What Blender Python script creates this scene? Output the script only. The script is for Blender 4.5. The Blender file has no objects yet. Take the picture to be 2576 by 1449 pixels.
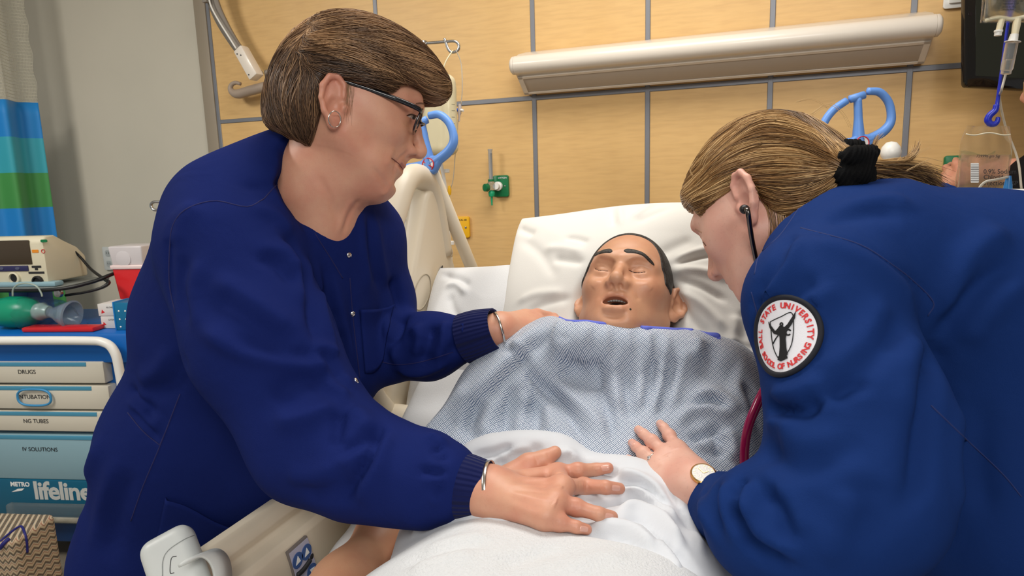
import bpy, bmesh, math, random
import numpy as np
from mathutils import Vector, Matrix
from mathutils.bvhtree import BVHTree

SC = bpy.context.scene
COL = SC.collection
random.seed(7)
RNG = np.random.default_rng(7)

# ------------------------------------------------------------------ camera, light, exposure
IMW, IMH, FPX = 2576, 1449, 1620.0
_dn = np.array([292.0, 9866.0, FPX]); _dn /= np.linalg.norm(_dn)
_yc = np.array([597.0, -(292 * 597 + FPX * FPX) / 9866.0, FPX]); _yc /= np.linalg.norm(_yc)
ROT = np.array([np.cross(_yc, -_dn), _yc, -_dn])        # rows: world axes in (right, down, forward)
EYE = np.array([0.0, 0.0, 1.4])
cam_d = bpy.data.cameras.new('camera')
cam_d.sensor_width = 36.0
cam_d.lens = 36.0 * FPX / IMW
cam_d.clip_start = 0.05
cam = bpy.data.objects.new('camera', cam_d)
COL.objects.link(cam)
_m = Matrix.Identity(4)
for _r in range(3):
    _m[_r][0] = ROT[_r, 0]; _m[_r][1] = -ROT[_r, 1]; _m[_r][2] = -ROT[_r, 2]; _m[_r][3] = EYE[_r]
cam.matrix_world = _m
cam_d.dof.use_dof = True
cam_d.dof.focus_distance = 1.05
cam_d.dof.aperture_fstop = 14.0
SC.camera = cam

world = bpy.data.worlds.new('world')
SC.world = world
world.use_nodes = True
_bg = world.node_tree.nodes['Background']
_bg.inputs[0].default_value = (1.0, 0.97, 0.93, 1)
_bg.inputs[1].default_value = 0.25

def area_light(name, loc, target, size, size_y, power, col):
    d = bpy.data.lights.new(name, 'AREA')
    d.shape = 'RECTANGLE'; d.size = size; d.size_y = size_y; d.energy = power; d.color = col
    o = bpy.data.objects.new(name, d); COL.objects.link(o)
    o.location = loc
    v = Vector(target) - Vector(loc)
    o.rotation_euler = v.to_track_quat('-Z', 'Y').to_euler()
    return o
# recessed ceiling troffers over the bed and over the space in front of it
area_light('ceiling_light_bed', (-0.35, 1.30, 2.66), (-0.35, 1.28, 0.0), 1.2, 0.6, 20, (1, 0.97, 0.92))
area_light('ceiling_light_room', (0.5, -0.9, 2.66), (0.0, 0.4, 0.9), 1.2, 1.2, 47, (1, 0.98, 0.95))
area_light('ceiling_light_left', (-2.5, 0.2, 2.66), (-2.6, 1.1, 0.0), 0.6, 1.2, 46, (1, 0.965, 0.90))
SC.view_settings.view_transform = 'Standard'
SC.view_settings.look = 'None'
SC.view_settings.gamma = 1.0
SC.view_settings.use_curve_mapping = False
SC.view_settings.exposure = 0.22

# ------------------------------------------------------------------ authoring helpers
def A(*v): return np.array(v, dtype=float)
def ray(px, py): return ROT @ A((px - IMW / 2) / FPX, (py - IMH / 2) / FPX, 1.0)
def P(px, py, d): return EYE + ray(px, py) * d
def onplane(px, py, p0, n):
    r = ray(px, py); n = np.asarray(n, float)
    return EYE + r * (np.dot(np.asarray(p0, float) - EYE, n) / np.dot(r, n))
def onY(px, py, y): return onplane(px, py, (0, y, 0), (0, 1, 0))
def onX(px, py, x): return onplane(px, py, (x, 0, 0), (1, 0, 0))
def onZ(px, py, z): return onplane(px, py, (0, 0, z), (0, 0, 1))
def unit(v): v = np.asarray(v, float); return v / np.linalg.norm(v)
def lin(c):
    c = c / 255.0
    return c / 12.92 if c <= 0.04045 else ((c + 0.055) / 1.055) ** 2.4
def rgb(r, g, b): return (lin(r), lin(g), lin(b), 1.0)
def crom(pts, n):
    """Catmull-Rom resample of a polyline, n samples."""
    p = np.asarray(pts, float)
    if len(p) == 2:
        t = np.linspace(0, 1, n)[:, None]; return p[0] * (1 - t) + p[1] * t
    q = np.vstack([2 * p[0] - p[1], p, 2 * p[-1] - p[-2]])
    m = len(p) - 1
    out = []
    for s in np.linspace(0, m, n):
        i = min(int(s), m - 1); t = s - i
        a, b, c, d = q[i], q[i + 1], q[i + 2], q[i + 3]
        out.append(0.5 * (2 * b + (c - a) * t + (2 * a - 5 * b + 4 * c - d) * t * t + (3 * b - a - 3 * c + d) * t ** 3))
    return np.array(out)

# ------------------------------------------------------------------ materials
MATS = {}
class NT:
    def __init__(s, m): s.t = m.node_tree; s.n = s.t.nodes; s.l = s.t.links
    def new(s, ty, **kw):
        n = s.n.new(ty)
        for k, v in kw.items(): setattr(n, k, v)
        return n
    def link(s, a, b): s.l.new(a, b)
    def math(s, op, a, b=None, c=None):
        n = s.new('ShaderNodeMath', operation=op)
        for i, v in enumerate((a, b, c)):
            if v is None: continue
            if isinstance(v, (int, float)): n.inputs[i].default_value = v
            else: s.link(v, n.inputs[i])
        return n.outputs[0]
    def mix(s, fac, a, b, mode='MIX'):
        n = s.new('ShaderNodeMix', data_type='RGBA', blend_type=mode)
        for i, v in ((0, fac), (6, a), (7, b)):
            if isinstance(v, (int, float, tuple)): n.inputs[i].default_value = v
            else: s.link(v, n.inputs[i])
        return n.outputs[2]
def M(name, col, rough=0.5, metal=0.0, spec=0.5, var=0.0, vscale=20.0, bump=0.0, bscale=200.0, stretch=None, col2=None,
      sss=0.0, trans=0.0, ior=1.45, alpha=1.0, coat=0.0, sheen=0.0, emit=0.0):
    """Principled material with procedural tone variation and fine relief."""
    if name in MATS: return MATS[name]
    m = bpy.data.materials.new(name); m.use_nodes = True
    t = NT(m); b = t.n['Principled BSDF']
    b.inputs['Base Color'].default_value = col
    b.inputs['Roughness'].default_value = rough
    b.inputs['Metallic'].default_value = metal
    b.inputs['Specular IOR Level'].default_value = spec
    b.inputs['IOR'].default_value = ior
    b.inputs['Coat Weight'].default_value = coat
    b.inputs['Sheen Weight'].default_value = sheen
    b.inputs['Transmission Weight'].default_value = trans
    b.inputs['Alpha'].default_value = alpha
    if sss:
        b.inputs['Subsurface Weight'].default_value = sss
        b.inputs['Subsurface Radius'].default_value = (0.010, 0.004, 0.002)
        b.inputs['Subsurface Scale'].default_value = 1.0
    if emit:
        b.inputs['Emission Color'].default_value = col; b.inputs['Emission Strength'].default_value = emit
    co = t.new('ShaderNodeTexCoord').outputs['Object']
    if stretch:
        mp = t.new('ShaderNodeMapping'); mp.inputs['Scale'].default_value = stretch
        t.link(co, mp.inputs['Vector']); co = mp.outputs[0]
    if var:
        n = t.new('ShaderNodeTexNoise'); n.inputs['Scale'].default_value = vscale; n.inputs['Detail'].default_value = 4
        t.link(co, n.inputs['Vector'])
        c2 = col2 or tuple(min(1, c * (1 - var)) for c in col[:3]) + (1,)
        r = t.new('ShaderNodeMapRange'); r.inputs[1].default_value = 0.3; r.inputs[2].default_value = 0.7
        t.link(n.outputs[0], r.inputs[0])
        t.link(t.mix(r.outputs[0], col, c2), b.inputs['Base Color'])
    if bump:
        n = t.new('ShaderNodeTexNoise'); n.inputs['Scale'].default_value = bscale; n.inputs['Detail'].default_value = 3
        t.link(co, n.inputs['Vector'])
        bp = t.new('ShaderNodeBump'); bp.inputs['Strength'].default_value = bump; bp.inputs['Distance'].default_value = 0.002
        t.link(n.outputs[0], bp.inputs['Height']); t.link(bp.outputs[0], b.inputs['Normal'])
    MATS[name] = m
    return m

# ------------------------------------------------------------------ object helpers
def thing(name, label, cat, loc=(0, 0, 0), group=None):
    o = bpy.data.objects.new(name, None); COL.objects.link(o)
    o.empty_display_size = 0.05
    o.location = tuple(float(v) for v in loc); o['label'] = label; o['category'] = cat
    if group: o['group'] = group
    return o
def tag(o, label, cat, group=None):
    o['label'] = label; o['category'] = cat
    if group: o['group'] = group
    return o
def root_shift(parent):
    s = Vector((0, 0, 0)); p = parent
    while p is not None: s += Vector(p.location); p = p.parent
    return s
def finish(name, me, mat, parent=None, label=None, structure=False):
    o = bpy.data.objects.new(name, me); COL.objects.link(o)
    if mat is not None: me.materials.append(mat)
    if parent is not None:
        o.parent = parent
        o.location = -root_shift(parent)
        # the mesh is in world coordinates: give it an origin of its own at its centre
    if len(me.vertices):
        co = np.empty(len(me.vertices) * 3, np.float32); me.vertices.foreach_get('co', co); co = co.reshape(-1, 3)
        c = (co.min(0) + co.max(0)) / 2
        me.vertices.foreach_set('co', (co - c).ravel().astype(np.float32))
        o.location = Vector(o.location) + Vector([float(v) for v in c])
    if label: o['label'] = label
    if structure: o['kind'] = 'structure'
    me.update()
    return o
def np_mesh(name, V, F, smooth=True):
    """mesh from numpy arrays: V (n,3), F (m,3|4)"""
    V = np.asarray(V, np.float32); F = np.asarray(F, np.int32)
    me = bpy.data.meshes.new(name)
    k = F.shape[1]
    me.vertices.add(len(V)); me.vertices.foreach_set('co', V.ravel())
    me.loops.add(F.size); me.loops.foreach_set('vertex_index', F.ravel())
    me.polygons.add(len(F)); me.polygons.foreach_set('loop_start', np.arange(0, F.size, k, dtype=np.int32))
    me.polygons.foreach_set('use_smooth', np.full(len(F), smooth, dtype=bool))
    me.update(calc_edges=True); me.validate()
    return me
def npobj(name, V, F, mat, parent=None, smooth=True, label=None):
    return finish(name, np_mesh(name, V, F, smooth), mat, parent, label)
def bmobj(name, bm, mat, parent=None, smooth=False, label=None, structure=False, angle=None):
    bmesh.ops.recalc_face_normals(bm, faces=bm.faces)
    me = bpy.data.meshes.new(name); bm.to_mesh(me); bm.free()
    if smooth:
        for p in me.polygons: p.use_smooth = True
        if angle:
            me.set_sharp_from_angle(angle=math.radians(angle))
    return finish(name, me, mat, parent, label, structure)
def box(name, lo, hi, mat, parent=None, bevel=0.0, seg=2, X=None, label=None, structure=False):
    bm = bmesh.new(); bmesh.ops.create_cube(bm, size=1.0)
    lo = np.minimum(lo, hi).astype(float) if False else np.asarray(lo, float); hi = np.asarray(hi, float)
    for v in bm.verts:
        v.co = Vector([lo[i] + (v.co[i] + 0.5) * (hi[i] - lo[i]) for i in range(3)])
    if bevel: bmesh.ops.bevel(bm, geom=list(bm.edges), offset=bevel, segments=seg, profile=0.5, affect='EDGES')
    if X is not None: bmesh.ops.transform(bm, matrix=X, verts=bm.verts)
    return bmobj(name, bm, mat, parent, smooth=bool(bevel), label=label, structure=structure, angle=40)
def sweep(pts, r, n=12, closed=False, cap=True):
    """verts and faces of a tube along pts; r scalar or per point"""
    p = np.asarray(pts, float); m = len(p)
    r = np.full(m, r) if np.isscalar(r) else np.asarray(r, float)
    tg = np.empty_like(p)
    if closed: tg = np.roll(p, -1, 0) - np.roll(p, 1, 0)
    else:
        tg[1:-1] = p[2:] - p[:-2]; tg[0] = p[1] - p[0]; tg[-1] = p[-1] - p[-2]
    tg /= np.maximum(np.linalg.norm(tg, axis=1, keepdims=True), 1e-9)
    u = np.cross(tg[0], [0, 0, 1.0])
    if np.linalg.norm(u) < 1e-3: u = np.cross(tg[0], [1.0, 0, 0])
    u = unit(u); V = []
    a = np.linspace(0, 2 * math.pi, n, endpoint=False)
    for i in range(m):
        u = u - tg[i] * np.dot(u, tg[i]); u = unit(u); w = np.cross(tg[i], u)
        V.append(p[i] + r[i] * (np.cos(a)[:, None] * u + np.sin(a)[:, None] * w))
    V = np.vstack(V); F = []
    for i in range(m if closed else m - 1):
        j = (i + 1) % m
        for k in range(n):
            l = (k + 1) % n
            F.append((i * n + k, i * n + l, j * n + l, j * n + k))
    tri = []
    if cap and not closed:
        V = np.vstack([V, p[0] - tg[0] * r[0] * 0.35, p[-1] + tg[-1] * r[-1] * 0.35])
        c0, c1 = len(V) - 2, len(V) - 1
        for k in range(n):
            l = (k + 1) % n
            tri.append((c0, l, k)); tri.append((c1, (m - 1) * n + k, (m - 1) * n + l))
    return V, F, tri
def tube(name, pts, r, mat, parent=None, n=12, closed=False, smooth_n=0, label=None):
    if smooth_n: 
        if not np.isscalar(r): r = np.interp(np.linspace(0, 1, smooth_n), np.linspace(0, 1, len(r)), r)
        pts = crom(pts, smooth_n)
    V, F, T = sweep(pts, r, n, closed)
    me = bpy.data.meshes.new(name)
    me.from_pydata([tuple(v) for v in V], [], [tuple(f) for f in F] + [tuple(t) for t in T])
    for p in me.polygons: p.use_smooth = True
    return finish(name, me, mat, parent, label)
def multi_tube(name, tubes, mat, parent=None, n=8, label=None):
    """several disjoint pieces of ONE part (strands, wires of one thing)"""
    VV, FF, o = [], [], 0
    for pts, r in tubes:
        V, F, T = sweep(pts, r, n)
        VV.append(V); FF += [tuple(i + o for i in f) for f in F] + [tuple(i + o for i in f) for f in T]; o += len(V)
    me = bpy.data.meshes.new(name); me.from_pydata([tuple(v) for v in np.vstack(VV)], [], FF)
    for p in me.polygons: p.use_smooth = True
    return finish(name, me, mat, parent, label)
def lathe(name, prof, mat, parent=None, n=24, X=None, label=None, angle=50):
    """prof: (radius, z) pairs, turned round local z, placed by X"""
    V, F = [], []
    a = np.linspace(0, 2 * math.pi, n, endpoint=False)
    for r, z in prof: V += [(r * math.cos(t), r * math.sin(t), z) for t in a]
    for i in range(len(prof) - 1):
        for k in range(n):
            l = (k + 1) % n; F.append((i * n + k, i * n + l, (i + 1) * n + l, (i + 1) * n + k))
    bm = bmesh.new(); vs = [bm.verts.new(v) for v in V]
    for f in F: bm.faces.new([vs[i] for i in f])
    if prof[0][0] > 1e-6: bm.faces.new([vs[k] for k in range(n)])
    if prof[-1][0] > 1e-6: bm.faces.new([vs[(len(prof) - 1) * n + k] for k in range(n)])
    bmesh.ops.remove_doubles(bm, verts=bm.verts, dist=1e-6)
    if X is not None: bmesh.ops.transform(bm, matrix=X, verts=bm.verts)
    return bmobj(name, bm, mat, parent, smooth=True, label=label, angle=angle)
def frame(o, x, y=None, z=None):
    """Matrix with origin o from x and y (or z) direction vectors"""
    x = unit(x)
    if z is not None:
        z = np.asarray(z, float); z = unit(z - x * np.dot(x, z)); y = np.cross(z, x)
    else:
        y = np.asarray(y, float); y = unit(y - x * np.dot(x, y)); z = np.cross(x, y)
    m = Matrix.Identity(4)
    for r in range(3):
        m[r][0] = x[r]; m[r][1] = y[r]; m[r][2] = z[r]; m[r][3] = o[r]
    return m
def zframe(o, z):
    z = unit(z); t = A(1, 0, 0) if abs(z[0]) < 0.8 else A(0, 1, 0)
    return frame(o, np.cross(t, z), None, z)
def prism(name, poly, depth, mat, parent=None, X=None, bevel=0.0, smooth=True, label=None, holes=(), structure=False, seg=2):
    """poly in local xy, extruded along local z from 0 to depth"""
    bm = bmesh.new()
    vs = [bm.verts.new((x, y, 0)) for x, y in poly]
    edges = [bm.edges.new((vs[i], vs[(i + 1) % len(vs)])) for i in range(len(vs))]
    for h in holes:
        hv = [bm.verts.new((x, y, 0)) for x, y in h]
        edges += [bm.edges.new((hv[i], hv[(i + 1) % len(hv)])) for i in range(len(hv))]
    if holes: bmesh.ops.triangle_fill(bm, use_beauty=True, use_dissolve=False, edges=edges)
    else: bm.faces.new(vs)
    r = bmesh.ops.extrude_face_region(bm, geom=list(bm.faces))
    bmesh.ops.translate(bm, vec=(0, 0, depth), verts=[g for g in r['geom'] if isinstance(g, bmesh.types.BMVert)])
    bmesh.ops.recalc_face_normals(bm, faces=bm.faces)
    if bevel:
        es = [e for e in bm.edges if len(e.link_faces) == 2 and e.calc_face_angle(0) > 0.6]
        bmesh.ops.bevel(bm, geom=es, offset=bevel, segments=seg, profile=0.5, affect='EDGES')
    if X is not None: bmesh.ops.transform(bm, matrix=X, verts=bm.verts)
    return bmobj(name, bm, mat, parent, smooth=smooth, label=label, structure=structure, angle=40)
def rrect(w, h, r, n=5, cx=0, cy=0):
    out = []
    for sx, sy, a0 in ((1, 1, 0), (-1, 1, 90), (-1, -1, 180), (1, -1, 270)):
        for k in range(n + 1):
            a = math.radians(a0 + 90 * k / n)
            out.append((cx + sx * (w / 2 - r) + r * math.cos(a), cy + sy * (h / 2 - r) + r * math.sin(a)))
    return out
def ellipse(rx, ry, n=32, cx=0, cy=0):
    return [(cx + rx * math.cos(2 * math.pi * k / n), cy + ry * math.sin(2 * math.pi * k / n)) for k in range(n)]
def text_geo(body, size, extrude=0.0004, align='CENTER', bold=0.0, shear=0.0, spacing=1.0):
    c = bpy.data.curves.new('lettering', 'FONT'); c.body = body; c.size = size; c.extrude = extrude
    c.align_x = align; c.align_y = 'CENTER'; c.offset = bold; c.shear = shear; c.resolution_u = 3; c.space_character = spacing
    o = bpy.data.objects.new('lettering', c); COL.objects.link(o)
    bpy.context.view_layer.update()
    me = bpy.data.meshes.new_from_object(o.evaluated_get(bpy.context.evaluated_depsgraph_get()))
    bpy.data.objects.remove(o); bpy.data.curves.remove(c)
    return me
def text(name, body, size, X, mat, parent, extrude=0.0004, align='CENTER', bold=0.0, shear=0.0, spacing=1.0, label=None):
    me = text_geo(body, size, extrude, align, bold, shear, spacing)
    me.transform(X); me.materials.clear()
    return finish(name, me, mat, parent, label)

# ------------------------------------------------------------------ signed distance modelling
class Field:
    """A sampled distance field: primitives are blended in, then turned into one continuous mesh."""
    def __init__(s, lo, hi, h):
        s.lo = np.asarray(lo, float); s.h = h
        s.n = np.ceil((np.asarray(hi, float) - s.lo) / h).astype(int) + 1
        s.d = np.full(s.n, 1.0, np.float32)
    def box(s, lo, hi, m):
        a = np.clip(np.floor((np.asarray(lo) - m - s.lo) / s.h).astype(int), 0, s.n)
        b = np.clip(np.ceil((np.asarray(hi) + m - s.lo) / s.h).astype(int) + 1, 0, s.n)
        if np.any(b <= a): return None, None
        g = [(s.lo[i] + s.h * np.arange(a[i], b[i])).astype(np.float32) for i in range(3)]
        return tuple(slice(a[i], b[i]) for i in range(3)), np.meshgrid(*g, indexing='ij', sparse=True)
    def comb(s, sl, p, k, op):
        d = s.d[sl]
        if op == 'sub':
            a, b = -d, p
            if k: 
                hh = np.maximum(k - np.abs(a - b), 0) / k; r = np.minimum(a, b) - hh * hh * (k * 0.25)
            else: r = np.minimum(a, b)
            s.d[sl] = -r
        elif op == 'inter':
            s.d[sl] = np.maximum(d, p)
        else:
            if k:
                hh = np.maximum(k - np.abs(d - p), 0) / k; s.d[sl] = np.minimum(d, p) - hh * hh * (k * 0.25)
            else: s.d[sl] = np.minimum(d, p)
    def cone(s, a, b, ra, rb=None, k=0.01, op='add', flat=None):
        """rounded cone from a to b; flat=(axis vector, factor): squash along axis"""
        rb = ra if rb is None else rb
        a = np.asarray(a, float); b = np.asarray(b, float); R = max(ra, rb)
        if flat is not None: R = R * max(1.0, 1.0 / 1.0)
        sl, g = s.box(np.minimum(a, b) - R, np.maximum(a, b) + R, k + 4 * s.h)
        if sl is None: return
        ba = b - a; L2 = max(np.dot(ba, ba), 1e-12)
        px, py, pz = g[0] - a[0], g[1] - a[1], g[2] - a[2]
        t = np.clip((px * ba[0] + py * ba[1] + pz * ba[2]) / L2, 0, 1)
        qx, qy, qz = px - t * ba[0], py - t * ba[1], pz - t * ba[2]
        if flat is None:
            p = np.sqrt(qx * qx + qy * qy + qz * qz) - (ra + (rb - ra) * t)
        else:
            n, fac = unit(flat[0]), flat[1]
            dn = qx * n[0] + qy * n[1] + qz * n[2]
            q2 = qx * qx + qy * qy + qz * qz - dn * dn
            p = np.sqrt(np.maximum(q2, 0) + (dn / fac) ** 2) - (ra + (rb - ra) * t)
            p = np.where(p > 0, p * 0.75, p * fac)
        s.comb(sl, p.astype(np.float32), k, op)
    def chain(s, pts, rs, k=0.01, op='add', flat=None, ki=None):
        for i in range(len(pts) - 1):
            s.cone(pts[i], pts[i + 1], rs[i], rs[i + 1], k if (i == 0 or ki is None) else ki, op, flat)
    def ell(s, c, r, k=0.01, op='add', X=None):
        """ellipsoid; X: 3x3 rows = local axes"""
        c = np.asarray(c, float); r = np.asarray(r, float) * np.ones(3)
        R = r.max() if X is not None else r
        sl, g = s.box(c - R, c + R, k + 4 * s.h)
        if sl is None: return
        p = [g[i] - c[i] for i in range(3)]
        if X is not None:
            X = np.asarray(X, float)
            p = [p[0] * X[i, 0] + p[1] * X[i, 1] + p[2] * X[i, 2] for i in range(3)]
        k0 = np.sqrt((p[0] / r[0]) ** 2 + (p[1] / r[1]) ** 2 + (p[2] / r[2]) ** 2)
        k1 = np.sqrt((p[0] / r[0] ** 2) ** 2 + (p[1] / r[1] ** 2) ** 2 + (p[2] / r[2] ** 2) ** 2)
        s.comb(sl, (k0 * (k0 - 1) / np.maximum(k1, 1e-6)).astype(np.float32), k, op)
    def rbox(s, c, half, rad, k=0.01, op='add', X=None):
        c = np.asarray(c, float); half = np.asarray(half, float)
        R = np.linalg.norm(half) if X is not None else half
        sl, g = s.box(c - R, c + R, k + 4 * s.h)
        if sl is None: return
        p = [g[i] - c[i] for i in range(3)]
        if X is not None:
            X = np.asarray(X, float)
            p = [p[0] * X[i, 0] + p[1] * X[i, 1] + p[2] * X[i, 2] for i in range(3)]
        q = [np.abs(p[i]) - (half[i] - rad) for i in range(3)]
        o = np.sqrt(np.maximum(q[0], 0) ** 2 + np.maximum(q[1], 0) ** 2 + np.maximum(q[2], 0) ** 2)
        s.comb(sl, (o + np.minimum(np.maximum(np.maximum(q[0], q[1]), q[2]), 0) - rad).astype(np.float32), k, op)
    def half(s, p0, n, op='sub', k=0.0):
        """cut away the side n points to"""
        sl, g = s.box(s.lo, s.lo + s.h * s.n, 0)
        n = unit(n); p0 = np.asarray(p0, float)
        p = -((g[0] - p0[0]) * n[0] + (g[1] - p0[1]) * n[1] + (g[2] - p0[2]) * n[2])
        s.comb(sl, (p + 0 * s.d).astype(np.float32), k, op)
    def mesh(s, smooth=2):
        d = s.d; ins = d < 0
        for ax in range(3):       # close at the border
            for e in (0, -1):
                sl = [slice(None)] * 3; sl[ax] = e; ins[tuple(sl)] = False
        d = np.where(ins, d, np.maximum(d, 1e-5))
        c = np.zeros([v - 1 for v in s.n], np.int8)
        for i in (0, 1):
            for j in (0, 1):
                for k in (0, 1):
                    c += ins[i:s.n[0] - 1 + i, j:s.n[1] - 1 + j, k:s.n[2] - 1 + k]
        act = np.argwhere((c > 0) & (c < 8))
        idx = np.full(c.shape, -1, np.int32); idx[tuple(act.T)] = np.arange(len(act))
        pos = np.zeros((len(act), 3)); cnt = np.zeros(len(act))
        cor = [(i, j, k) for i in (0, 1) for j in (0, 1) for k in (0, 1)]
        val = {q: d[act[:, 0] + q[0], act[:, 1] + q[1], act[:, 2] + q[2]] for q in cor}
        for q in cor:
            for ax in range(3):
                if q[ax]: continue
                w = list(q); w[ax] = 1; w = tuple(w)
                a, b = val[q], val[w]; m = (a < 0) != (b < 0)
                t = np.where(m, a / np.where(m, a - b, 1), 0)
                for i in range(3):
                    pos[:, i] += np.where(m, (q[i] if i != ax else t), 0)
                cnt += m
        V = s.lo + s.h * (act + pos / cnt[:, None])
        F = []
        for ax in range(3):
            u, v = (ax + 1) % 3, (ax + 2) % 3
            sa = [slice(1, -1)] * 3; sb = [slice(1, -1)] * 3
            sa[ax] = slice(0, -1); sb[ax] = slice(1, None)
            A0, B0 = ins[tuple(sa)], ins[tuple(sb)]
            e = np.argwhere(A0 != B0); flip = A0[tuple(e.T)]
            off = np.ones(3, int); off[ax] = 0
            e = e + off
            def at(du, dv):
                q = e.copy(); q[:, u] += du; q[:, v] += dv
                return idx[tuple(q.T)]
            quad = np.stack([at(-1, -1), at(0, -1), at(0, 0), at(-1, 0)], 1)
            quad[~flip] = quad[~flip][:, ::-1]
            F.append(quad)
        F = np.vstack(F); F = F[(F >= 0).all(1)]
        V = laplace(V, F, smooth)
        return V, F
def edges_of(F):
    k = F.shape[1]
    e = np.vstack([F[:, [i, (i + 1) % k]] for i in range(k)])
    return e
def laplace(V, F, it, lam=0.5, mask=None):
    if it <= 0: return V
    e = edges_of(F); n = len(V)
    deg = np.bincount(e.ravel(), minlength=n).astype(float)
    for _ in range(it):
        s = np.empty_like(V)
        for c in range(3):
            s[:, c] = np.bincount(e[:, 0], V[e[:, 1], c], n) + np.bincount(e[:, 1], V[e[:, 0], c], n)
        s /= np.maximum(deg, 1)[:, None]
        w = lam if mask is None else lam * mask[:, None]
        V = V + w * (s - V)
    return V
def vnormals(V, F):
    if F.shape[1] == 4: n = np.cross(V[F[:, 2]] - V[F[:, 0]], V[F[:, 3]] - V[F[:, 1]])
    else: n = np.cross(V[F[:, 1]] - V[F[:, 0]], V[F[:, 2]] - V[F[:, 0]])
    N = np.zeros_like(V)
    for i in range(F.shape[1]):
        for c in range(3): N[:, c] += np.bincount(F[:, i], n[:, c], len(V))
    return N / np.maximum(np.linalg.norm(N, axis=1, keepdims=True), 1e-12)
def bvh(V, F): return BVHTree.FromPolygons(V.tolist(), F.tolist())
def cast(tree, px, py):
    r = unit(ray(px, py))
    h = tree.ray_cast(Vector(EYE), Vector(r))
    return (np.array(h[0]), np.array(h[1])) if h[0] is not None else (None, None)
def trace(tree, pts, n=12):
    """points of the surface under a stroke seen from the camera"""
    out, nor = [], []
    for q in crom(pts, n):
        a, b = cast(tree, q[0], q[1])
        if a is not None: out.append(a); nor.append(b)
    return np.array(out), np.array(nor)
def sculpt(V, F, strokes, tree=None):
    """raise (amp > 0) or press in (amp < 0) the surface along strokes: (width_mm, amp_mm, points)"""
    tree = tree or bvh(V, F); N = vnormals(V, F); disp = np.zeros(len(V))
    for st in strokes:
        w, amp, pts = st[0] * 0.001, st[1] * 0.001, st[2]
        if len(pts) == 1: pts = [pts[0], (pts[0][0] + 0.5, pts[0][1])]
        q, qn = trace(tree, pts, max(4, 5 * len(pts)))
        if len(q) < 2: continue
        dd = np.linalg.norm(np.diff(q, axis=0), axis=1)
        lo, hi = q.min(0) - 3 * w, q.max(0) + 3 * w
        c = np.where(((V > lo) & (V < hi)).all(1))[0]
        if not len(c): continue
        best = np.full(len(c), 1e9); bt = np.zeros(len(c)); bn = np.zeros((len(c), 3))
        acc = np.concatenate([[0], np.cumsum(dd)]); tot = max(acc[-1], 1e-6)
        for i in range(len(q) - 1):
            if dd[i] > 0.08: continue
            ba = q[i + 1] - q[i]; L2 = max(np.dot(ba, ba), 1e-12)
            t = np.clip((V[c] - q[i]) @ ba / L2, 0, 1)
            ds = np.linalg.norm(V[c] - q[i] - t[:, None] * ba, axis=1)
            m = ds < best
            best[m] = ds[m]; bt[m] = ((acc[i] + t * dd[i]) / tot)[m]; bn[m] = qn[i]
        tap = 1.0 if len(st) > 3 and st[3] else np.clip(np.minimum(bt, 1 - bt) * 5 + 0.15, 0, 1)
        face = np.clip(((N[c] * bn).sum(1) + 0.3) / 0.5, 0, 1)
        disp[c] += amp * tap * face * np.exp(-(best / w) ** 2)
    return V + N * disp[:, None]
def seam(name, tree, pts, r, mat, parent, n=24, lift=0.0, label=None):
    """a thin line of thread or piping lying on a surface"""
    q, nn = trace(tree, pts, n)
    if len(q) < 2: return None
    return tube(name, q + nn * lift, r, mat, parent, n=6, label=label)

# ================================================================== THE SETTING
YW = 2.30
def wood_material():
    m = bpy.data.materials.new('maple_laminate'); m.use_nodes = True
    t = NT(m); b = t.n['Principled BSDF']
    co = t.new('ShaderNodeTexCoord').outputs['Object']
    oi = t.new('ShaderNodeObjectInfo')
    ad = t.new('ShaderNodeVectorMath', operation='ADD')
    cb = t.new('ShaderNodeCombineXYZ')
    t.link(t.math('MULTIPLY', oi.outputs['Random'], 9.0), cb.inputs[0]); t.link(t.math('MULTIPLY', oi.outputs['Random'], 5.0), cb.inputs[2])
    t.link(co, ad.inputs[0]); t.link(cb.outputs[0], ad.inputs[1])
    def noise(scale, s, det=4):
        mp = t.new('ShaderNodeMapping'); mp.inputs['Scale'].default_value = s; t.link(ad.outputs[0], mp.inputs['Vector'])
        n = t.new('ShaderNodeTexNoise'); n.inputs['Scale'].default_value = scale; n.inputs['Detail'].default_value = det
        t.link(mp.outputs[0], n.inputs['Vector']); return n.outputs[0]
    broad = noise(7, (1.0, 1.0, 0.12)); fleck = noise(90, (0.12, 1, 1)); fine = noise(300, (0.05, 1, 1), 2)
    c = t.mix(broad, rgb(228, 188, 126), rgb(214, 172, 108))
    r1 = t.new('ShaderNodeMapRange'); r1.inputs[1].default_value = 0.42; r1.inputs[2].default_value = 0.68; t.link(fleck, r1.inputs[0])
    c = t.mix(t.math('MULTIPLY', r1.outputs[0], 0.35), c, rgb(194, 150, 96))
    c = t.mix(t.math('MULTIPLY', fine, 0.2), c, rgb(234, 200, 150))
    t.link(c, b.inputs['Base Color']); b.inputs['Roughness'].default_value = 0.42; b.inputs['Specular IOR Level'].default_value = 0.35
    return m
m_wood = wood_material()
m_strip = M('grey_aluminium_strip', rgb(128, 130, 136), 0.45, 0.3)
m_paint = M('grey_beige_paint', rgb(200, 194, 178), 0.75, var=0.04, vscale=3, bump=0.05, bscale=400)
m_trim = M('taupe_corner_guard', rgb(150, 138, 120), 0.5)
m_floor = M('vinyl_floor', rgb(150, 140, 124), 0.35, var=0.12, vscale=60, bump=0.02)
m_ceil = M('ceiling_tile', rgb(232, 230, 224), 0.9, var=0.05, vscale=120, bump=0.2, bscale=300)
m_white = M('white_plastic', rgb(236, 234, 228), 0.35)
m_lampm = M('warm_white_metal', rgb(232, 222, 208), 0.32, coat=0.2)
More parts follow.
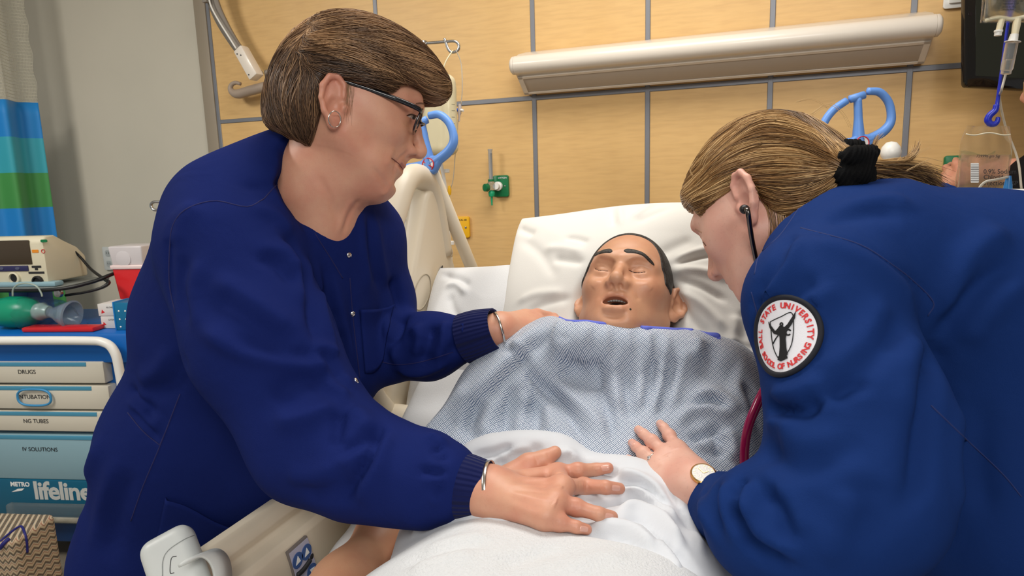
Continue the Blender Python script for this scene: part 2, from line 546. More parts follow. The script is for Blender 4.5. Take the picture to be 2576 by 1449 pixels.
m_beige = M('beige_bed_plastic', rgb(226, 214, 192), 0.38, var=0.02, vscale=8)
m_beige2 = M('beige_bed_metal', rgb(214, 202, 180), 0.35)
m_chrome = M('brushed_chrome', rgb(190, 190, 190), 0.25, 1.0)
m_black = M('black_plastic', rgb(22, 22, 24), 0.4)
m_dark = M('dark_grey_plastic', rgb(60, 60, 62), 0.5)
m_hblue = M('pale_blue_plastic', rgb(104, 152, 224), 0.4)
m_print = M('black_print', rgb(35, 35, 38), 0.6)
m_red = M('red_print', rgb(205, 40, 45), 0.5)
m_whitep = M('white_print', rgb(240, 240, 238), 0.6)

floor = box('floor', (-5.2, -3.4, -0.06), (3.4, YW + 0.03, 0.0), m_floor, structure=True); floor['label'] = 'grey brown vinyl floor'
ceil = box('ceiling', (-5.2, -3.4, 2.72), (3.4, YW + 0.03, 2.78), m_ceil, structure=True)
wl = box('wall_left', (-5.2, YW, 0), (-2.225, YW + 0.1, 2.72), m_paint, structure=True)
hw = box('wall_head', (-2.225, YW + 0.012, 0), (3.4, YW + 0.1, 2.72), M('backing_board', rgb(120, 100, 74), 0.8), structure=True)
sx = [-2.19, -1.373, -0.738, -0.333, 0.055, 0.442, 0.83, 1.22, 1.62, 2.02, 2.42]
ZH = 1.698
for i in range(len(sx) - 1):
    for z0, z1 in ((0.02, ZH), (ZH, 2.71)):
        box('wood_panel', (sx[i] + 0.0065, YW - 0.006, z0 + 0.0065), (sx[i + 1] - 0.0065, YW + 0.013, z1 - 0.0065), m_wood, hw, bevel=0.0015, seg=1)
for i, x in enumerate(sx):
    box('joint_strip', (x - 0.0085, YW - 0.010, 0.02), (x + 0.0085, YW + 0.013, 2.71), m_strip, hw, bevel=0.002, seg=1)
box('joint_strip', (sx[0], YW - 0.0095, ZH - 0.0085), (sx[-1], YW + 0.013, ZH + 0.0085), m_strip, hw, bevel=0.002, seg=1)
tr = box('trim_1', (-2.262, YW - 0.014, 0), (-2.199, YW + 0.02, 2.715), m_trim, bevel=0.004, structure=True)
bb = box('baseboard_left', (-5.2, YW - 0.012, 0), (-2.262, YW - 0.0005, 0.1), M('rubber_base', rgb(92, 90, 86), 0.6), bevel=0.003, structure=True)

# ------------------------------------------------------------------ over-bed lamp
lx0, lx1 = -0.765, 0.472
lamp = thing('overbed_lamp', 'long off-white wall lamp with rounded front edge above the pillow', 'wall lamp', (-0.15, YW - 0.01, 1.72))
Lx = frame((lx0, 0, 0), (1, 0, 0), None, (0, 0, 1))
prof = [(2.289, 1.858), (2.2, 1.835)] + [(2.172 + 0.031 * math.cos(math.radians(a)), 1.794 + 0.031 * math.sin(math.radians(a))) for a in range(80, 275, 15)] + \
       [(2.18, 1.763), (2.262, 1.708), (2.289, 1.712)]
def yz_prism(name, prof, x0, x1, mat, parent, bevel=0.0, label=None):
    X = Matrix(((0, 0, 1, x0), (1, 0, 0, 0), (0, 1, 0, 0), (0, 0, 0, 1)))
    return prism(name, prof, x1 - x0, mat, parent, X, bevel, label=label)
yz_prism('housing', prof, lx0, lx1, m_lampm, lamp, 0.002)
for sgn, x in ((-1, lx0), (1, lx1)):
    lathe('end_cap', [(0.0, 0.016), (0.022, 0.015), (0.030, 0.008), (0.0305, 0.0)], m_lampm, lamp, X=zframe((x, 2.172, 1.794), (sgn, 0, 0)))
def lamp_bot(t, off): # point on the sloping underside
    a, b = A(2.186, 1.759), A(2.258, 1.7107); q = a + (b - a) * t; n = A(-(b - a)[1] * -1, 0)
    nn = unit(A((b - a)[1], -(b - a)[0])); return q + nn * off
dif = [lamp_bot(0.10, -0.001), lamp_bot(0.9, -0.001), lamp_bot(0.9, 0.003), lamp_bot(0.10, 0.003)]
yz_prism('diffuser', [tuple(q) for q in dif], lx0 + 0.02, lx1 - 0.02, M('grey_diffuser', rgb(190, 178, 164), 0.45), lamp, 0.0008, label='dull grey ribbed diffuser')
for t0, t1 in ((0.0, 0.10), (0.9, 1.0)):
    q = [lamp_bot(t0, 0.0), lamp_bot(t1, 0.0), lamp_bot(t1, 0.005), lamp_bot(t0, 0.005)]
    yz_prism('diffuser_frame', [tuple(v) for v in q], lx0 + 0.004, lx1 - 0.004, m_lampm, lamp)
q = [lamp_bot(0.0, 0.0), lamp_bot(1, 0.0), lamp_bot(1, 0.005), lamp_bot(0.0, 0.005)]
for x in (lx0 + 0.004, lx1 - 0.02): yz_prism('diffuser_frame', [tuple(v) for v in q], x, x + 0.016, m_lampm, lamp)

# ------------------------------------------------------------------ plates on the wall
def wall_plate(name, label, cat, px, py, w, h, mat, t=0.012):
    c = onY(px, py, YW - 0.008)
    r = thing(name, label, cat, (c[0], YW - 0.008, c[2] - h / 2))
    X = frame((c[0], YW - 0.007, c[2]), (1, 0, 0), None, (0, -1, 0))
    prism('plate', rrect(w, h, 0.008), t, mat, r, X, 0.002)
    return r, c, X
m_green = M('green_plastic', rgb(16, 112, 66), 0.35)
m_teal = M('bright_green_nylon', rgb(24, 160, 110), 0.4)
m_clear = M('clear_acrylic', rgb(225, 232, 232), 0.08, trans=0.9, alpha=1.0, ior=1.3)
m_yellow = M('yellow_plastic', rgb(238, 180, 20), 0.4)
# oxygen outlet with flowmeter
g, c, X = wall_plate('oxygen_flowmeter', 'green oxygen wall outlet with clear upright flow tube', 'flowmeter', 1262, 468, 0.062, 0.080, m_green)
cy = YW - 0.02
lathe('connector', [(0.017, 0), (0.017, 0.012), (0.012, 0.014), (0.012, 0.03)], m_white, g, X=zframe((c[0] - 0.008, cy, c[2]), (0, -1, 0)))
bx = c[0] - 0.026
lathe('valve_body', [(0.0, -0.014), (0.013, -0.014), (0.015, -0.008), (0.015, 0.012), (0.01, 0.018), (0.0, 0.018)], m_clear, g, X=zframe((bx, cy - 0.028, c[2]), (0, 0, 1)))
lathe('knob', [(0.0, 0.0), (0.013, 0.0), (0.015, 0.004), (0.014, 0.016), (0.0, 0.018)], m_green, g, X=zframe((bx - 0.008, cy - 0.04, c[2] - 0.004), (-0.5, -0.8, 0)))
lathe('collar', [(0.0, 0.0), (0.012, 0.0), (0.012, 0.008), (0.0, 0.008)], m_green, g, X=zframe((bx, cy - 0.028, c[2] + 0.018), (0, 0, 1)))
lathe('flow_tube', [(0.0075, 0.0), (0.0075, 0.105), (0.009, 0.107), (0.009, 0.112), (0.0, 0.112)], M('tube_plastic', rgb(205, 208, 210), 0.15, trans=0.55), g, X=zframe((bx, cy - 0.028, c[2] + 0.024), (0, 0, 1)))
tube('scale_rod', [(bx + 0.002, cy - 0.028, c[2] + 0.026), (bx + 0.002, cy - 0.028, c[2] + 0.122)], 0.0026, m_dark, g, n=8)
lathe('nozzle', [(0.0, -0.058), (0.0028, -0.057), (0.0042, -0.026), (0.010, -0.024), (0.012, -0.016), (0.012, -0.008), (0.007, -0.002), (0.0, 0.0)], m_teal, g, X=zframe((bx, cy - 0.028, c[2] - 0.013), (0, 0, 1)))
text('lettering', 'OXYGEN', 0.0085, frame((c[0] + 0.008, YW - 0.0195, c[2] + 0.030), (1, 0, 0), None, (0, -1, 0)), m_whitep, g)
lathe('screw', [(0, 0.002), (0.003, 0.0015), (0.0034, 0)], m_chrome, g, n=10, X=zframe((c[0] + 0.018, YW - 0.019, c[2]), (0, -1, 0)))
# vacuum outlet
g, c, X = wall_plate('vacuum_outlet', 'yellow medical vacuum wall outlet beside the bed rail', 'wall outlet', 1163, 571, 0.068, 0.082, m_yellow)
text('lettering', 'MEDICAL AIR', 0.0085, frame((c[0], YW - 0.0195, c[2] + 0.028), (1, 0, 0), None, (0, -1, 0)), m_print, g)
for dx, dz, r in ((-0.004, -0.002, 0.006), (-0.006, 0.014, 0.0025), (0.004, -0.012, 0.0025)):
    lathe('port', [(0, 0.001), (r, 0.001), (r, 0)], m_print, g, n=16, X=zframe((c[0] + dx, YW - 0.0192, c[2] + dz), (0, -1, 0)))
lathe('screw', [(0, 0.003), (0.004, 0.002), (0.0045, 0)], m_chrome, g, n=12, X=zframe((c[0] + 0.02, YW - 0.019, c[2] - 0.001), (0, -1, 0)))
# green outlets half hidden: behind the left rail, and under the far hand
g, c, X = wall_plate('oxygen_outlet', 'green wall outlet mostly hidden behind the raised left bed rail', 'wall outlet', 1046, 488, 0.062, 0.080, m_green)
lathe('port', [(0, 0.012), (0.012, 0.012), (0.014, 0)], m_white, g, n=16, X=zframe((c[0], YW - 0.019, c[2]), (0, -1, 0)))
g, cR, X = wall_plate('oxygen_outlet', 'green wall outlet held by the hand behind the hanging fluid bag', 'wall outlet', 2403, 411, 0.062, 0.046, m_green)
text('lettering', 'OXYGEN', 0.0085, frame((cR[0] + 0.008, YW - 0.0195, cR[2] + 0.012), (1, 0, 0), None, (0, -1, 0)), m_whitep, g)
lathe('knob', [(0, 0.03), (0.012, 0.028), (0.014, 0.004), (0.014, 0)], m_green, g, n=16, X=zframe((cR[0] + 0.022, YW - 0.019, cR[2] - 0.016), (0, -1, 0)))
# light switch plate top right, outlet plate on the painted wall
g, c, X = wall_plate('switch_plate', 'white switch plate at the top beside the dark monitor', 'switch', 2411, -8, 0.075, 0.062, m_white, 0.008)
box('rocker', (c[0] - 0.024, YW - 0.021, c[2] - 0.018), (c[0] + 0.024, YW - 0.014, c[2] + 0.020), m_white, g, 0.002)
g, c, X = wall_plate('socket_plate', 'small grey white socket plate on the painted wall', 'wall socket', 276, 650, 0.075, 0.116, M('aged_white', rgb(196, 200, 198), 0.5), 0.007)
for dz in (0.026, -0.026):
    prism('receptacle', rrect(0.034, 0.03, 0.01), 0.002, M('receptacle_grey', rgb(168, 174, 174), 0.5), g, frame((c[0], YW - 0.0138, c[2] + dz), (1, 0, 0), None, (0, -1, 0)))
    for dx in (-0.007, 0.007):
        box('slot', (c[0] + dx - 0.0012, YW - 0.0165, c[2] + dz - 0.004), (c[0] + dx + 0.0012, YW - 0.0155, c[2] + dz + 0.006), m_dark, g)

# ------------------------------------------------------------------ bracket arm on the wall, top left
m_armg = M('grey_strap', rgb(140, 132, 122), 0.55)
arm = thing('wall_bracket', 'grey wall bracket with curved strap, white block and hooked bar', 'wall bracket', onY(620, 235, YW - 0.02))
pa = [onY(x, y, YW - 0.10 + 0.0001 * y) for x, y in ((540, -60), (551, 0), (574, 55), (604, 108), (636, 150), (664, 184))]
pb = [onY(x, y, YW - 0.10 + 0.0001 * y) for x, y in ((500, -60), (523, 0), (549, 60), (586, 118), (622, 163), (652, 192))]
pa, pb = crom(pa, 24), crom(pb, 24)
Vv = np.vstack([pa, pb, pa + A(0, -0.012, 0), pb + A(0, -0.012, 0)]); n = 24; Ff = []
for i in range(n - 1):
    for a, b in ((0, 2), (2, 3), (3, 1), (1, 0)):
        Ff.append((a * n + i, a * n + i + 1, b * n + i + 1, b * n + i))
npobj('strap', Vv, np.array(Ff)[:, ::-1], m_armg, arm)
tube('cable', [onY(x, y, YW - 0.13) for x, y in ((524, -10), (532, 18), (552, 55), (574, 90), (594, 122))], 0.0035, m_white, arm, n=8, smooth_n=20)
box('clip', tuple(onY(508, 6, YW - 0.14)), tuple(onY(526, -14, YW - 0.12)), m_armg, arm, 0.002)
q0, q1 = onY(612, 128, YW - 0.13), onY(650, 196, YW - 0.13)
dr = unit(q1 - q0); X = frame(q0, dr, None, (0, -1, 0))
L = np.linalg.norm(q1 - q0)
box('block', (-0.008, -0.024, -0.015), (L, 0.022, 0.03), m_lampm, arm, 0.006, X=X)
for u, v in ((0.012, -0.012), (0.026, 0.0), (L - 0.018, -0.012)):
    lathe('screw', [(0, 0.002), (0.003, 0.0015), (0.003, 0)], m_dark, arm, n=10, X=X @ Matrix.Translation((u, v, 0.03)))
tube('hook_bar', [onY(x, y, YW - 0.07) for x, y in ((720, 205), (668, 218), (630, 228), (602, 236), (588, 234), (580, 224), (583, 213), (593, 208), (605, 211))],
     [0.02, 0.02, 0.02, 0.0195, 0.016, 0.011, 0.009, 0.008, 0.007], M('taupe_tube', rgb(170, 152, 136), 0.45), arm, n=14, smooth_n=40)
tube('post', [onY(672, 180, YW - 0.10), onY(680, 215, YW - 0.05), onY(700, 225, YW + 0.0)], 0.012, m_armg, arm, n=10, smooth_n=10)

# ------------------------------------------------------------------ curtain at the left edge
def curtain_material():
    m = bpy.data.materials.new('striped_curtain_cloth'); m.use_nodes = True
    t = NT(m); b = t.n['Principled BSDF']
    at = t.new('ShaderNodeAttribute', attribute_name='height')
    f = t.math('FRACT', t.math('DIVIDE', t.math('SUBTRACT', 1.818, at.outputs['Fac']), 0.468))
    r = t.new('ShaderNodeValToRGB'); r.color_ramp.interpolation = 'CONSTANT'
    e = r.color_ramp.elements
    for i, (p, cc) in enumerate(((0.0, rgb(14, 128, 202)), (0.335, rgb(48, 160, 178)), (0.667, rgb(62, 142, 70)))):
        el = e[i] if i < 2 else e.new(p)
        el.position = p; el.color = cc
    t.link(f, r.inputs[0]); t.link(r.outputs[0], b.inputs['Base Color'])
    b.inputs['Roughness'].default_value = 0.6; b.inputs['Sheen Weight'].default_value = 0.15
    return m
cu0 = P(118, 400, 2.95); cdir = unit(A(-0.45, -1.0, 0))
cnr = A(cdir[1], -cdir[0], 0)
cur = thing('privacy_curtain', 'blue, aqua and green striped hospital curtain with mesh top', 'curtain', (cu0[0], cu0[1], 0.3))
def curtain_pt(s, z):
    w = 0.035 * math.sin(s * 34) + 0.014 * math.sin(s * 71 + 1.0 + 0.5 * z)
    q = cu0 + cdir * s + cnr * w
    return (q[0], q[1], z)
def curtain_sheet(z0, z1, nz, s1=0.9, ns=150):
    V = [curtain_pt(s1 * i / ns, z0 + (z1 - z0) * j / nz) for j in range(nz + 1) for i in range(ns + 1)]
    F = [(j * (ns + 1) + i, j * (ns + 1) + i + 1, (j + 1) * (ns + 1) + i + 1, (j + 1) * (ns + 1) + i) for j in range(nz) for i in range(ns)]
    return np.array(V), np.array(F)
V, F = curtain_sheet(0.35, 1.818, 24)
o = npobj('curtain_panel', V, F, curtain_material(), cur)
a = o.data.attributes.new('height', 'FLOAT', 'POINT'); a.data.foreach_set('value', V[:, 2].astype(np.float32))
so = o.modifiers.new('thickness', 'SOLIDIFY'); so.thickness = 0.002
# mesh top: a real net of threads
net = []
for i in range(0, 121):
    s = 0.5 * i / 120; net.append((np.array([curtain_pt(s + 0.004 * math.sin(k), 1.80 + 0.9 * k / 44) for k in range(45)]), 0.0009))
for j in range(0, 62):
    z = 1.82 + 0.0145 * j; net.append((np.array([curtain_pt(0.5 * k / 60, z) for k in range(61)]), 0.0012))
multi_tube('mesh_top', net, M('cream_net_thread', rgb(205, 200, 182), 0.8), cur, n=4)['kind'] = 'stuff'
npobj('green_band', *[np.array(v) for v in (lambda q: (q[0], q[1]))(curtain_sheet(1.80, 2.7, 12, 0.5))], M('x', (0, 0, 0, 1)), cur) if False else None
gb = [curtain_pt(0.26 + 0.012 * k, z) for z in np.linspace(1.81, 2.7, 12) for k in range(3)]
npobj('green_band', np.array(gb) + np.array([0.004, -0.004, 0]), np.array([(j * 3 + k, j * 3 + k + 1, j * 3 + k + 4, j * 3 + k + 3) for j in range(11) for k in range(2)]), M('green_webbing', rgb(60, 170, 90), 0.6), cur)

# ------------------------------------------------------------------ crash cart
CO = P(330, 845, 2.3)
cex = unit(A(0.97, 0.241, 0)); cey = A(-cex[1], cex[0], 0); cez = A(0, 0, 1)
def cw(x, y, z): return A(CO[0], CO[1], 0) + cex * x + cey * y + cez * z
def cl(px, py, dy):
    w = onplane(px, py, CO + cey * dy, cey); return np.dot(w - CO, cex), w[2]
CX = frame((CO[0], CO[1], 0), cex, None, (0, 0, 1))
def CXZ(x, y, z): return frame(cw(x, y, z), cex, None, -cey)      # local plane facing the front
m_cblue = M('blue_cart_plastic', rgb(10, 98, 180), 0.4)
m_cream = M('cream_drawer_plastic', rgb(212, 206, 190), 0.42)
m_lblue = M('pale_blue_bin', rgb(138, 172, 184), 0.35)
m_tealp = M('teal_print', rgb(10, 92, 122), 0.4)
cart = thing('crash_cart', 'blue hospital crash cart with labelled cream drawers and white push bar', 'cart', cw(-0.33, 0.22, 0.0))
def cbox(name, lo, hi, mat, bev=0.003, par=None, **k): return box(name, lo, hi, mat, par or cart, bev, X=CX, **k)
cbox('body', (-0.68, 0.02, 0.18), (0.0, 0.44, 0.80), m_cblue, 0.012)
cbox('top', (-0.70, -0.015, 0.80), (0.012, 0.46, 0.912), m_cblue, 0.014)
cbox('base', (-0.68, 0.0, 0.085), (0.01, 0.44, 0.20), M('dark_blue_cart_plastic', rgb(4, 66, 128), 0.4), 0.012)
cbox('latch_bar', (-0.64, -0.006, 0.812), (-0.108, 0.02, 0.832), M('taupe_bar', rgb(120, 108, 100), 0.45), 0.002)
for x in (-0.52, -0.42, -0.31, -0.21, -0.13): lathe('rivet', [(0, 0.003), (0.004, 0.002), (0.005, 0)], m_white, cart, n=12, X=CXZ(x, -0.006, 0.822))
m_seethru = M('blue_drawer_window', rgb(72, 146, 178), 0.1, coat=0.5)
def drawer(z0, z1, right, label, ltext, mat=m_cream, win=True, size=0.022):
    d = box('drawer', (-0.65, -0.02, z0), (right, 0.03, z1), mat, cart, 0.006, X=CX)
    if win: box('window', (-0.64, -0.0215, z1 - 0.017), (right - 0.065, -0.01, z1 - 0.002), m_seethru, d, 0.001, X=CX)
    if ltext:
        x, z = cl(*ltext[1], -0.021)
        text('lettering', ltext[0], size, CXZ(x, -0.0207, z), m_print, d)
    return d
drawer(0.727, 0.808, -0.108, None, ('DRUGS', (67, 936)))
d2 = drawer(0.628, 0.718, -0.100, None, ('INTUBATION', (86, 999)))
drawer(0.542, 0.620, -0.093, None, ('NG TUBES', (90, 1060)))
drawer(0.352, 0.528, -0.085, None, ('IV SOLUTIONS', (100, 1131)), m_lblue)
sx_, sz_ = cl(86, 1000, -0.03)
tube('seal_ring', [cw(sx_ + 0.066 * math.copysign(abs(math.cos(a)) ** 0.7, math.cos(a)), -0.03, sz_ + 0.031 * math.copysign(abs(math.sin(a)) ** 0.7, math.sin(a))) for a in np.linspace(0, 2 * math.pi, 40, endpoint=False)],
     0.0042, M('blue_ring', rgb(60, 140, 190), 0.4), d2, n=8, closed=True)
pl = cbox('brand_panel', (-0.65, -0.022, 0.185), (-0.075, 0.03, 0.352), m_tealp, 0.006)
x, z = cl(50, 1219, -0.023); text('lettering', 'METRO', 0.024, CXZ(x, -0.0225, z), m_whitep, pl, bold=0.0008)
x, z = cl(84, 1236, -0.023); text('lettering', 'lifeline', 0.098, CXZ(x, -0.0225, z), M('grey_print', rgb(202, 204, 200), 0.5), pl, align='LEFT', bold=0.0028, spacing=0.95)
x, z = cl(45, 1233, -0.023); prism('swoosh', [(-0.028, -0.008), (0.016, -0.002), (0.028, 0.008), (0.0, 0.005)], 0.0006, m_whitep, pl, CXZ(x, -0.0225, z))
# clear wrapped supplies on the ledge under the brand panel
wr = cbox('clear_pouch', (-0.56, -0.05, 0.19), (-0.08, -0.022, 0.262), M('clear_film', rgb(225, 228, 225), 0.12, trans=0.85, ior=1.15, alpha=0.65), 0.008)
cbox('pouch_contents', (-0.54, -0.045, 0.192), (-0.09, -0.03, 0.212), M('pale_supplies', rgb(205, 196, 176), 0.6, var=0.3, vscale=40), 0.006, par=wr)
bar = [cl(-60, 857, -0.05), cl(200, 857, -0.05), cl(262, 862, -0.05), cl(288, 885, -0.05), cl(300, 930, -0.05), cl(312, 1010, -0.05), cl(322, 1100, -0.05)]
tube('push_bar', [cw(x, -0.05, z) for x, z in bar], 0.0155, m_white, cart, n=16, smooth_n=48)
for x in (-0.6, -0.06):
    for y in (0.06, 0.38):
        lathe('caster', [(0, -0.012), (0.04, -0.012), (0.044, -0.006), (0.044, 0.006), (0.04, 0.012), (0, 0.012)], m_black, cart, X=zframe(cw(x, y, 0.044), cex))
        box('caster_fork', (x - 0.02, y - 0.02, 0.05), (x + 0.02, y + 0.02, 0.095), m_dark, cart, 0.003, X=CX)
# defibrillator on its tray shelf
ZT = 0.913
fx, fz = cl(113, 700, 0.10); tz = cl(113, 600, 0.10)[1]
df = thing('defibrillator', 'beige defibrillator with dark screen standing on the crash cart', 'defibrillator', cw(fx - 0.1, 0.2, fz - 0.03))
dprof = [(0.0, fz - 0.018), (0.0, tz - 0.012), (0.014, tz + 0.008), (0.06, tz + 0.008), (0.10, tz - 0.015), (0.16, tz - 0.045), (0.20, tz - 0.085), (0.20, fz - 0.018)]
m_dbeige = M('beige_device_plastic', rgb(214, 206, 180), 0.45)
def c_yz(name, prof, x0, x1, mat, par, bev=0.0, label=None):
    X = CX @ Matrix(((0, 0, 1, x0), (1, 0, 0, 0), (0, 1, 0, 0), (0, 0, 0, 1)))
    return prism(name, prof, x1 - x0, mat, par, X, bev, label=label)
c_yz('case', [(y + 0.10, z) for y, z in dprof], fx - 0.30, fx + 0.012, m_dbeige, df, 0.008)
sxm, szm = cl(72, 604, 0.098); _, szl = cl(72, 665, 0.098)
cbox('screen', (fx - 0.29, 0.0955, szl), (sxm, 0.102, szm), M('dark_screen', rgb(66, 56, 44), 0.25), 0.003, par=df)
a0, b0 = cl(70, 668, 0.098); a1, b1 = cl(0, 683, 0.098)
cbox('button_strip', (fx - 0.29, 0.0955, b1), (a0, 0.102, b0), M('navy_strip', rgb(44, 44, 84), 0.4), 0.002, par=df)
for px in (-30, 5, 45): 
    x, z = cl(px, 675, 0.097); prism('button', ellipse(0.009, 0.005), 0.002, M('grey_button', rgb(80, 84, 110), 0.4), df, CXZ(x, 0.0958, z))
x, z = cl(111, 606, 0.098); prism('power_button', rrect(0.026, 0.011, 0.005), 0.003, m_green, df, CXZ(x, 0.0985, z))
x, z = cl(88, 632, 0.098); prism('sticker', rrect(0.026, 0.011, 0.001), 0.001, M('orange_sticker', rgb(226, 140, 40), 0.5), df, CXZ(x, 0.0995, z))
x, z = cl(108, 632, 0.098); tube('no_entry_mark', [cw(x + 0.007 * math.cos(a), 0.099, z + 0.007 * math.sin(a)) for a in np.linspace(0, 6.283, 20, endpoint=False)], 0.0012, m_red, df, n=6, closed=True)
for i, (w, py) in enumerate(((0.038, 671), (0.012, 677), (0.064, 686))):
    x, z = cl(91, py, 0.098); prism('warning_label', rrect(w, 0.008, 0.001), 0.001, m_print, df, CXZ(x, 0.0995, z))
for px, py, r in ((38, 699, 0.017), (97, 708, 0.016), (-12, 712, 0.012)):
    x, z = cl(px, py, 0.10)
    lathe('socket', [(r * 1.35, 0.0), (r * 1.35, 0.012), (r, 0.014), (r * 0.9, 0.004), (0, 0.003)], m_dbeige if r > 0.0165 else m_black, df, X=CXZ(x, 0.104, z))
    lathe('socket_bore', [(0, 0.011), (r * 0.85, 0.011), (r * 0.85, 0.0)], m_black, df, X=CXZ(x, 0.106, z))
cbox('front_lip', (fx - 0.30, 0.085, fz - 0.03), (fx + 0.05, 0.13, fz - 0.012), m_lblue, 0.006, par=df)
sh = thing('device_shelf', 'thin dark swivel shelf carrying the defibrillator', 'shelf', cw(fx - 0.1, 0.2, ZT))
c_yz('shelf_plate', [(0.08, fz - 0.042), (0.34, fz - 0.042), (0.34, fz - 0.031), (0.08, fz - 0.031)], fx - 0.31, fx + 0.07, M('grey_shelf', rgb(120, 126, 124), 0.4), sh, 0.003)
tube('shelf_rim', [cw(fx - 0.3, 0.075, fz - 0.04), cw(fx + 0.04, 0.075, fz - 0.04), cw(fx + 0.16, 0.12, fz - 0.022), cw(fx + 0.2, 0.17, fz - 0.004), cw(fx + 0.19, 0.25, fz + 0.004)], 0.007, m_black, sh, n=8, smooth_n=24)
cbox('shelf_post', (fx - 0.2, 0.14, ZT - 0.004), (fx - 0.12, 0.26, fz - 0.042), m_cblue, 0.004, par=sh)
lathe('pivot_knob', [(0, 0.014), (0.014, 0.012), (0.016, 0.0)], m_chrome, sh, X=CXZ(fx + 0.06, 0.09, fz - 0.055))
tube('power_cord', [cw(*((lambda q: (q[0], y, q[1]))(cl(px, py, y)))) for px, py, y in ((188, 632, 0.25), (205, 650, 0.26), (230, 678, 0.24), (262, 702, 0.18), (273, 711, 0.14), (255, 724, 0.12), (215, 735, 0.11), (165, 743, 0.12))],
     [0.004, 0.005, 0.0055, 0.006, 0.008, 0.006, 0.005, 0.005], m_black, sh, n=8, smooth_n=40, label='black power cord looping behind the device')
# resuscitator bag in clear wrapping
x, z = cl(18, 790, 0.03)
bvm = thing('resuscitator_bag', 'green squeeze resuscitator bag with clear mask in plastic wrap', 'resuscitator', cw(x, 0.07, ZT))
bp = [(0.0, -0.10), (0.028, -0.095), (0.052, -0.07), (0.06, -0.02), (0.058, 0.03), (0.045, 0.065), (0.03, 0.08), (0.026, 0.088), (0.0, 0.09)]
lathe('squeeze_bag', bp, M('green_silicone', rgb(20, 142, 108), 0.3), bvm, X=zframe(cw(x, 0.075, ZT + 0.061), cex))
lathe('valve', [(0.02, 0.0), (0.03, 0.01), (0.033, 0.03), (0.026, 0.038), (0.022, 0.06), (0.0, 0.062)], M('frosted_valve', rgb(180, 206, 200), 0.2, trans=0.4), bvm, X=zframe(cw(x + 0.075, 0.07, ZT + 0.064), cex + A(0, 0, -0.05)))
lathe('mask', [(0.016, 0.0), (0.022, 0.03), (0.036, 0.055), (0.05, 0.085), (0.056, 0.1), (0.05, 0.104), (0.03, 0.06), (0.0, 0.05)], M('clear_mask', rgb(170, 188, 205), 0.15, trans=0.6, alpha=0.8), bvm, X=zframe(cw(x + 0.125, 0.07, ZT + 0.06), cex + A(0, 0, -0.12)))
fw = Field(cw(0, 0, 0) * 0 + np.minimum(cw(x - 0.1, 0, ZT), cw(x + 0.28, 0.2, ZT)) - 0.05, np.maximum(cw(x - 0.1, 0, ZT), cw(x + 0.28, 0.2, ZT)) + A(0.05, 0.05, 0.2), 0.006)
fw.cone(cw(x + 0.06, 0.07, ZT + 0.055), cw(x + 0.16, 0.07, ZT + 0.045), 0.062, 0.055, 0.02)
fw.cone(cw(x + 0.16, 0.07, ZT + 0.045), cw(x + 0.27, 0.08, ZT + 0.012), 0.05, 0.01, 0.03)
fw.half((0, 0, ZT + 0.003), (0, 0, -1))
V, F = fw.mesh(1); V += vnormals(V, F) * (0.004 * np.sin(V[:, :1] * 160 + 3 * np.sin(V[:, 2:] * 130)))
npobj('wrap', V, F, M('thin_wrap', rgb(190, 205, 220), 0.08, trans=0.95, ior=1.05, alpha=0.35), bvm)
tube('loop_tube', [cw(*((lambda q: (q[0], 0.04, q[1]))(cl(px, py, 0.04)))) for px, py in ((32, 745), (33, 728), (45, 716), (68, 713), (92, 720), (104, 738), (106, 746))], 0.003, M('milky_tube', rgb(190, 205, 195), 0.2, trans=0.4), bvm, n=8, smooth_n=24)
# flat red binder, boxes, sharps container
x0, z0 = cl(60, 825, 0.012); x1, _ = cl(239, 825, 0.012)
tag(box('clipboard', (x0, 0.0, ZT), (x1, 0.06, ZT + 0.017), M('red_plastic', rgb(200, 34, 42), 0.25), None, 0.005, X=CX), 'flat red plastic case lying on the front edge of the cart', 'case')
x0, z0 = cl(256, 822, 0.06); x1, _ = cl(300, 822, 0.06)
m_carton = M('white_carton', rgb(214, 212, 208), 0.7)
for i, (lab) in enumerate(('lower white printed carton beside the teal box', 'upper white printed carton beside the teal box')):
    zb = ZT + 0.046 * i
    bxm = thing('carton', lab, 'box', cw((x0 + x1) / 2, 0.1, zb), 'cartons on the cart')
    box('carton_body', (x0 - 0.006 * i, 0.06, zb + 0.0005), (x1 + 0.02, 0.16, zb + 0.045), m_carton, bxm, 0.001, X=CX)
    prism('red_mark', [(-0.006, -0.006), (0.008, -0.002), (-0.002, 0.008)], 0.0006, m_red, bxm, CXZ(x0 + 0.012, 0.0598, zb + 0.016))
    text('lettering', 'LATEX' if i == 0 else 'GLOVES', 0.008, CXZ(x0 + 0.042, 0.0598, zb + 0.032), m_print, bxm)
x0, z0 = cl(291, 823, 0.03)
tb = thing('glove_box', 'teal cardboard box in front of the red sharps container', 'box', cw(x0 + 0.07, 0.06, ZT))
box('box_body', (x0, 0.03, ZT), (x0 + 0.15, 0.11, ZT + 0.1), M('teal_carton', rgb(12, 108, 150), 0.45), tb, 0.002, X=CX)
box('box_edge', (x0 - 0.001, 0.028, ZT), (x0 + 0.004, 0.112, ZT + 0.104), M('bright_blue_carton', rgb(20, 120, 190), 0.45), tb, 0.001, X=CX)
for dx in (0.02, 0.045, 0.07):
    for dz in (0.012, 0.04, 0.07): lathe('stud', [(0, 0.002), (0.003, 0.001), (0.0035, 0)], m_white, tb, n=10, X=CXZ(x0 + dx, 0.0299, ZT + dz))
xs, zs = cl(338, 760, 0.2)
shp = thing('sharps_container', 'red sharps container with frosted white lid on the cart', 'sharps container', cw(xs, 0.25, ZT))
_, zl = cl(338, 672, 0.2); _, zt = cl(338, 618, 0.2)
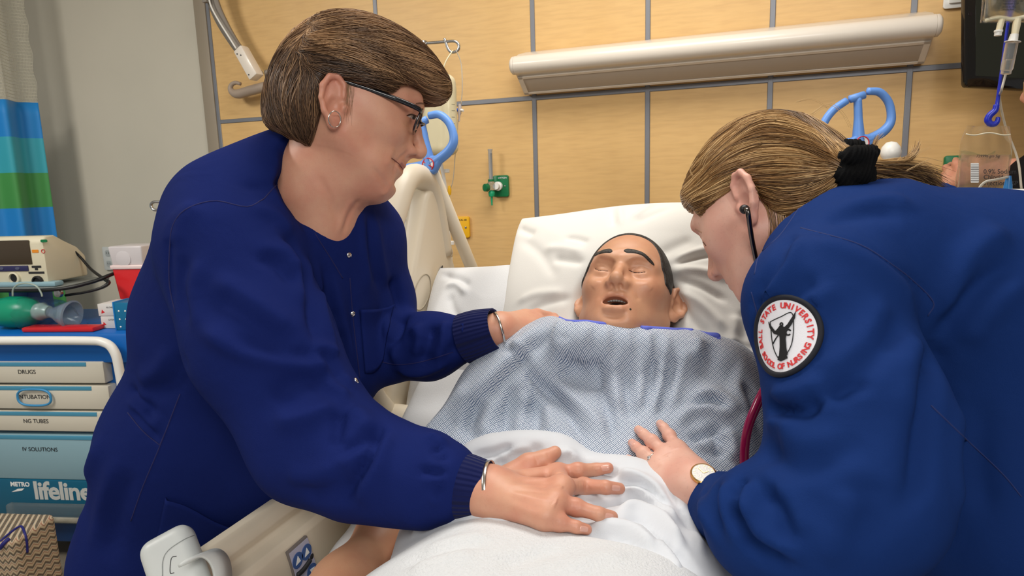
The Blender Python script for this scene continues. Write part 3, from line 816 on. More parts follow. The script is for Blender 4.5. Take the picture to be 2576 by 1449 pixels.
def taper(name, x0, x1, y0, y1, z0, z1, ex, mat, par, bev=0.006):
    bm = bmesh.new(); bmesh.ops.create_cube(bm, size=1)
    for v in bm.verts:
        top = v.co.z > 0; e = ex if top else 0
        v.co = Vector(((x0 - e) if v.co.x < 0 else (x1 + e), (y0 - e) if v.co.y < 0 else (y1 + e), z1 if top else z0))
    bmesh.ops.bevel(bm, geom=list(bm.edges), offset=bev, segments=3, profile=0.5, affect='EDGES')
    bmesh.ops.transform(bm, matrix=CX, verts=bm.verts)
    return bmobj(name, bm, mat, par, True, angle=40)
taper('bin', xs - 0.048, xs + 0.05, 0.2, 0.29, ZT, zl, 0.016, M('red_translucent', rgb(214, 44, 48), 0.3, sss=0.0), shp)
taper('lid_rim', xs - 0.068, xs + 0.07, 0.18, 0.31, zl - 0.006, zl + 0.01, 0.001, M('pink_white_plastic', rgb(236, 214, 212), 0.35), shp, 0.004)
taper('lid', xs - 0.062, xs + 0.064, 0.186, 0.305, zl + 0.008, zt, 0.006, M('frosted_lid', rgb(232, 226, 228), 0.3, trans=0.25), shp)
prism('lid_door', ellipse(0.03, 0.03, 24), 0.004, M('frosted_lid', rgb(0, 0, 0)), shp, CXZ(xs - 0.01, 0.185, zl + 0.035), 0.001)

# ------------------------------------------------------------------ woven bag on the floor
def chevron_material():
    m = bpy.data.materials.new('woven_chevron'); m.use_nodes = True
    t = NT(m); b = t.n['Principled BSDF']
    co = t.new('ShaderNodeTexCoord').outputs['Object']; sp = t.new('ShaderNodeSeparateXYZ'); t.link(co, sp.inputs[0])
    u = t.math('ADD', sp.outputs[0], sp.outputs[1])
    zz = t.math('MULTIPLY', t.math('PINGPONG', t.math('MULTIPLY', u, 1.0), 0.012), 1.0)
    f = t.math('FRACT', t.math('DIVIDE', t.math('ADD', sp.outputs[2], zz), 0.024))
    r = t.new('ShaderNodeValToRGB'); r.color_ramp.interpolation = 'CONSTANT'; e = r.color_ramp.elements
    cs = ((0, rgb(60, 54, 50)), (0.28, rgb(196, 178, 148)), (0.62, rgb(150, 96, 80)), (0.74, rgb(206, 190, 164)), (0.9, rgb(96, 110, 104)))
    for i, (p, c) in enumerate(cs):
        el = e[i] if i < 2 else e.new(p); el.position = p; el.color = c
    t.link(f, r.inputs[0])
    n = t.new('ShaderNodeTexNoise'); n.inputs['Scale'].default_value = 60; t.link(co, n.inputs['Vector'])
    t.link(t.mix(t.math('MULTIPLY', n.outputs[0], 0.5), r.outputs[0], rgb(176, 150, 120)), b.inputs['Base Color'])
    bp = t.new('ShaderNodeBump'); bp.inputs['Strength'].default_value = 0.5; bp.inputs['Distance'].default_value = 0.002
    t.link(f, bp.inputs['Height']); t.link(bp.outputs[0], b.inputs['Normal']); b.inputs['Roughness'].default_value = 0.9
    return m
bo = P(20, 1449, 2.12)
tote = thing('tote_bag', 'woven chevron bag with navy trim standing on the floor', 'bag', (bo[0], bo[1], 0))
fb = Field((bo[0] - 0.26, bo[1] - 0.2, -0.02), (bo[0] + 0.2, bo[1] + 0.25, 0.32), 0.007)
X3 = np.array([cex, cey, cez])
btop = P(48, 1318, 2.12)[2]
fb.rbox((bo[0] - 0.05, bo[1] + 0.03, btop / 2), (0.13, 0.09, btop / 2), 0.03, 0.0, X=X3)
fb.half((bo[0] + 0.09, bo[1], btop), unit(cex * 0.55 + cez), 'sub', 0.02)
V, F = fb.mesh(2); npobj('bag_body', V, F, chevron_material(), tote)
_t = bvh(V, F)
seam('navy_piping', _t, [(2, 1362), (24, 1343), (48, 1326), (58, 1330), (66, 1360), (68, 1390)], 0.004, M('navy_trim', rgb(30, 30, 110), 0.6), tote, lift=0.001)
seam('strap_tab', _t, [(2, 1378), (12, 1366), (22, 1358)], 0.007, M('navy_trim', rgb(30, 30, 110), 0.6), tote, lift=0.002)

# ================================================================== HEADS (local: x = subject's right, y = forward, z = up, origin at eye level between the ears)
def build_head(h=0.0022, mouth_open=False, closed=True, smile=0.0, male=False, neck=None, jowl=0.0, nose=1.0, ears=(1, 1), ear_scale=1.0, tuck=0.0, lips=1.0, splay=0.45, crown=0.0, mouth_w=0.024, ear_up=0.0, eye_up=0.0, lo=(-0.125, -0.16, -0.26), hi=(0.125, 0.15, 0.14), nk=0.03, brow=1.0):
    f = Field(lo, hi, h)
    f.ell((0, -0.012, 0.022 + crown * 0.5), (0.076, 0.098, 0.088 + crown * 0.5), 0.0)
    f.ell((0, 0.022, 0.010 + crown * 0.5), (0.066, 0.068, 0.080 + crown * 0.4), 0.03)
    jw = 0.060 if male else 0.055
    f.ell((0, 0.030, -0.046 if male else -0.050), (jw, 0.055, 0.060 if male else 0.066), 0.03)
    for s in (-1, 1):
        f.cone((s * (jw + 0.002), -0.005, -0.050), (s * 0.022, 0.062, -0.091 if male else -0.098), 0.021, 0.017, 0.025)
        f.ell((s * 0.043, 0.050, -0.020), (0.022, 0.026, 0.019), 0.022)
        f.ell((s * 0.058, 0.02, -0.005), (0.014, 0.03, 0.018), 0.02)
        if jowl: f.ell((s * 0.034, 0.048, -0.075), (0.022, 0.022, 0.026), 0.02)
        f.ell((s * 0.040, 0.0, 0.0) , (0.032, 0.06, 0.05), 0.02)
    f.ell((0, 0.060 if male else 0.066, -0.094 if male else -0.099), (0.025 if male else 0.021, 0.022, 0.018), 0.018)
    if jowl: f.ell((0, 0.028, -0.112), (0.035, 0.045, 0.026), 0.03)
    # brow, sockets, eyes
    f.chain([(-0.048, 0.066, 0.020 + eye_up), (-0.03, 0.080, 0.026 + eye_up), (0, 0.084, 0.022 + eye_up), (0.03, 0.080, 0.026 + eye_up), (0.048, 0.066, 0.020 + eye_up)], [0.010 * brow, 0.012 * brow, 0.012 * brow, 0.012 * brow, 0.010 * brow], 0.015)
    for s in (-1, 1):
        f.ell((s * 0.033, 0.098, -0.001 + eye_up), A(0.0225, 0.020, 0.0165) * (1.12 if male else 1.0), 0.014, 'sub')
        f.ell((s * 0.033, 0.0685, 0.001 + eye_up), (0.0165, 0.0145, 0.0145), 0.006)
    # nose
    f.chain([(0, 0.084, 0.018 + eye_up), (0, 0.0935, -0.004 + eye_up * 0.5), (0, 0.092 + 0.017 * nose, -0.028)], [0.0075, 0.0078, 0.0096], 0.008)
    f.ell((0, 0.091 + 0.016 * nose, -0.033), (0.0115, 0.0105, 0.010), 0.006)
    for s in (-1, 1):
        f.ell((s * 0.0130, 0.096, -0.0360), (0.0068, 0.0095, 0.0074), 0.006)
        f.cone((s * 0.014, 0.087, -0.030), (s * 0.021, 0.076, -0.042), 0.006, 0.006, 0.012)
    for s in (-1, 1): f.cone((s * 0.007, 0.084, 0.0 + eye_up), (s * 0.011, 0.083, -0.030), 0.007, 0.009, 0.008)
    f.cone((0, 0.100, -0.040), (0, 0.088, -0.050), 0.004, 0.004, 0.006)
    for s in (-1, 1):
        f.ell((s * 0.0078, 0.1005, -0.0445), (0.0046, 0.0066, 0.0055), 0.002, 'sub')
    # muzzle and lips
    f.ell((0, 0.068, -0.064), (0.030, 0.021, 0.026), 0.02)
    w = mouth_w + 0.006 * smile; zl = -0.066; up = 0.006 * smile
    op = 0.011 if mouth_open else 0.0
    for s in (-1, 1):
        f.chain([(0, 0.0895, zl + 0.004 + op * 0.5), (s * 0.010, 0.0885, zl + 0.0048 + op * 0.5), (s * w, 0.074 - 0.004 * smile, zl + up)], [0.0042 * lips, 0.0042 * lips, 0.0025], 0.005)
        f.chain([(0, 0.0865, zl - 0.0055 - op), (s * 0.011, 0.0855, zl - 0.005 - op * 0.9), (s * w, 0.074 - 0.004 * smile, zl + up)], [0.0055 * lips, 0.005 * lips, 0.0025], 0.005)
    f.ell((0, 0.090, -0.090 - op * 0.4), (0.018, 0.010, 0.006), 0.010, 'sub')
    if mouth_open:
        for s in (-1, 1):
            f.chain([(0, 0.085, zl - 0.0035), (s * (w - 0.004), 0.078, zl - 0.004)], [0.0080, 0.0028], 0.003, 'sub')
        f.ell((0, 0.076, zl - 0.001), (0.0225, 0.024, 0.009), 0.003, 'sub')
    else:
        for s in (-1, 1):
            f.chain([(0, 0.0945, zl - 0.0005), (s * 0.012, 0.0925, zl - 0.0005 + up * 0.3), (s * (w + 0.001), 0.080 - 0.004 * smile, zl + up)], [0.0016, 0.0015, 0.0012], 0.003, 'sub')
    # ears
    for s, on in ((-1, ears[0]), (1, ears[1])):
        if not on: continue
        c = A(s * 0.0735, -0.014, -0.016 + ear_up); es = ear_scale
        bk = unit(A(s * splay, -1.0, -0.12)); upv = A(0, -0.16, 1); upv = unit(upv - bk * np.dot(upv, bk))
        out = np.cross(bk, upv); out = out * (1 if out[0] * s > 0 else -1)
        Xe = np.array([bk, upv, out])
        def E(a, b, o): return c + (bk * a + upv * b + out * o) * es      # a: backwards, b: up, o: outwards
        f.ell(E(0.013, 0.004, 0.004), A(0.019, 0.030, 0.0048) * es, 0.006, X=Xe)
        rim = [(0.002, 0.010), (0.004, 0.026), (0.013, 0.035), (0.024, 0.032), (0.031, 0.018), (0.030, 0.002), (0.024, -0.014), (0.014, -0.024)]
        f.chain([E(a, b, 0.0095) for a, b in rim], [x * es for x in (0.003, 0.0038, 0.004, 0.0042, 0.0042, 0.004, 0.0038, 0.004)], 0.003)
        f.ell(E(0.010, -0.026, 0.006), A(0.0085, 0.0095, 0.0052) * es, 0.006, X=Xe)
        f.ell(E(0.012, -0.004, 0.0125), A(0.0105, 0.0135, 0.0095) * es, 0.002, 'sub', X=Xe)
        f.chain([E(0.010, 0.022, 0.012), E(0.021, 0.018, 0.012), E(0.024, 0.002, 0.012)], [0.0042 * es] * 3, 0.002, 'sub')
        f.ell(E(-0.001, -0.004, 0.008), A(0.005, 0.007, 0.004) * es, 0.004, X=Xe)
    # neck
    if neck:
        for a, b, ra, rb in neck: f.cone(a, b, ra, rb, nk)
    return f
def place(V, X):
    X = np.array(X); return V @ X[:3, :3].T + X[:3, 3]
def head_frame(o, fwd, up, s=1.0):
    fwd = unit(fwd); up = np.asarray(up, float); up = unit(up - fwd * np.dot(up, fwd)); rt = np.cross(fwd, up)
    m = np.eye(4); m[:3, 0] = rt * s; m[:3, 1] = fwd * s; m[:3, 2] = up * s; m[:3, 3] = o
    return m
def skin_material(name, base, red, freck=0.0, rough=0.5, bump=0.12, bscale=900, sss=0.12, vs=28):
    m = bpy.data.materials.new(name); m.use_nodes = True
    t = NT(m); b = t.n['Principled BSDF']
    co = t.new('ShaderNodeTexCoord').outputs['Object']
    n = t.new('ShaderNodeTexNoise'); n.inputs['Scale'].default_value = vs; n.inputs['Detail'].default_value = 3; t.link(co, n.inputs['Vector'])
    r = t.new('ShaderNodeMapRange'); r.inputs[1].default_value = 0.35; r.inputs[2].default_value = 0.7; t.link(n.outputs[0], r.inputs[0])
    c = t.mix(t.math('MULTIPLY', r.outputs[0], 0.75), base, red)
    if freck:
        v = t.new('ShaderNodeTexNoise'); v.inputs['Scale'].default_value = 260; t.link(co, v.inputs['Vector'])
        r2 = t.new('ShaderNodeMapRange'); r2.inputs[1].default_value = 0.58; r2.inputs[2].default_value = 0.75; t.link(v.outputs[0], r2.inputs[0])
        c = t.mix(t.math('MULTIPLY', r2.outputs[0], freck), c, tuple(x * 0.55 for x in red[:3]) + (1,))
    at = t.new('ShaderNodeAttribute', attribute_name='lip')
    c = t.mix(at.outputs['Fac'], c, tuple(a * k for a, k in zip(base[:3], (0.78, 0.50, 0.52))) + (1,))
    t.link(c, b.inputs['Base Color']); b.inputs['Roughness'].default_value = rough
    b.inputs['Subsurface Weight'].default_value = sss; b.inputs['Subsurface Radius'].default_value = (0.008, 0.003, 0.0015); b.inputs['Subsurface Scale'].default_value = 1.0
    v = t.new('ShaderNodeTexVoronoi'); v.inputs['Scale'].default_value = bscale; t.link(co, v.inputs['Vector'])
    bp = t.new('ShaderNodeBump'); bp.inputs['Strength'].default_value = bump; bp.inputs['Distance'].default_value = 0.0008
    t.link(v.outputs['Distance'], bp.inputs['Height']); t.link(bp.outputs[0], b.inputs['Normal'])
    return m
def set_attr(o, name, vals):
    a = o.data.attributes.new(name, 'FLOAT', 'POINT'); a.data.foreach_set('value', np.asarray(vals, np.float32))
def join_parts(parts):
    V, F, o = [], [], 0
    for v, q in parts: V.append(v); F.append(q + o); o += len(v)
    return np.vstack(V), np.vstack(F)

# ------------------------------------------------------------------ hair: locks that run over a hair volume along painted flow lines
def hair_strands(V, F, guides, n, length, rad, seg=9, lift=(0.0005, 0.003), mirror=None, jitter=0.12, keep=None, seed=1, tip=0.35, drop=0.0):
    """guides: list of world polylines on the surface. Returns tubes merged as arrays."""
    rng = np.random.default_rng(seed)
    tree = bvh(V, F); N = vnormals(V, F)
    gp, gt = [], []
    for g in guides:
        g = np.asarray(g); 
        if len(g) < 2: continue
        d = np.gradient(g, axis=0); d /= np.maximum(np.linalg.norm(d, axis=1, keepdims=True), 1e-9)
        gp.append(g); gt.append(d)
        if mirror is not None:
            o, nx = mirror
            gm = g - 2 * ((g - o) @ nx)[:, None] * nx; dm = d - 2 * (d @ nx)[:, None] * nx
            gp.append(gm); gt.append(dm)
    gp, gt = np.vstack(gp), np.vstack(gt)
    a = 0.5 * np.linalg.norm(np.cross(V[F[:, 2]] - V[F[:, 0]], V[F[:, 3]] - V[F[:, 1]]), axis=1)
    fi = rng.choice(len(F), n, p=a / a.sum())
    uv = rng.random((n, 2))
    q = V[F[fi]]
    p = (q[:, 0] * ((1 - uv[:, :1]) * (1 - uv[:, 1:])) + q[:, 1] * (uv[:, :1] * (1 - uv[:, 1:])) + q[:, 2] * (uv[:, :1] * uv[:, 1:]) + q[:, 3] * ((1 - uv[:, :1]) * uv[:, 1:]))
    if keep is not None: p = p[keep(p)]
    n = len(p)
    L = length[0] + (length[1] - length[0]) * rng.random(n); lf = lift[0] + (lift[1] - lift[0]) * rng.random(n) ** 2
    jit = rng.normal(0, jitter, (n, 3))
    path = np.empty((seg, n, 3)); nor = np.zeros((n, 3)); alive = np.ones(n, bool)
    cur = p.copy()
    def flow(cur):
        dirs = np.empty((n, 3))
        for i0 in range(0, n, 1500):
            c = cur[i0:i0 + 1500]
            w = 1.0 / (((c[:, None] - gp[None]) ** 2).sum(2) + 1e-5) ** 2
            dirs[i0:i0 + 1500] = (w @ gt) / w.sum(1, keepdims=True)
        return dirs
    for s in range(3):                     # walk back up the flow first
        d_ = -flow(cur); d_ /= np.maximum(np.linalg.norm(d_, axis=1, keepdims=True), 1e-6)
        cur = cur + d_ * (L * 0.5 / 3)[:, None]
        for i in range(n): cur[i] = tree.find_nearest(Vector(cur[i]))[0]
    for s in range(seg):
        for i in range(n):
            h = tree.find_nearest(Vector(cur[i]))
            cur[i] = h[0]; nor[i] = h[1]
        e = np.sin(np.pi * min(0.5, s / (seg - 1) * 0.9 + 0.05))
        path[s] = cur + nor * (lf * e)[:, None]
        dirs = flow(cur)
        dirs += jit; dirs[:, 2] -= drop
        dirs -= nor * (dirs * nor).sum(1, keepdims=True)
        dirs /= np.maximum(np.linalg.norm(dirs, axis=1, keepdims=True), 1e-6)
        cur = cur + dirs * (L / (seg - 1))[:, None]
    r = rad[0] + (rad[1] - rad[0]) * rng.random(n)
    prof = np.interp(np.linspace(0, 1, seg), [0, 0.15, 0.7, 1], [0.5, 1, 0.9, tip])
    tg = np.gradient(path, axis=0); tg /= np.maximum(np.linalg.norm(tg, axis=2, keepdims=True), 1e-9)
    u = np.cross(tg, np.array([0.31, 0.52, 0.79])); u /= np.maximum(np.linalg.norm(u, axis=2, keepdims=True), 1e-9); w = np.cross(tg, u)
    ring = []
    for k in range(3):
        an = 2 * math.pi * k / 3
        ring.append(path + (r[None, :, None] * prof[:, None, None]) * (math.cos(an) * u + math.sin(an) * w))
    ring = np.stack(ring, 2)               # seg, n, 3, xyz
    VV = ring.transpose(1, 0, 2, 3).reshape(-1, 3)
    base = np.arange(n)[:, None, None] * (seg * 3)
    i = np.arange(seg - 1)[None, :, None] * 3; k = np.arange(3)[None, None, :]; l = (k + 1) % 3
    FF = np.stack([base + i + k, base + i + l, base + i + 3 + l, base + i + 3 + k], 3).reshape(-1, 4)
    cl = np.sin(p @ np.array([61.0, 47.0, 83.0])) * 0.5 + 0.5
    tone = np.repeat(np.clip(0.45 * rng.random(n) + 0.55 * cl, 0, 1), seg * 3)
    return VV, FF, tone
def hair_material(name, dark, mid, light, rough=0.42):
    m = bpy.data.materials.new(name); m.use_nodes = True
    t = NT(m); b = t.n['Principled BSDF']
    at = t.new('ShaderNodeAttribute', attribute_name='tone')
    r = t.new('ShaderNodeValToRGB'); e = r.color_ramp.elements
    e[0].position = 0.05; e[0].color = dark; e[1].position = 0.95; e[1].color = light
    el = e.new(0.5); el.color = mid
    t.link(at.outputs['Fac'], r.inputs[0]); t.link(r.outputs[0], b.inputs['Base Color'])
    b.inputs['Roughness'].default_value = rough; b.inputs['Specular IOR Level'].default_value = 0.45
    return m

# ================================================================== BED
m_sheet = M('white_cotton_sheet', rgb(216, 219, 224), 0.85, var=0.03, vscale=6, bump=0.12, bscale=700, sheen=0.1)
m_fitted = M('fitted_sheet_cotton', rgb(208, 208, 208), 0.85, bump=0.25, bscale=500)
m_pillow = M('pillowcase_cotton', rgb(222, 219, 212), 0.85, bump=0.1, bscale=600, sheen=0.1)
m_fleece = M('white_fleece', rgb(218, 220, 222), 0.95, var=0.05, vscale=240, bump=0.9, bscale=330, sheen=0.4)
BX0, BX1 = -0.655, 0.245
HY, HZ, SL = 0.853, 0.80, 0.65            # hinge of the backrest, its height, its slope
bed = thing('hospital_bed', 'beige adjustable hospital bed with raised backrest and plastic side rails', 'bed', (-0.2, 0.6, 0.0))
# mattress in its fitted sheet
f = Field((BX0 - 0.04, -0.75, 0.58), (BX1 + 0.04, 1.75, 1.42), 0.012)
f.rbox(((BX0 + BX1) / 2, 0.07, HZ - 0.07), ((BX1 - BX0) / 2, 0.80, 0.07), 0.035, 0.0)
tt = unit(A(0, 1, SL)); nn = A(0, -tt[2], tt[1])
c = A((BX0 + BX1) / 2, HY, HZ) + tt * 0.32 - nn * 0.07
f.rbox(c, ((BX1 - BX0) / 2, 0.35, 0.07), 0.035, 0.05, X=np.array([(1, 0, 0), tt, nn]))
V, F = f.mesh(2); mattress = npobj('mattress', V, F, m_fitted, bed)
T_MAT = bvh(V, F)
# frame under it
box('deck', (BX0 + 0.03, -0.7, 0.60), (BX1 - 0.03, 0.85, 0.655), m_beige2, bed, 0.01)
Xb = frame(A((BX0 + BX1) / 2, HY, HZ) - nn * 0.145, (1, 0, 0), tt)
box('backrest_deck', (-0.42, -0.02, -0.04), (0.42, 0.66, 0.0), m_beige2, bed, 0.01, X=Xb)
box('base_frame', (-0.55, -0.6, 0.30), (0.15, 1.6, 0.40), m_beige2, bed, 0.02)
for y in (-0.1, 1.0): tube('lift_arm', [(-0.2, y, 0.36), (-0.2, y + 0.25, 0.63)], 0.05, m_beige2, bed, n=12)
for x in (-0.5, 0.1):
    for y in (-0.5, 1.5):
        lathe('caster', [(0, -0.02), (0.065, -0.02), (0.07, -0.012), (0.07, 0.012), (0.065, 0.02), (0, 0.02)], m_dark, bed, X=zframe((x, y, 0.07), (1, 0, 0)))
        tube('caster_stem', [(x, y, 0.10), (x, y, 0.31)], 0.02, m_dark, bed, n=10)
# head-end left rail
RX = -0.72
def rx(px, py, x=RX): return onX(px, py, x)
ring = [(1112, 640), (1099, 560), (1086, 495), (1066, 452), (1040, 442), (1016, 466), (992, 540), (966, 630), (942, 730), (925, 840), (921, 930), (932, 990), (962, 1030), (1005, 1062)]
rail = tube('side_rail', [rx(*q) for q in ring], 0.027, m_beige, bed, n=18, smooth_n=70, label='raised left head rail')
pan = [(1072, 470), (1090, 520), (1104, 590), (1126, 655), (1131, 690), (1118, 722), (1098, 800), (1070, 900), (1050, 1000), (1036, 1075), (985, 1068), (962, 1030), (976, 930), (1000, 800), (1022, 680), (1044, 560), (1056, 490)]
pts = crom([rx(*q)[1:] for q in pan] + [rx(*pan[0])[1:]], 80)[:-1]
X = Matrix(((0, 0, 1, RX - 0.03), (1, 0, 0, 0), (0, 1, 0, 0), (0, 0, 0, 1)))
prism('rail_panel', [tuple(q) for q in pts], 0.05, m_beige, rail, X, 0.014, seg=4)
tube('oval_seam', [rx(1062 + 19 * math.cos(a) - 9 * math.sin(a), 735 + 45 * math.sin(a), RX + 0.0205) for a in np.linspace(0, 6.283, 40, endpoint=False)], 0.0014, M('beige_groove', rgb(170, 158, 138), 0.6), rail, n=6, closed=True)
for cx, cy in ((1108, 690), (1100, 745), (1091, 800)):
    q = rx(cx, cy, RX + 0.021); prism('slot', [(-0.012, -0.02), (0.008, -0.012), (0.012, 0.02), (-0.006, 0.012)], 0.002, m_dark, rail, frame(q, (0, 1, 0), None, (1, 0, 0)))
tube('rail_grip', [rx(1113, 690, RX + 0.035), rx(1103, 740, RX + 0.04), rx(1100, 770, RX + 0.035)], 0.012, m_beige, rail, n=12, smooth_n=12)
lathe('rail_pivot', [(0, -0.03), (0.026, -0.03), (0.03, -0.02), (0.03, 0.03), (0.026, 0.04), (0, 0.04)], m_beige, bed, X=zframe(rx(1003, 1052, RX + 0.03), (1, 0, 0)))
tube('rail_link', [rx(1003, 1052, RX + 0.03), rx(1040, 1085, RX + 0.05), rx(1075, 1120, RX + 0.08)], 0.022, m_beige, bed, n=12)
tube('rail_link', [rx(1050, 985, RX + 0.03), rx(1046, 1030, RX + 0.05), rx(1030, 1065, RX + 0.06)], 0.014, m_beige, bed, n=12)
# foot-end left rail with its key pad
cs = [(-0.757, 0.862), (-0.753, 0.876), (-0.742, 0.885), (-0.728, 0.885), (-0.717, 0.876), (-0.712, 0.862), (-0.716, 0.848), (-0.711, 0.842), (-0.692, 0.838), (-0.684, 0.828), (-0.682, 0.80), (-0.690, 0.55), (-0.745, 0.55), (-0.752, 0.84)]
X = Matrix(((1, 0, 0, 0), (0, 0, 1, 0.15), (0, 1, 0, 0), (0, 0, 0, 1)))
r2 = prism('side_rail', cs, 0.90, m_beige, bed, X, 0.002, label='lowered left rail with key pad', seg=2)
kx = -0.6805
def kp(px, py): return onX(px, py, kx + 0.001)
kc = [kp(*q)[1:] for q in ((722, 1390), (772, 1346), (806, 1450), (757, 1510))]
X = Matrix(((0, 0, 1, kx - 0.004), (1, 0, 0, 0), (0, 1, 0, 0), (0, 0, 0, 1)))
kpad = prism('key_pad', [tuple(q) for q in kc], 0.006, M('grey_bezel', rgb(120, 112, 108), 0.5), r2, X, 0.002)
kin = np.array(kc); kin = kin.mean(0) + (kin - kin.mean(0)) * 0.92
X2 = Matrix(((0, 0, 1, kx + 0.002), (1, 0, 0, 0), (0, 1, 0, 0), (0, 0, 0, 1)))
prism('key_sheet', [tuple(q) for q in kin], 0.0008, M('lilac_grey_film', rgb(186, 184, 204), 0.4), kpad, X2)
for (px, py, rot) in ((746, 1409, 0), (768, 1388, 0), (782, 1436, 1)):
    q = kp(px, py); Xq = frame((kx + 0.0029, q[1], q[2]), (0, 1, 0), None, (1, 0, 0))
    prism('key', ellipse(0.0125, 0.0135, 28), 0.0012, M('blue_key', rgb(62, 92, 150), 0.4), kpad, Xq)
    tri = [(-0.006, -0.006), (0.006, -0.004), (0.0, 0.008)] if not rot else [(-0.006, 0.006), (0.006, 0.005), (0.0, -0.008)]
    prism('arrow', tri, 0.0006, m_whitep, kpad, Xq @ Matrix.Translation((0, 0, 0.0012)))
bl = [kp(*q) + A(0.003, 0, 0) for q in ((744, 1446), (757, 1434), (768, 1420), (776, 1408))]
tube('patient_mark', bl, 0.0042, m_print, kpad, n=8, smooth_n=12)
lathe('mark_head', [(0, -0.002), (0.005, 0), (0, 0.002)], m_print, kpad, n=14, X=zframe(kp(781, 1399) + A(0.003, 0, 0), (1, 0, 0)))
# right rails, seen from the other side of the bed
for y0, y1, z0, z1 in ((1.02, 1.50, 0.86, 1.30),):
    rr = tube('side_rail', [(0.315, y0, z0), (0.315, y0 - 0.02, z0 + 0.2), (0.315, y0 + 0.10, z1 - 0.03), (0.315, (y0 + y1) / 2, z1), (0.315, y1 - 0.04, z1 - 0.06), (0.315, y1, z0 + 0.25), (0.315, y1 - 0.05, z0 + 0.02)], 0.025, m_beige, bed, n=14, smooth_n=50, label='right head rail')
    prism('rail_panel', rrect(0.34, 0.30, 0.08, cx=1.26, cy=1.0), 0.03, m_beige, rr, Matrix(((0, 0, 1, 0.30), (1, 0, 0, 0), (0, 1, 0, 0), (0, 0, 0, 1))), 0.01)
# push-handle posts with pale blue line holders
def line_holder(post, X, s, flip):
    """blue loops on a post; local x right, y up, z towards the viewer"""
    def w(x, y): return np.array(X @ Vector((x * flip * s, y * s, 0)))
    out = tube('line_holder', [w(*q) for q in ((0.026, 0.086), (0.052, 0.080), (0.070, 0.058), (0.076, 0.030), (0.072, 0.008), (0.055, -0.008), (0.03, -0.018), (0.0, -0.026))], [0.0085, 0.0092, 0.0092, 0.0095, 0.0105, 0.0115, 0.012, 0.013], m_hblue, bed, n=14, smooth_n=44, label='pale blue plastic line holder')
    tube('holder_arm', [w(*q) for q in ((-0.022, 0.072), (-0.052, 0.056), (-0.074, 0.032), (-0.082, 0.006), (-0.074, -0.012), (-0.05, -0.018), (-0.02, -0.022), (0.0, -0.026))], [0.0085, 0.0092, 0.0092, 0.0095, 0.0105, 0.0115, 0.012, 0.013], m_hblue, out, n=14, smooth_n=44)
    tube('holder_stem', [w(0.0, -0.045), w(0.0, -0.02), w(0.002, 0.03), w(0.003, 0.074)], [0.016, 0.015, 0.0095, 0.009], m_hblue, out, n=14, smooth_n=20)
    tube('holder_bar', [w(-0.014, 0.074), w(0.018, 0.079)], 0.0092, m_hblue, out, n=14)
    pr_ = [(-0.05, -0.02), (-0.02, -0.012), (0.0, -0.004), (0.025, -0.01), (0.05, -0.004), (0.03, -0.03), (0.012, -0.048), (-0.012, -0.048), (-0.03, -0.034)]
    Xp = X @ Matrix.Scale(s, 4) @ Matrix.Translation((0, 0, -0.009))
    prism('holder_plate', [(x * flip, y) for x, y in (pr_ if flip > 0 else pr_)], 0.020, m_hblue, out, Xp, 0.006, seg=3)
    Xs = X @ Matrix.Scale(s, 4) @ Matrix.Translation((0.002 * flip, -0.026, 0.0117))
    st = prism('warning_sticker', ellipse(0.0155, 0.0155, 32), 0.0006, m_whitep, out, Xs)
    Xs = Xs @ Matrix.Translation((0, 0, 0.0009))
    ringp = [np.array(Xs @ Vector((0.0145 * math.cos(a), 0.0145 * math.sin(a), 0))) for a in np.linspace(0, 6.283, 32, endpoint=False)]
    tube('red_circle', ringp, 0.0013 * s, m_red, st, n=6, closed=True)
    tube('lift_mark', [np.array(Xs @ Vector(q)) for q in ((-0.006, -0.010, 0), (-0.0065, -0.002, 0), (0.0, 0.003, 0), (0.005, 0.002, 0), (0.006, -0.008, 0))], 0.0009 * s, m_print, st, n=6, smooth_n=16)
    tube('lift_mark', [np.array(Xs @ Vector(q)) for q in ((-0.005, 0.008, 0), (0.0, 0.010, 0), (0.005, 0.008, 0))], 0.0007 * s, m_print, st, n=6)
    tube('red_slash', [np.array(Xs @ Vector(q)) for q in ((-0.0105, 0.010, 0.0008), (0.0105, -0.010, 0.0008))], 0.0012 * s, m_red, st, n=6)
hl = P(1079, 413, 1.52); hb = P(1183, 665, 1.70)
tube('handle_post', [hb + (hb - hl) * 1.4, hb, hl], 0.0165, m_beige, bed, n=14)
line_holder(None, frame(hl + A(0, -0.005, 0.022), A(0.90, 0.0, 0.22), A(-0.28, 0.1, 0.95)), 1.0, 1)
hr = P(2157, 358, 1.52)
tube('handle_post', [hr + A(0.03, 0.02, -0.75), hr + A(0.0, 0, -0.03)], 0.0165, m_beige, bed, n=14)
line_holder(None, frame(hr + A(0, 0, 0.024), ROT[:, 0] + 0.14 * A(0, 0, 1), A(0, 0, 1)), 1.04, 1)
for px, py, d in ((2241, 382, 1.62), (1013, 630, 1.72), (1118, 635, 1.78)):
    q = P(px, py, d)
    lathe('post_knob', [(0, 0.026), (0.012, 0.023), (0.021, 0.012), (0.024, 0.0), (0.022, -0.012), (0.012, -0.022), (0.01, -0.04), (0.01, -0.2), (0, -0.2)], m_white, bed, X=zframe(q, (0, 0, 1)))
# head board between the posts
box('head_board', (-0.60, 1.74, 0.52), (0.20, 1.78, 1.02), m_beige, bed, 0.015)

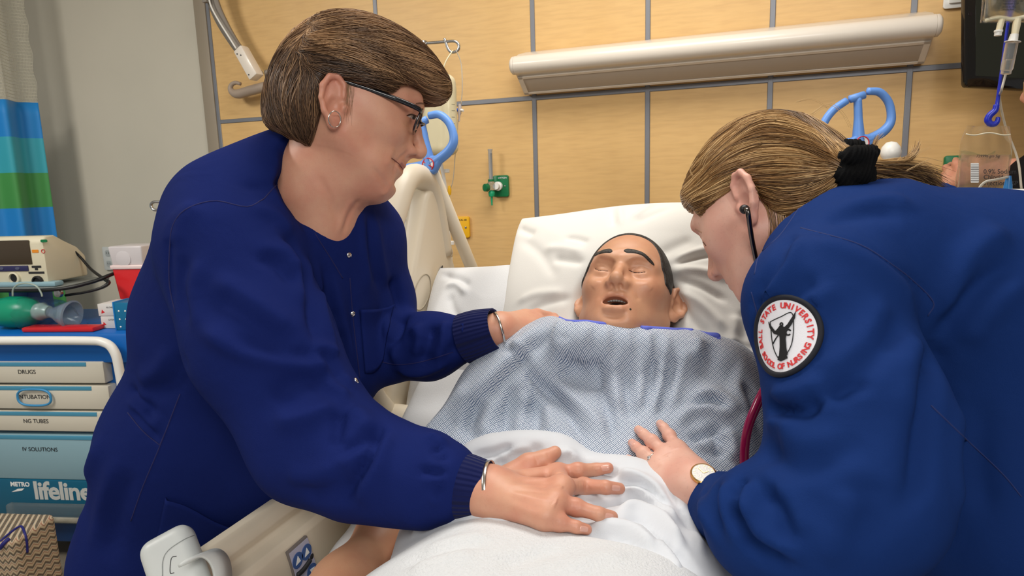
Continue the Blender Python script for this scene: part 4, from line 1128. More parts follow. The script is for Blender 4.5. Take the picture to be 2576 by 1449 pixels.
# ------------------------------------------------------------------ hand controller clipped on the rail
hc = thing('hand_controller', 'pale grey bed hand controller clipped over the lower left rail', 'controller', (-0.73, 0.63, 0.885))
c0 = P(470, 1440, 0.87)
ax_u = unit(P(505, 1345, 0.90) - P(455, 1500, 0.86)); 
f = Field(c0 - 0.18, c0 + 0.18, 0.004)
vw = unit(c0 - EYE); sxd = unit(np.cross(ax_u, vw)); nrm = np.cross(sxd, ax_u)
tilt = unit(nrm * 0.8 + sxd * 0.6); sd = unit(np.cross(tilt, ax_u))
f.rbox(P(455, 1462, 0.885), (0.036, 0.072, 0.021), 0.018, 0.0, X=np.array([unit(P(517, 1360, 0.89) - P(400, 1425, 0.87)), unit(np.cross(unit(np.cross(unit(P(517, 1360, 0.89) - P(400, 1425, 0.87)), ax_u)), unit(P(517, 1360, 0.89) - P(400, 1425, 0.87)))), unit(np.cross(unit(P(517, 1360, 0.89) - P(400, 1425, 0.87)), ax_u))]))
V, F = f.mesh(2)
m_pend = M('pale_grey_plastic', rgb(212, 216, 214), 0.38)
npobj('controller_body', V, F, m_pend, hc)
_t = bvh(V, F)
seam('case_seam', _t, [(409, 1449), (410, 1410), (424, 1384), (462, 1358), (488, 1347)], 0.0007, M('grey_groove', rgb(150, 154, 152), 0.6), hc)
seam('battery_cover', _t, [(444, 1399), (431, 1405), (428, 1440), (438, 1441)], 0.0006, m_dark, hc)
bp = [P(470, 1412, 0.862), P(500, 1393, 0.868), P(528, 1388, 0.878), P(550, 1402, 0.888), P(562, 1430, 0.893), P(565, 1475, 0.895)]
bp = crom(bp, 20); wv = unit(A(0.15, -0.75, 0.25)) * 0.019
Vb = np.vstack([bp - wv, bp + wv]); tb_ = np.gradient(bp, axis=0); nb = np.cross(tb_, wv); nb /= np.linalg.norm(nb, axis=1, keepdims=True)
Vb = np.vstack([Vb, bp - wv + nb * 0.004, bp + wv + nb * 0.004]); Fb = []
for i in range(19):
    for a, b in ((0, 1), (1, 3), (3, 2), (2, 0)): Fb.append((a * 20 + i, a * 20 + i + 1, b * 20 + i + 1, b * 20 + i))
for i in (0, 19): Fb.append((i, 20 + i, 60 + i, 40 + i))
npobj('clip', Vb, np.array(Fb), m_pend, hc)

# ------------------------------------------------------------------ pillows
def pillow(name, c, xa, ya, hw, hh, th, mat, label, dents, strokes, ear=0.03, nu=150, nv=110, parent=None):
    xa = unit(xa); ya = unit(ya - xa * np.dot(xa, ya)); za = np.cross(xa, ya)
    u = np.linspace(-1, 1, nu); v = np.linspace(-1, 1, nv)
    U, W = np.meshgrid(u, v, indexing='ij')
    T = th * np.clip((1 - np.abs(U) ** 2.3), 0, 1) ** 0.6 * np.clip((1 - np.abs(W) ** 2.2), 0, 1) ** 0.6 + 0.003
    lump = 0.006 * np.sin(3.1 * U + 1.3) * np.sin(2.7 * W + 0.4) + 0.004 * np.sin(6.3 * U - 2 * W) * np.cos(4.9 * W + 1)
    T = np.maximum(T + lump * np.clip(T / th, 0, 1), 0.002)
    rimw = 0.010 * np.sin(4.0 * U + 2.0 * W) * np.clip(np.maximum(np.abs(U), np.abs(W)) - 0.5, 0, 1) * 2
    pin = 1 - 0.055 * (1 - np.abs(W) ** 2) * 0 
    rc_ = 1 - 0.07 * (np.abs(U) * np.abs(W)) ** 4; ex = U * hw * rc_ * (1 - 0.05 * (1 - W ** 2)) ; ey = W * hh * rc_ * (1 - 0.05 * (1 - U ** 2)) + 0.006 * np.sin(3.3 * U + 0.5) * np.abs(W) ** 2
    def surf(sg):
        return c + ex[..., None] * xa + ey[..., None] * ya + (sg * T + rimw)[..., None] * za
    A0, B0 = surf(1).reshape(-1, 3), surf(-1).reshape(-1, 3)
    id_ = np.arange(nu * nv).reshape(nu, nv)
    q = np.stack([id_[:-1, :-1], id_[1:, :-1], id_[1:, 1:], id_[:-1, 1:]], 2).reshape(-1, 4)
    rim = np.concatenate([id_[:, 0], id_[-1, 1:], id_[::-1, -1][1:], id_[0, ::-1][1:]])
    n = nu * nv
    rq = np.array([(rim[i], rim[i] + n, rim[i + 1] + n, rim[i + 1]) for i in range(len(rim) - 1)])
    V = np.vstack([A0, B0]); F = np.vstack([q, q[:, ::-1] + n, rq[:, ::-1]])
    if np.dot(vnormals(V, F)[nu * nv // 2 + nv // 2], za) < 0: F = F[:, ::-1]
    N = vnormals(V, F)
    for dc, rad, amp in dents:           # press the front in around a resting weight
        hz = (V - c) @ za; h0 = np.dot(dc - c, za); lat = V - dc; lat = lat - (lat @ za)[:, None] * za
        lim = h0 + amp * (np.linalg.norm(lat, axis=1) / rad) ** 2
        e = 0.03; hh_ = np.maximum(e - np.abs(hz - lim), 0) / e; nh = np.minimum(hz, lim) - hh_ * hh_ * e * 0.25
        nh = np.maximum(nh, -0.25 * th); front = np.arange(len(V)) < n
        V = V + za * (np.where(front, nh - hz, np.minimum(0, nh - 0.01 - hz)))[:, None]
    V = sculpt(V, F, strokes)
    o = npobj(name, V, F, mat, parent); tag(o, label, 'pillow')
    return V, F, o
p2u = unit(A(0.06, 0.52, 0.85))
pillow('pillow', P(1115, 670, 1.52) + A(0.285, 0, 0) - p2u * 0.185 + A(0, 0, 0.0), A(1, 0.02, 0.0), p2u, 0.30, 0.20, 0.055, m_fitted,
       'flat greyish white pillow lying under the plump one', [],
       [(9, -9, [(1113, 690), (1150, 700), (1180, 720)]), (8, 7, [(1120, 720), (1150, 715), (1175, 740)]), (10, -5, [(1130, 740), (1140, 780), (1160, 810)])])
MHF, MHU = unit(A(0.0, -0.72, 0.69)), unit(A(0.015, 0.69, 0.72))
MH = P(1562, 682, 1.13) - MHF * 0.083       # manikin head origin
p1u = unit(A(-0.07, 0.55, 0.83))
pcen = P(1285, 540, 1.49) + A(0.30, 0, 0.0) - p1u * 0.205
pil_strokes = [(9, -5, [(1600, 560), (1640, 540), (1690, 520)]), (7, 5, [(1590, 550), (1625, 525), (1660, 505)]), (12, -6, [(1660, 640), (1700, 620), (1745, 600)]),
    (6, -8, [(1690, 665), (1740, 650), (1800, 640), (1870, 650)]), (8, 7, [(1700, 655), (1745, 635), (1800, 622)]), (8, 8, [(1695, 680), (1760, 680), (1840, 700)]), (7, -7, [(1700, 700), (1760, 720), (1830, 760)]),
    (9, 7, [(1710, 730), (1770, 770), (1830, 830)]), (8, -8, [(1705, 745), (1740, 800), (1790, 850)]), (7, -6, [(1480, 610), (1450, 600), (1420, 598)]), (9, -7, [(1470, 660), (1430, 655), (1390, 650)]), (10, 6, [(1470, 635), (1420, 625), (1370, 625)]),
    (8, -5, [(1545, 570), (1540, 545), (1535, 520)]), (7, 4, [(1565, 570), (1562, 540), (1560, 515)]), (12, -4, [(1310, 600), (1360, 640), (1400, 700)]), (9, -6, [(1290, 560), (1310, 575), (1345, 590)]),
    (10, 5, [(1300, 760), (1350, 740), (1420, 735)]), (9, -5, [(1320, 790), (1380, 760), (1440, 750)]), (14, -8, [(1860, 860), (1880, 820), (1880, 780)]), (10, 6, [(1840, 870), (1850, 830), (1850, 790)]), (8, -6, [(1900, 880), (1870, 870), (1830, 880)])]
pV, pF, pillow_o = pillow('pillow', pcen, A(1, 0.0, 0.03), p1u, 0.305, 0.225, 0.095, m_pillow, 'plump white pillow behind the head of the manikin',
       [(MH - MHF * 0.108, 0.085, 0.055)], pil_strokes)

# ================================================================== MANIKIN
m_mskin = skin_material('manikin_vinyl_skin', rgb(206, 154, 120), rgb(194, 134, 104), 0.0, 0.46, 0.10, 700, 0.08, 22)
m_mhair = M('moulded_black_hair', rgb(46, 40, 36), 0.55, bump=0.9, bscale=90, stretch=(3, 3, 0.6), var=0.3, vscale=60)
man = thing('manikin', 'patient training manikin with closed eyes lying in the bed', 'manikin', (-0.2, 0.8, 0.80))
BO = A(-0.20, 1.15, 1.115); Bt = unit(A(0, 0.891, 0.454)); Bn = A(0, -Bt[2], Bt[1])
def W(a, b, c): return BO + A(1, 0, 0) * a + Bt * b + Bn * c
HF = head_frame(MH, MHF, MHU, 1.0)
hf = build_head(0.0021, mouth_open=True, male=True, neck=[((0, -0.02, -0.06), tuple(np.linalg.inv(HF)[:3, :3] @ (W(0, 0.0, -0.115) - HF[:3, 3])), 0.056, 0.058)], ear_scale=1.12, nose=0.95, splay=0.8, crown=0.014, mouth_w=0.030, ear_up=0.016, lips=1.25)
# lids: closed, a faint crease below the centre
hd = hf.d.copy()
V, F = hf.mesh(2); Vl = V.copy(); V = place(V, HF)
T = bvh(V, F)
V = sculpt(V, F, [(1.6, -2.2, [(1497, 676), (1506, 679), (1518, 680), (1530, 682)], 1), (1.6, -2.2, [(1583, 680), (1595, 685), (1610, 686), (1623, 684)], 1),
    (3, 1.2, [(1500, 669), (1515, 667), (1530, 673)]), (3, 1.2, [(1585, 673), (1603, 671), (1620, 676)]),
    (4, -1.6, [(1505, 650), (1525, 655), (1545, 660)]), (4, -1.6, [(1585, 660), (1605, 655), (1635, 662)]),
    (5, -1.5, [(1528, 715), (1515, 735), (1505, 755)]), (5, -1.5, [(1582, 718), (1600, 738), (1608, 758)]),
    (2.5, -1.2, [(1545, 722), (1545, 735)]), (6, 1.5, [(1505, 705), (1490, 725)]), (6, 1.5, [(1620, 710), (1640, 730)])], T)
T = bvh(V, F)
# trunk, shoulders and arms
def hand_joints(tree, pts, lift):
    out = []
    for (x, y), l in zip(pts, lift):
        a, b = cast(tree, x, y)
        out.append(a + b * l)
    return out
fb = Field((-0.75, 0.15, 0.68), (0.36, 1.3, 1.22), 0.006)
fb.ell(W(0, -0.18, -0.11), (0.175, 0.20, 0.10), 0.0, X=np.array([(1, 0, 0), Bt, Bn]))
fb.ell(W(0, -0.42, -0.11), (0.15, 0.20, 0.085), 0.05, X=np.array([(1, 0, 0), Bt, Bn]))
for s in (-1, 1): fb.cone(W(0, -0.035, -0.06), W(s * 0.155, -0.06, -0.07), 0.05, 0.055, 0.05)
fb.ell(W(0, -0.10, -0.095), (0.18, 0.10, 0.085), 0.05, X=np.array([(1, 0, 0), Bt, Bn]))
fb.cone(W(0, -0.06, -0.08), W(0, 0.03, -0.075), 0.065, 0.06, 0.04)
armL = [W(-0.155, -0.06, -0.07), P(1105, 1170, 1.12), P(985, 1330, 1.04), P(860, 1480, 0.90), P(790, 1580, 0.80)]
fb.chain(armL, [0.048, 0.043, 0.041, 0.036, 0.026], 0.05)
armR = [W(0.155, -0.06, -0.07), P(1840, 1060, 1.07), P(1830, 1200, 1.02), A(0.06, 0.6, 0.84)]
fb.chain(armR, [0.052, 0.046, 0.04, 0.03], 0.03)
hx = armL[-1]; hdv = unit(armL[-1] - armL[-2]); hs = unit(np.cross(hdv, (0, 0, 1)))
fb.cone(hx, hx + hdv * 0.08, 0.03, 0.034, 0.02, flat=((0, 0, 1), 0.5))
for k, o in enumerate((-0.028, -0.009, 0.010, 0.028)):
    b = hx + hdv * 0.085 + hs * o; fb.chain([b, b + hdv * 0.035 + A(0, 0, -0.004), b + hdv * (0.068 - 0.006 * abs(k - 1)) + A(0, 0, -0.016)], [0.0095, 0.009, 0.0075], 0.004)
fb.chain([hx + hdv * 0.01 + hs * 0.03, hx + hdv * 0.05 + hs * 0.055, hx + hdv * 0.085 + hs * 0.06], [0.012, 0.011, 0.009], 0.012)
bV, bF = fb.mesh(2)
aV, aF = join_parts([(V, F), (bV, bF)])
mb = npobj('body', aV, aF, m_mskin, man)
loc = np.vstack([Vl, np.full_like(bV, 9)])
lipm = np.exp(-(((np.abs(loc[:, 0]) / 0.024) ** 4) + ((loc[:, 2] + 0.066) / 0.0125) ** 4)) * (loc[:, 1] > 0.07)
set_attr(mb, 'lip', 0.5 * lipm)
# moulded hair cap
hc_ = Field((-0.125, -0.16, -0.26), (0.125, 0.15, 0.14), 0.0021); hc_.d = hd - 0.0028
hc_.rbox((0, 0.148, -0.06), (0.2, 0.098, 0.085), 0.010, 0.004, 'sub')
hc_.rbox((0, 0.156, 0.008), (0.2, 0.098, 0.080), 0.02, 0.006, 'sub')
hc_.rbox((0, 0.140, 0.058), (0.052, 0.085, 0.036), 0.02, 0.006, 'sub')
hc_.rbox((0, 0, -0.25), (0.2, 0.3, 0.248), 0.01, 0.004, 'sub')
for s in (-1, 1):
    hc_.ell((s * 0.102, -0.026, 0.0), (0.034, 0.050, 0.048), 0.004, 'sub')
V2, F2 = hc_.mesh(1); npobj('hair', place(V2, HF), F2, m_mhair, man, label='short moulded black hair')
# eyebrows, teeth, mouth cavity, lashes, beauty spot
def strip(name, tree, top, bot, mat, parent, lift=0.0012, n=28, m=7, label=None, pinch=True):
    a, b = crom(top, n), crom(bot, n); V = []
    for i in range(n):
        for j in range(m):
            q = a[i] + (b[i] - a[i]) * j / (m - 1)
            p, nn_ = cast(tree, q[0], q[1])
            if p is None: p, nn_ = V[-1] if V else MH, -unit(ray(*q))
            e = math.sin(math.pi * j / (m - 1)) ** 0.5 if pinch else 1.0
            if i in (0, n - 1) and pinch: e = 0.0
            V.append(p + np.array(nn_) * (lift * e if e > 0.01 else -0.0004))
    F = [(i * m + j, i * m + j + 1, (i + 1) * m + j + 1, (i + 1) * m + j) for i in range(n - 1) for j in range(m - 1)]
    return npobj(name, np.array(V), np.array(F)[:, ::-1], mat, parent, label=label)
m_brow = M('moulded_black_brow', rgb(52, 46, 40), 0.6, bump=0.8, bscale=300)
strip('eyebrow', T, [(1486, 649), (1500, 636), (1520, 627), (1535, 625), (1541, 631)], [(1487, 650), (1505, 641), (1523, 637), (1535, 637), (1541, 633)], m_brow, man, 0.0016)
strip('eyebrow', T, [(1569, 630), (1577, 625), (1595, 627), (1620, 636), (1640, 655), (1647, 668)], [(1569, 632), (1578, 637), (1597, 638), (1616, 644), (1633, 660), (1645, 669)], m_brow, man, 0.0016)
m_lash = M('dark_slit', rgb(52, 30, 26), 0.6)
for q in ([(1497, 676), (1506, 680), (1518, 681), (1529, 682)], [(1583, 680), (1595, 685), (1610, 686), (1623, 684)]):
    seam('eye_slit', T, q, 0.0009, m_lash, man, lift=-0.0006)
fm = Field((-0.03, 0.03, -0.10), (0.03, 0.10, -0.04), 0.0015)
fm.ell((0, 0.064, -0.068), (0.021, 0.012, 0.011), 0.0)
V2, F2 = fm.mesh(1); npobj('mouth_lining', place(V2, HF), F2, M('dark_mouth', rgb(30, 20, 18), 0.5), man)
teeth = []
for k in range(-3, 4):
    x = k * 0.0046; y = 0.0785 - 0.9 * x * x * 18
    fm = Field((x - 0.004, y - 0.006, -0.075), (x + 0.004, y + 0.006, -0.055), 0.0008)
    fm.rbox((x, y, -0.0575), (0.0024, 0.002, 0.0036), 0.0012, 0.0); teeth.append(fm.mesh(0))
V2, F2 = join_parts(teeth); npobj('teeth', place(V2, HF), F2, M('pale_teeth', rgb(150, 152, 148), 0.3), man)
p_, n_ = cast(T, 1586, 778); lathe('chin_spot', [(0, 0.0008), (0.0016, 0.0006), (0.002, 0)], M('dark_spot', rgb(50, 44, 30), 0.6), man, n=10, X=zframe(p_, n_))

# ------------------------------------------------------------------ gown
def gown_material():
    m = bpy.data.materials.new('basket_weave_print_cotton'); m.use_nodes = True
    t = NT(m); b = t.n['Principled BSDF']
    u = t.new('ShaderNodeAttribute', attribute_name='gu').outputs['Fac']; v = t.new('ShaderNodeAttribute', attribute_name='gv').outputs['Fac']
    c = 0.0078
    p = t.math('DIVIDE', t.math('ADD', u, v), c * 1.4142); q = t.math('DIVIDE', t.math('SUBTRACT', u, v), c * 1.4142)
    par = t.math('MODULO', t.math('ABSOLUTE', t.math('ADD', t.math('FLOOR', p), t.math('FLOOR', q))), 2.0)
    fp, fq = t.math('FRACT', p), t.math('FRACT', q)
    s = t.math('ADD', t.math('MULTIPLY', fp, par), t.math('MULTIPLY', fq, t.math('SUBTRACT', 1.0, par)))
    e = t.math('ADD', t.math('MULTIPLY', fq, par), t.math('MULTIPLY', fp, t.math('SUBTRACT', 1.0, par)))
    st = t.math('GREATER_THAN', t.math('PINGPONG', t.math('MULTIPLY', s, 3.0), 0.5), 0.19)
    en = t.math('GREATER_THAN', t.math('PINGPONG', e, 0.5), 0.035)
    col = t.mix(t.math('MULTIPLY', st, en), rgb(70, 96, 132), rgb(214, 219, 226))
    t.link(col, b.inputs['Base Color']); b.inputs['Roughness'].default_value = 0.85; b.inputs['Sheen Weight'].default_value = 0.1
    return m
fg = Field((-0.70, 0.62, 0.74), (0.34, 1.28, 1.26), 0.0048)
X3 = np.array([(1, 0, 0), Bt, Bn])
fg.ell(W(0, -0.19, -0.105), (0.205, 0.235, 0.118), 0.0, X=X3)
fg.ell(W(0, -0.40, -0.11), (0.19, 0.20, 0.105), 0.06, X=X3)
fg.ell(W(-0.01, -0.065, -0.066), (0.195, 0.125, 0.10), 0.05, X=X3)
for s in (-1, 1): fg.cone(W(0, -0.04, -0.065), W(s * 0.165, -0.055, -0.062), 0.062, 0.07, 0.05)
fg.chain([W(-0.165, -0.055, -0.062), P(1250, 985, 1.13), P(1112, 1140, 1.09)], [0.068, 0.056, 0.05], 0.05)
fg.chain([W(0.165, -0.055, -0.062), P(1830, 1050, 1.06), P(1810, 1240, 0.98)], [0.068, 0.062, 0.058], 0.05)
fg.cone(P(1385, 868, 1.15), P(1330, 905, 1.14), 0.052, 0.055, 0.05)
fg.cone(P(1755, 900, 1.09), P(1800, 930, 1.08), 0.040, 0.045, 0.05)
nkc = [(1420, 843), (1470, 853), (1520, 862), (1570, 868), (1620, 873), (1670, 880), (1720, 886)]
fg.chain([P(x, y, 1.09) for x, y in nkc], [0.014] * 7, 0.05)
fg.cone(P(1180, 1190, 1.06), P(1420, 1190, 1.02), 0.06, 0.06, 0.06)
fg.ell(W(0.0, 0.125, -0.04), (0.13, 0.085, 0.20), 0.012, 'sub', X=X3)
V, F = fg.mesh(3)
gs = []
def R_(w, a, *p): gs.append((w, a, list(p)))
# gathers below the neck edge
for x0, y0, x1, y1, a in ((1475, 820, 1455, 880, 5), (1500, 822, 1492, 890, -5), (1522, 826, 1520, 900, 5), (1548, 828, 1552, 890, -5), (1572, 830, 1585, 885, 4), (1600, 832, 1610, 890, -5), (1628, 836, 1636, 920, 6), (1655, 838, 1650, 900, -5), (1680, 842, 1672, 900, 4), (1440, 812, 1420, 860, -5), (1410, 805, 1380, 860, 5)):
    R_(6, a, (x0, y0), ((x0 + x1) / 2 + 2, (y0 + y1) / 2), (x1, y1))
for w, a, p in [(13, 13, [(1360, 815), (1300, 880), (1220, 960), (1130, 1050)]), (11, -11, [(1400, 830), (1340, 880), (1270, 960), (1180, 1060), (1130, 1110)]),
    (10, -14, [(1318, 890), (1342, 952), (1408, 1014), (1446, 1060), (1480, 1120)]), (12, 12, [(1373, 936), (1427, 990), (1485, 1045), (1524, 1100)]), (16, -12, [(1430, 915), (1470, 950), (1500, 980)]), (14, 9, [(1420, 850), (1400, 900), (1400, 950)]),
    (9, -13, [(1500, 905), (1508, 967), (1535, 1045), (1543, 1110)]), (11, 11, [(1543, 893), (1551, 967), (1560, 1030)]), (13, -13, [(1578, 935), (1582, 1000), (1592, 1060)]), (8, -11, [(1644, 890), (1640, 967), (1621, 1040)]), (10, 10, [(1612, 900), (1608, 960), (1604, 1030)]),
    (8, -11, [(1700, 890), (1675, 990), (1652, 1050)]), (10, 11, [(1672, 900), (1660, 970), (1640, 1040)]), (11, 10, [(1730, 870), (1710, 950), (1685, 1030)]), (28, -16, [(1745, 915), (1800, 930), (1860, 955)]),
    (10, 14, [(1750, 1005), (1795, 984), (1835, 1014), (1850, 1050)]), (8, -12, [(1740, 1020), (1790, 1006), (1825, 1030)]), (10, 13, [(1698, 1075), (1737, 1037), (1795, 1029), (1838, 1060)]), (8, -15, [(1735, 1105), (1780, 1092), (1812, 1070)]), (8, -16, [(1800, 1092), (1806, 1120), (1806, 1150)]),
    (10, 12, [(1755, 1130), (1785, 1112), (1795, 1140)]), (10, 12, [(1825, 1080), (1840, 1110), (1840, 1160)]), (11, 9, [(1840, 950), (1870, 1020), (1880, 1090)]), (9, -10, [(1875, 960), (1900, 1030), (1905, 1090)]), (10, 12, [(1752, 850), (1758, 875), (1750, 900)]), (8, -10, [(1780, 862), (1790, 880), (1775, 905)]),
    (10, -11, [(1291, 967), (1280, 1030), (1272, 1090)]), (11, 10, [(1320, 980), (1312, 1040), (1305, 1090)]), (10, -10, [(1345, 1010), (1350, 1050), (1345, 1095)]), (11, 9, [(1375, 1020), (1385, 1060), (1395, 1095)]), (11, -10, [(1194, 998), (1185, 1060), (1190, 1111)]), (12, 9, [(1235, 990), (1225, 1050), (1215, 1100)]),
    (14, 8, [(1180, 960), (1120, 1040), (1060, 1100)]), (9, -8, [(1150, 1050), (1110, 1100), (1080, 1130)]), (8, 7, [(1290, 860), (1310, 880), (1340, 890)]), (8, -8, [(1270, 880), (1300, 895), (1330, 905)])]:
    R_(w, a, *p)
V = sculpt(V, F, gs); V = laplace(V, F, 1, 0.4)
gown = npobj('gown', V, F, gown_material(), man, label='blue and white basket-weave patient gown')
# pattern coordinates: along and across the trunk, following the slope of the cloth
rel = V - BO
tp = unit(A(-0.05, 0.60, 0.80))
set_attr(gown, 'gu', rel[:, 0] + 0.18 * rel[:, 1]); set_attr(gown, 'gv', rel @ tp)
T_GOWN = bvh(V, F)
m_bind = M('violet_blue_binding', rgb(96, 108, 206), 0.7)
nk = [(1405, 800), (1440, 806), (1470, 811), (1520, 819), (1570, 824), (1620, 828), (1670, 833), (1720, 838), (1755, 833)]
qb = []
for x, y in crom(nk, 60):
    for yy in np.arange(760, 880, 2.0):
        h_, _ = cast(T_GOWN, x, yy)
        if h_ is not None:
            qb.append(P(x, yy + 3, np.dot(h_ - EYE, ROT[:, 2]) - 0.001)); break
qb = crom(np.array(qb)[::4], 50)
tube('neck_binding', qb, 0.0045, m_bind, gown, n=8)
tie = crom([P(1748, 838, 1.09), P(1780, 844, 1.075), P(1805, 846, 1.07), P(1812, 855, 1.07), P(1792, 862, 1.068), P(1765, 852, 1.075)], 30)
wv = np.tile(A(0.0, 0.001, 0.0055), (30, 1)); Vt = np.vstack([tie - wv, tie + wv]); Ft = np.array([(i, i + 1, i + 31, i + 30) for i in range(29)])
o = npobj('neck_tie', Vt, Ft, m_bind, gown); o.modifiers.new('thickness', 'SOLIDIFY').thickness = 0.0012

# ------------------------------------------------------------------ top sheet and fleece blanket
fs = Field((-0.72, 0.25, 0.76), (0.36, 1.02, 1.10), 0.0045)
fs.ell((-0.22, 0.82, 0.87), (0.27, 0.185, 0.108), 0.0)
fs.ell((-0.20, 0.66, 0.86), (0.25, 0.24, 0.105), 0.06)
for s in (-1, 1): fs.cone((-0.20 + s * 0.085, 0.70, 0.872), (-0.20 + s * 0.10, 0.20, 0.865), 0.098, 0.09, 0.06)
fs.rbox((-0.16, 0.55, 0.80), (0.35, 0.32, 0.018), 0.015, 0.07)
roll = [(1150, 1150), (1190, 1118), (1240, 1102), (1300, 1099), (1350, 1100), (1400, 1106), (1432, 1124), (1462, 1152)]
fs.chain([P(x, y + 36, 0.985 - 0.00005 * (x - 1150)) for x, y in roll], [0.008, 0.011, 0.013, 0.014, 0.014, 0.013, 0.012, 0.010], 0.05)
roll2 = [(1462, 1160), (1540, 1160), (1600, 1170), (1660, 1198), (1710, 1250), (1745, 1320), (1800, 1410), (1850, 1490)]
fs.chain([P(x - 4, y + 38, d) for (x, y), d in zip(roll2, (0.955, 0.93, 0.915, 0.90, 0.875, 0.855, 0.83, 0.80))], [0.016, 0.018, 0.018, 0.018, 0.02, 0.02, 0.02, 0.02], 0.045)
V, F = fs.mesh(3)
ss = []
def S_(w, a, *p): ss.append((w, a * 1.7, list(p)))
S_(9, -8, (1240, 1180), (1280, 1150), (1330, 1135), (1370, 1125)); S_(7, 6, (1250, 1160), (1300, 1135), (1350, 1128)); S_(6, -6, (1190, 1150), (1240, 1140), (1290, 1120)); S_(8, 6, (1400, 1150), (1430, 1140), (1455, 1165))
S_(7, -7, (1440, 1165), (1480, 1170), (1530, 1185), (1570, 1200)); S_(8, 8, (1540, 1190), (1600, 1200), (1650, 1230), (1690, 1280)); S_(6, -8, (1560, 1215), (1610, 1220), (1650, 1250), (1680, 1290))
S_(9, 9, (1560, 1240), (1600, 1235), (1650, 1265), (1700, 1330)); S_(7, -9, (1480, 1275), (1540, 1262), (1600, 1265), (1650, 1290)); S_(9, 8, (1550, 1290), (1600, 1282), (1660, 1310), (1720, 1380)); S_(7, -8, (1560, 1310), (1610, 1305), (1650, 1330), (1700, 1390))
S_(8, 7, (1480, 1330), (1540, 1325), (1600, 1340), (1650, 1390)); S_(7, -8, (1460, 1345), (1530, 1345), (1590, 1365), (1640, 1410)); S_(10, 6, (1690, 1250), (1720, 1310), (1770, 1400)); S_(7, -6, (1670, 1220), (1700, 1270), (1740, 1350))
S_(8, -7, (1180, 1310), (1240, 1320), (1310, 1330), (1380, 1335)); S_(8, 6, (1140, 1300), (1200, 1305), (1300, 1320)); S_(9, -6, (1060, 1320), (1120, 1300), (1190, 1290)); S_(8, 6, (1040, 1340), (1100, 1310), (1160, 1300)); S_(6, -5, (1500, 1215), (1480, 1225), (1450, 1240)); S_(6, 5, (1450, 1255), (1500, 1240), (1560, 1235))
S_(7, -5, (1700, 1380), (1730, 1420), (1750, 1449)); S_(7, 5, (1650, 1360), (1690, 1410), (1710, 1449))
V = sculpt(V, F, ss)
T_SHEET = bvh(V, F)
sheet = npobj('bed_sheet', V, F, m_sheet); tag(sheet, 'rumpled white top sheet folded over the waist of the manikin', 'sheet')
# loose edge hanging over the arm side
fl = Field((-0.78, -0.45, 0.74), (0.40, 0.80, 1.06), 0.0055)
for s in (-1, 1): fl.cone((-0.20 + s * 0.085, 0.70, 0.876), (-0.20 + s * 0.10, -0.45, 0.862), 0.106, 0.10, 0.09)
fl.ell((-0.20, 0.62, 0.868), (0.265, 0.16, 0.112), 0.05)
fl.rbox((-0.155, 0.1, 0.806), (0.345, 0.56, 0.024), 0.02, 0.10)
edge = [(945, 1470), (975, 1422), (1020, 1378), (1090, 1340), (1160, 1329), (1240, 1331), (1350, 1348), (1480, 1362), (1560, 1384), (1620, 1414), (1690, 1475)]
e3 = [onplane(x, y + 6, (0, 0.725, 0.9), (0.12, 1, 0.25)) for x, y in edge]
fl.half((-0.2, 0.712, 0.95), (0.10, 1, 0.28), k=0.02)
V, F = fl.mesh(3)
V = sculpt(V, F, [(12, -6, [(1010, 1420), (1090, 1390), (1170, 1370), (1230, 1362)]), (14, 6, [(1030, 1440), (1110, 1410), (1200, 1390)]), (12, -5, [(1250, 1430), (1330, 1400), (1420, 1380)]), (13, 5, [(1060, 1390), (1150, 1360), (1240, 1350)]), (14, 4, [(1420, 1430), (1520, 1400), (1580, 1410)])])
T_BLANK = bvh(V, F)
bk_ = npobj('fleece_blanket', V, F, m_fleece); tag(bk_, 'fluffy white fleece blanket over the legs in the foreground', 'blanket')
# knotted corner of the fitted sheet by the rail
fk = Field(P(868, 1400, 1.02) - 0.06, P(868, 1400, 1.02) + 0.06, 0.003)
kq = P(868, 1400, 1.02)
fk.ell(kq, (0.012, 0.014, 0.018), 0.0); fk.cone(kq, kq + A(0.02, 0.02, -0.05), 0.011, 0.02, 0.01); fk.cone(kq + A(-0.006, -0.004, 0.006), kq + A(0.012, 0.0, 0.014), 0.010, 0.007, 0.006)
V, F = fk.mesh(1); npobj('sheet_knot', V, F, m_fitted, bed)

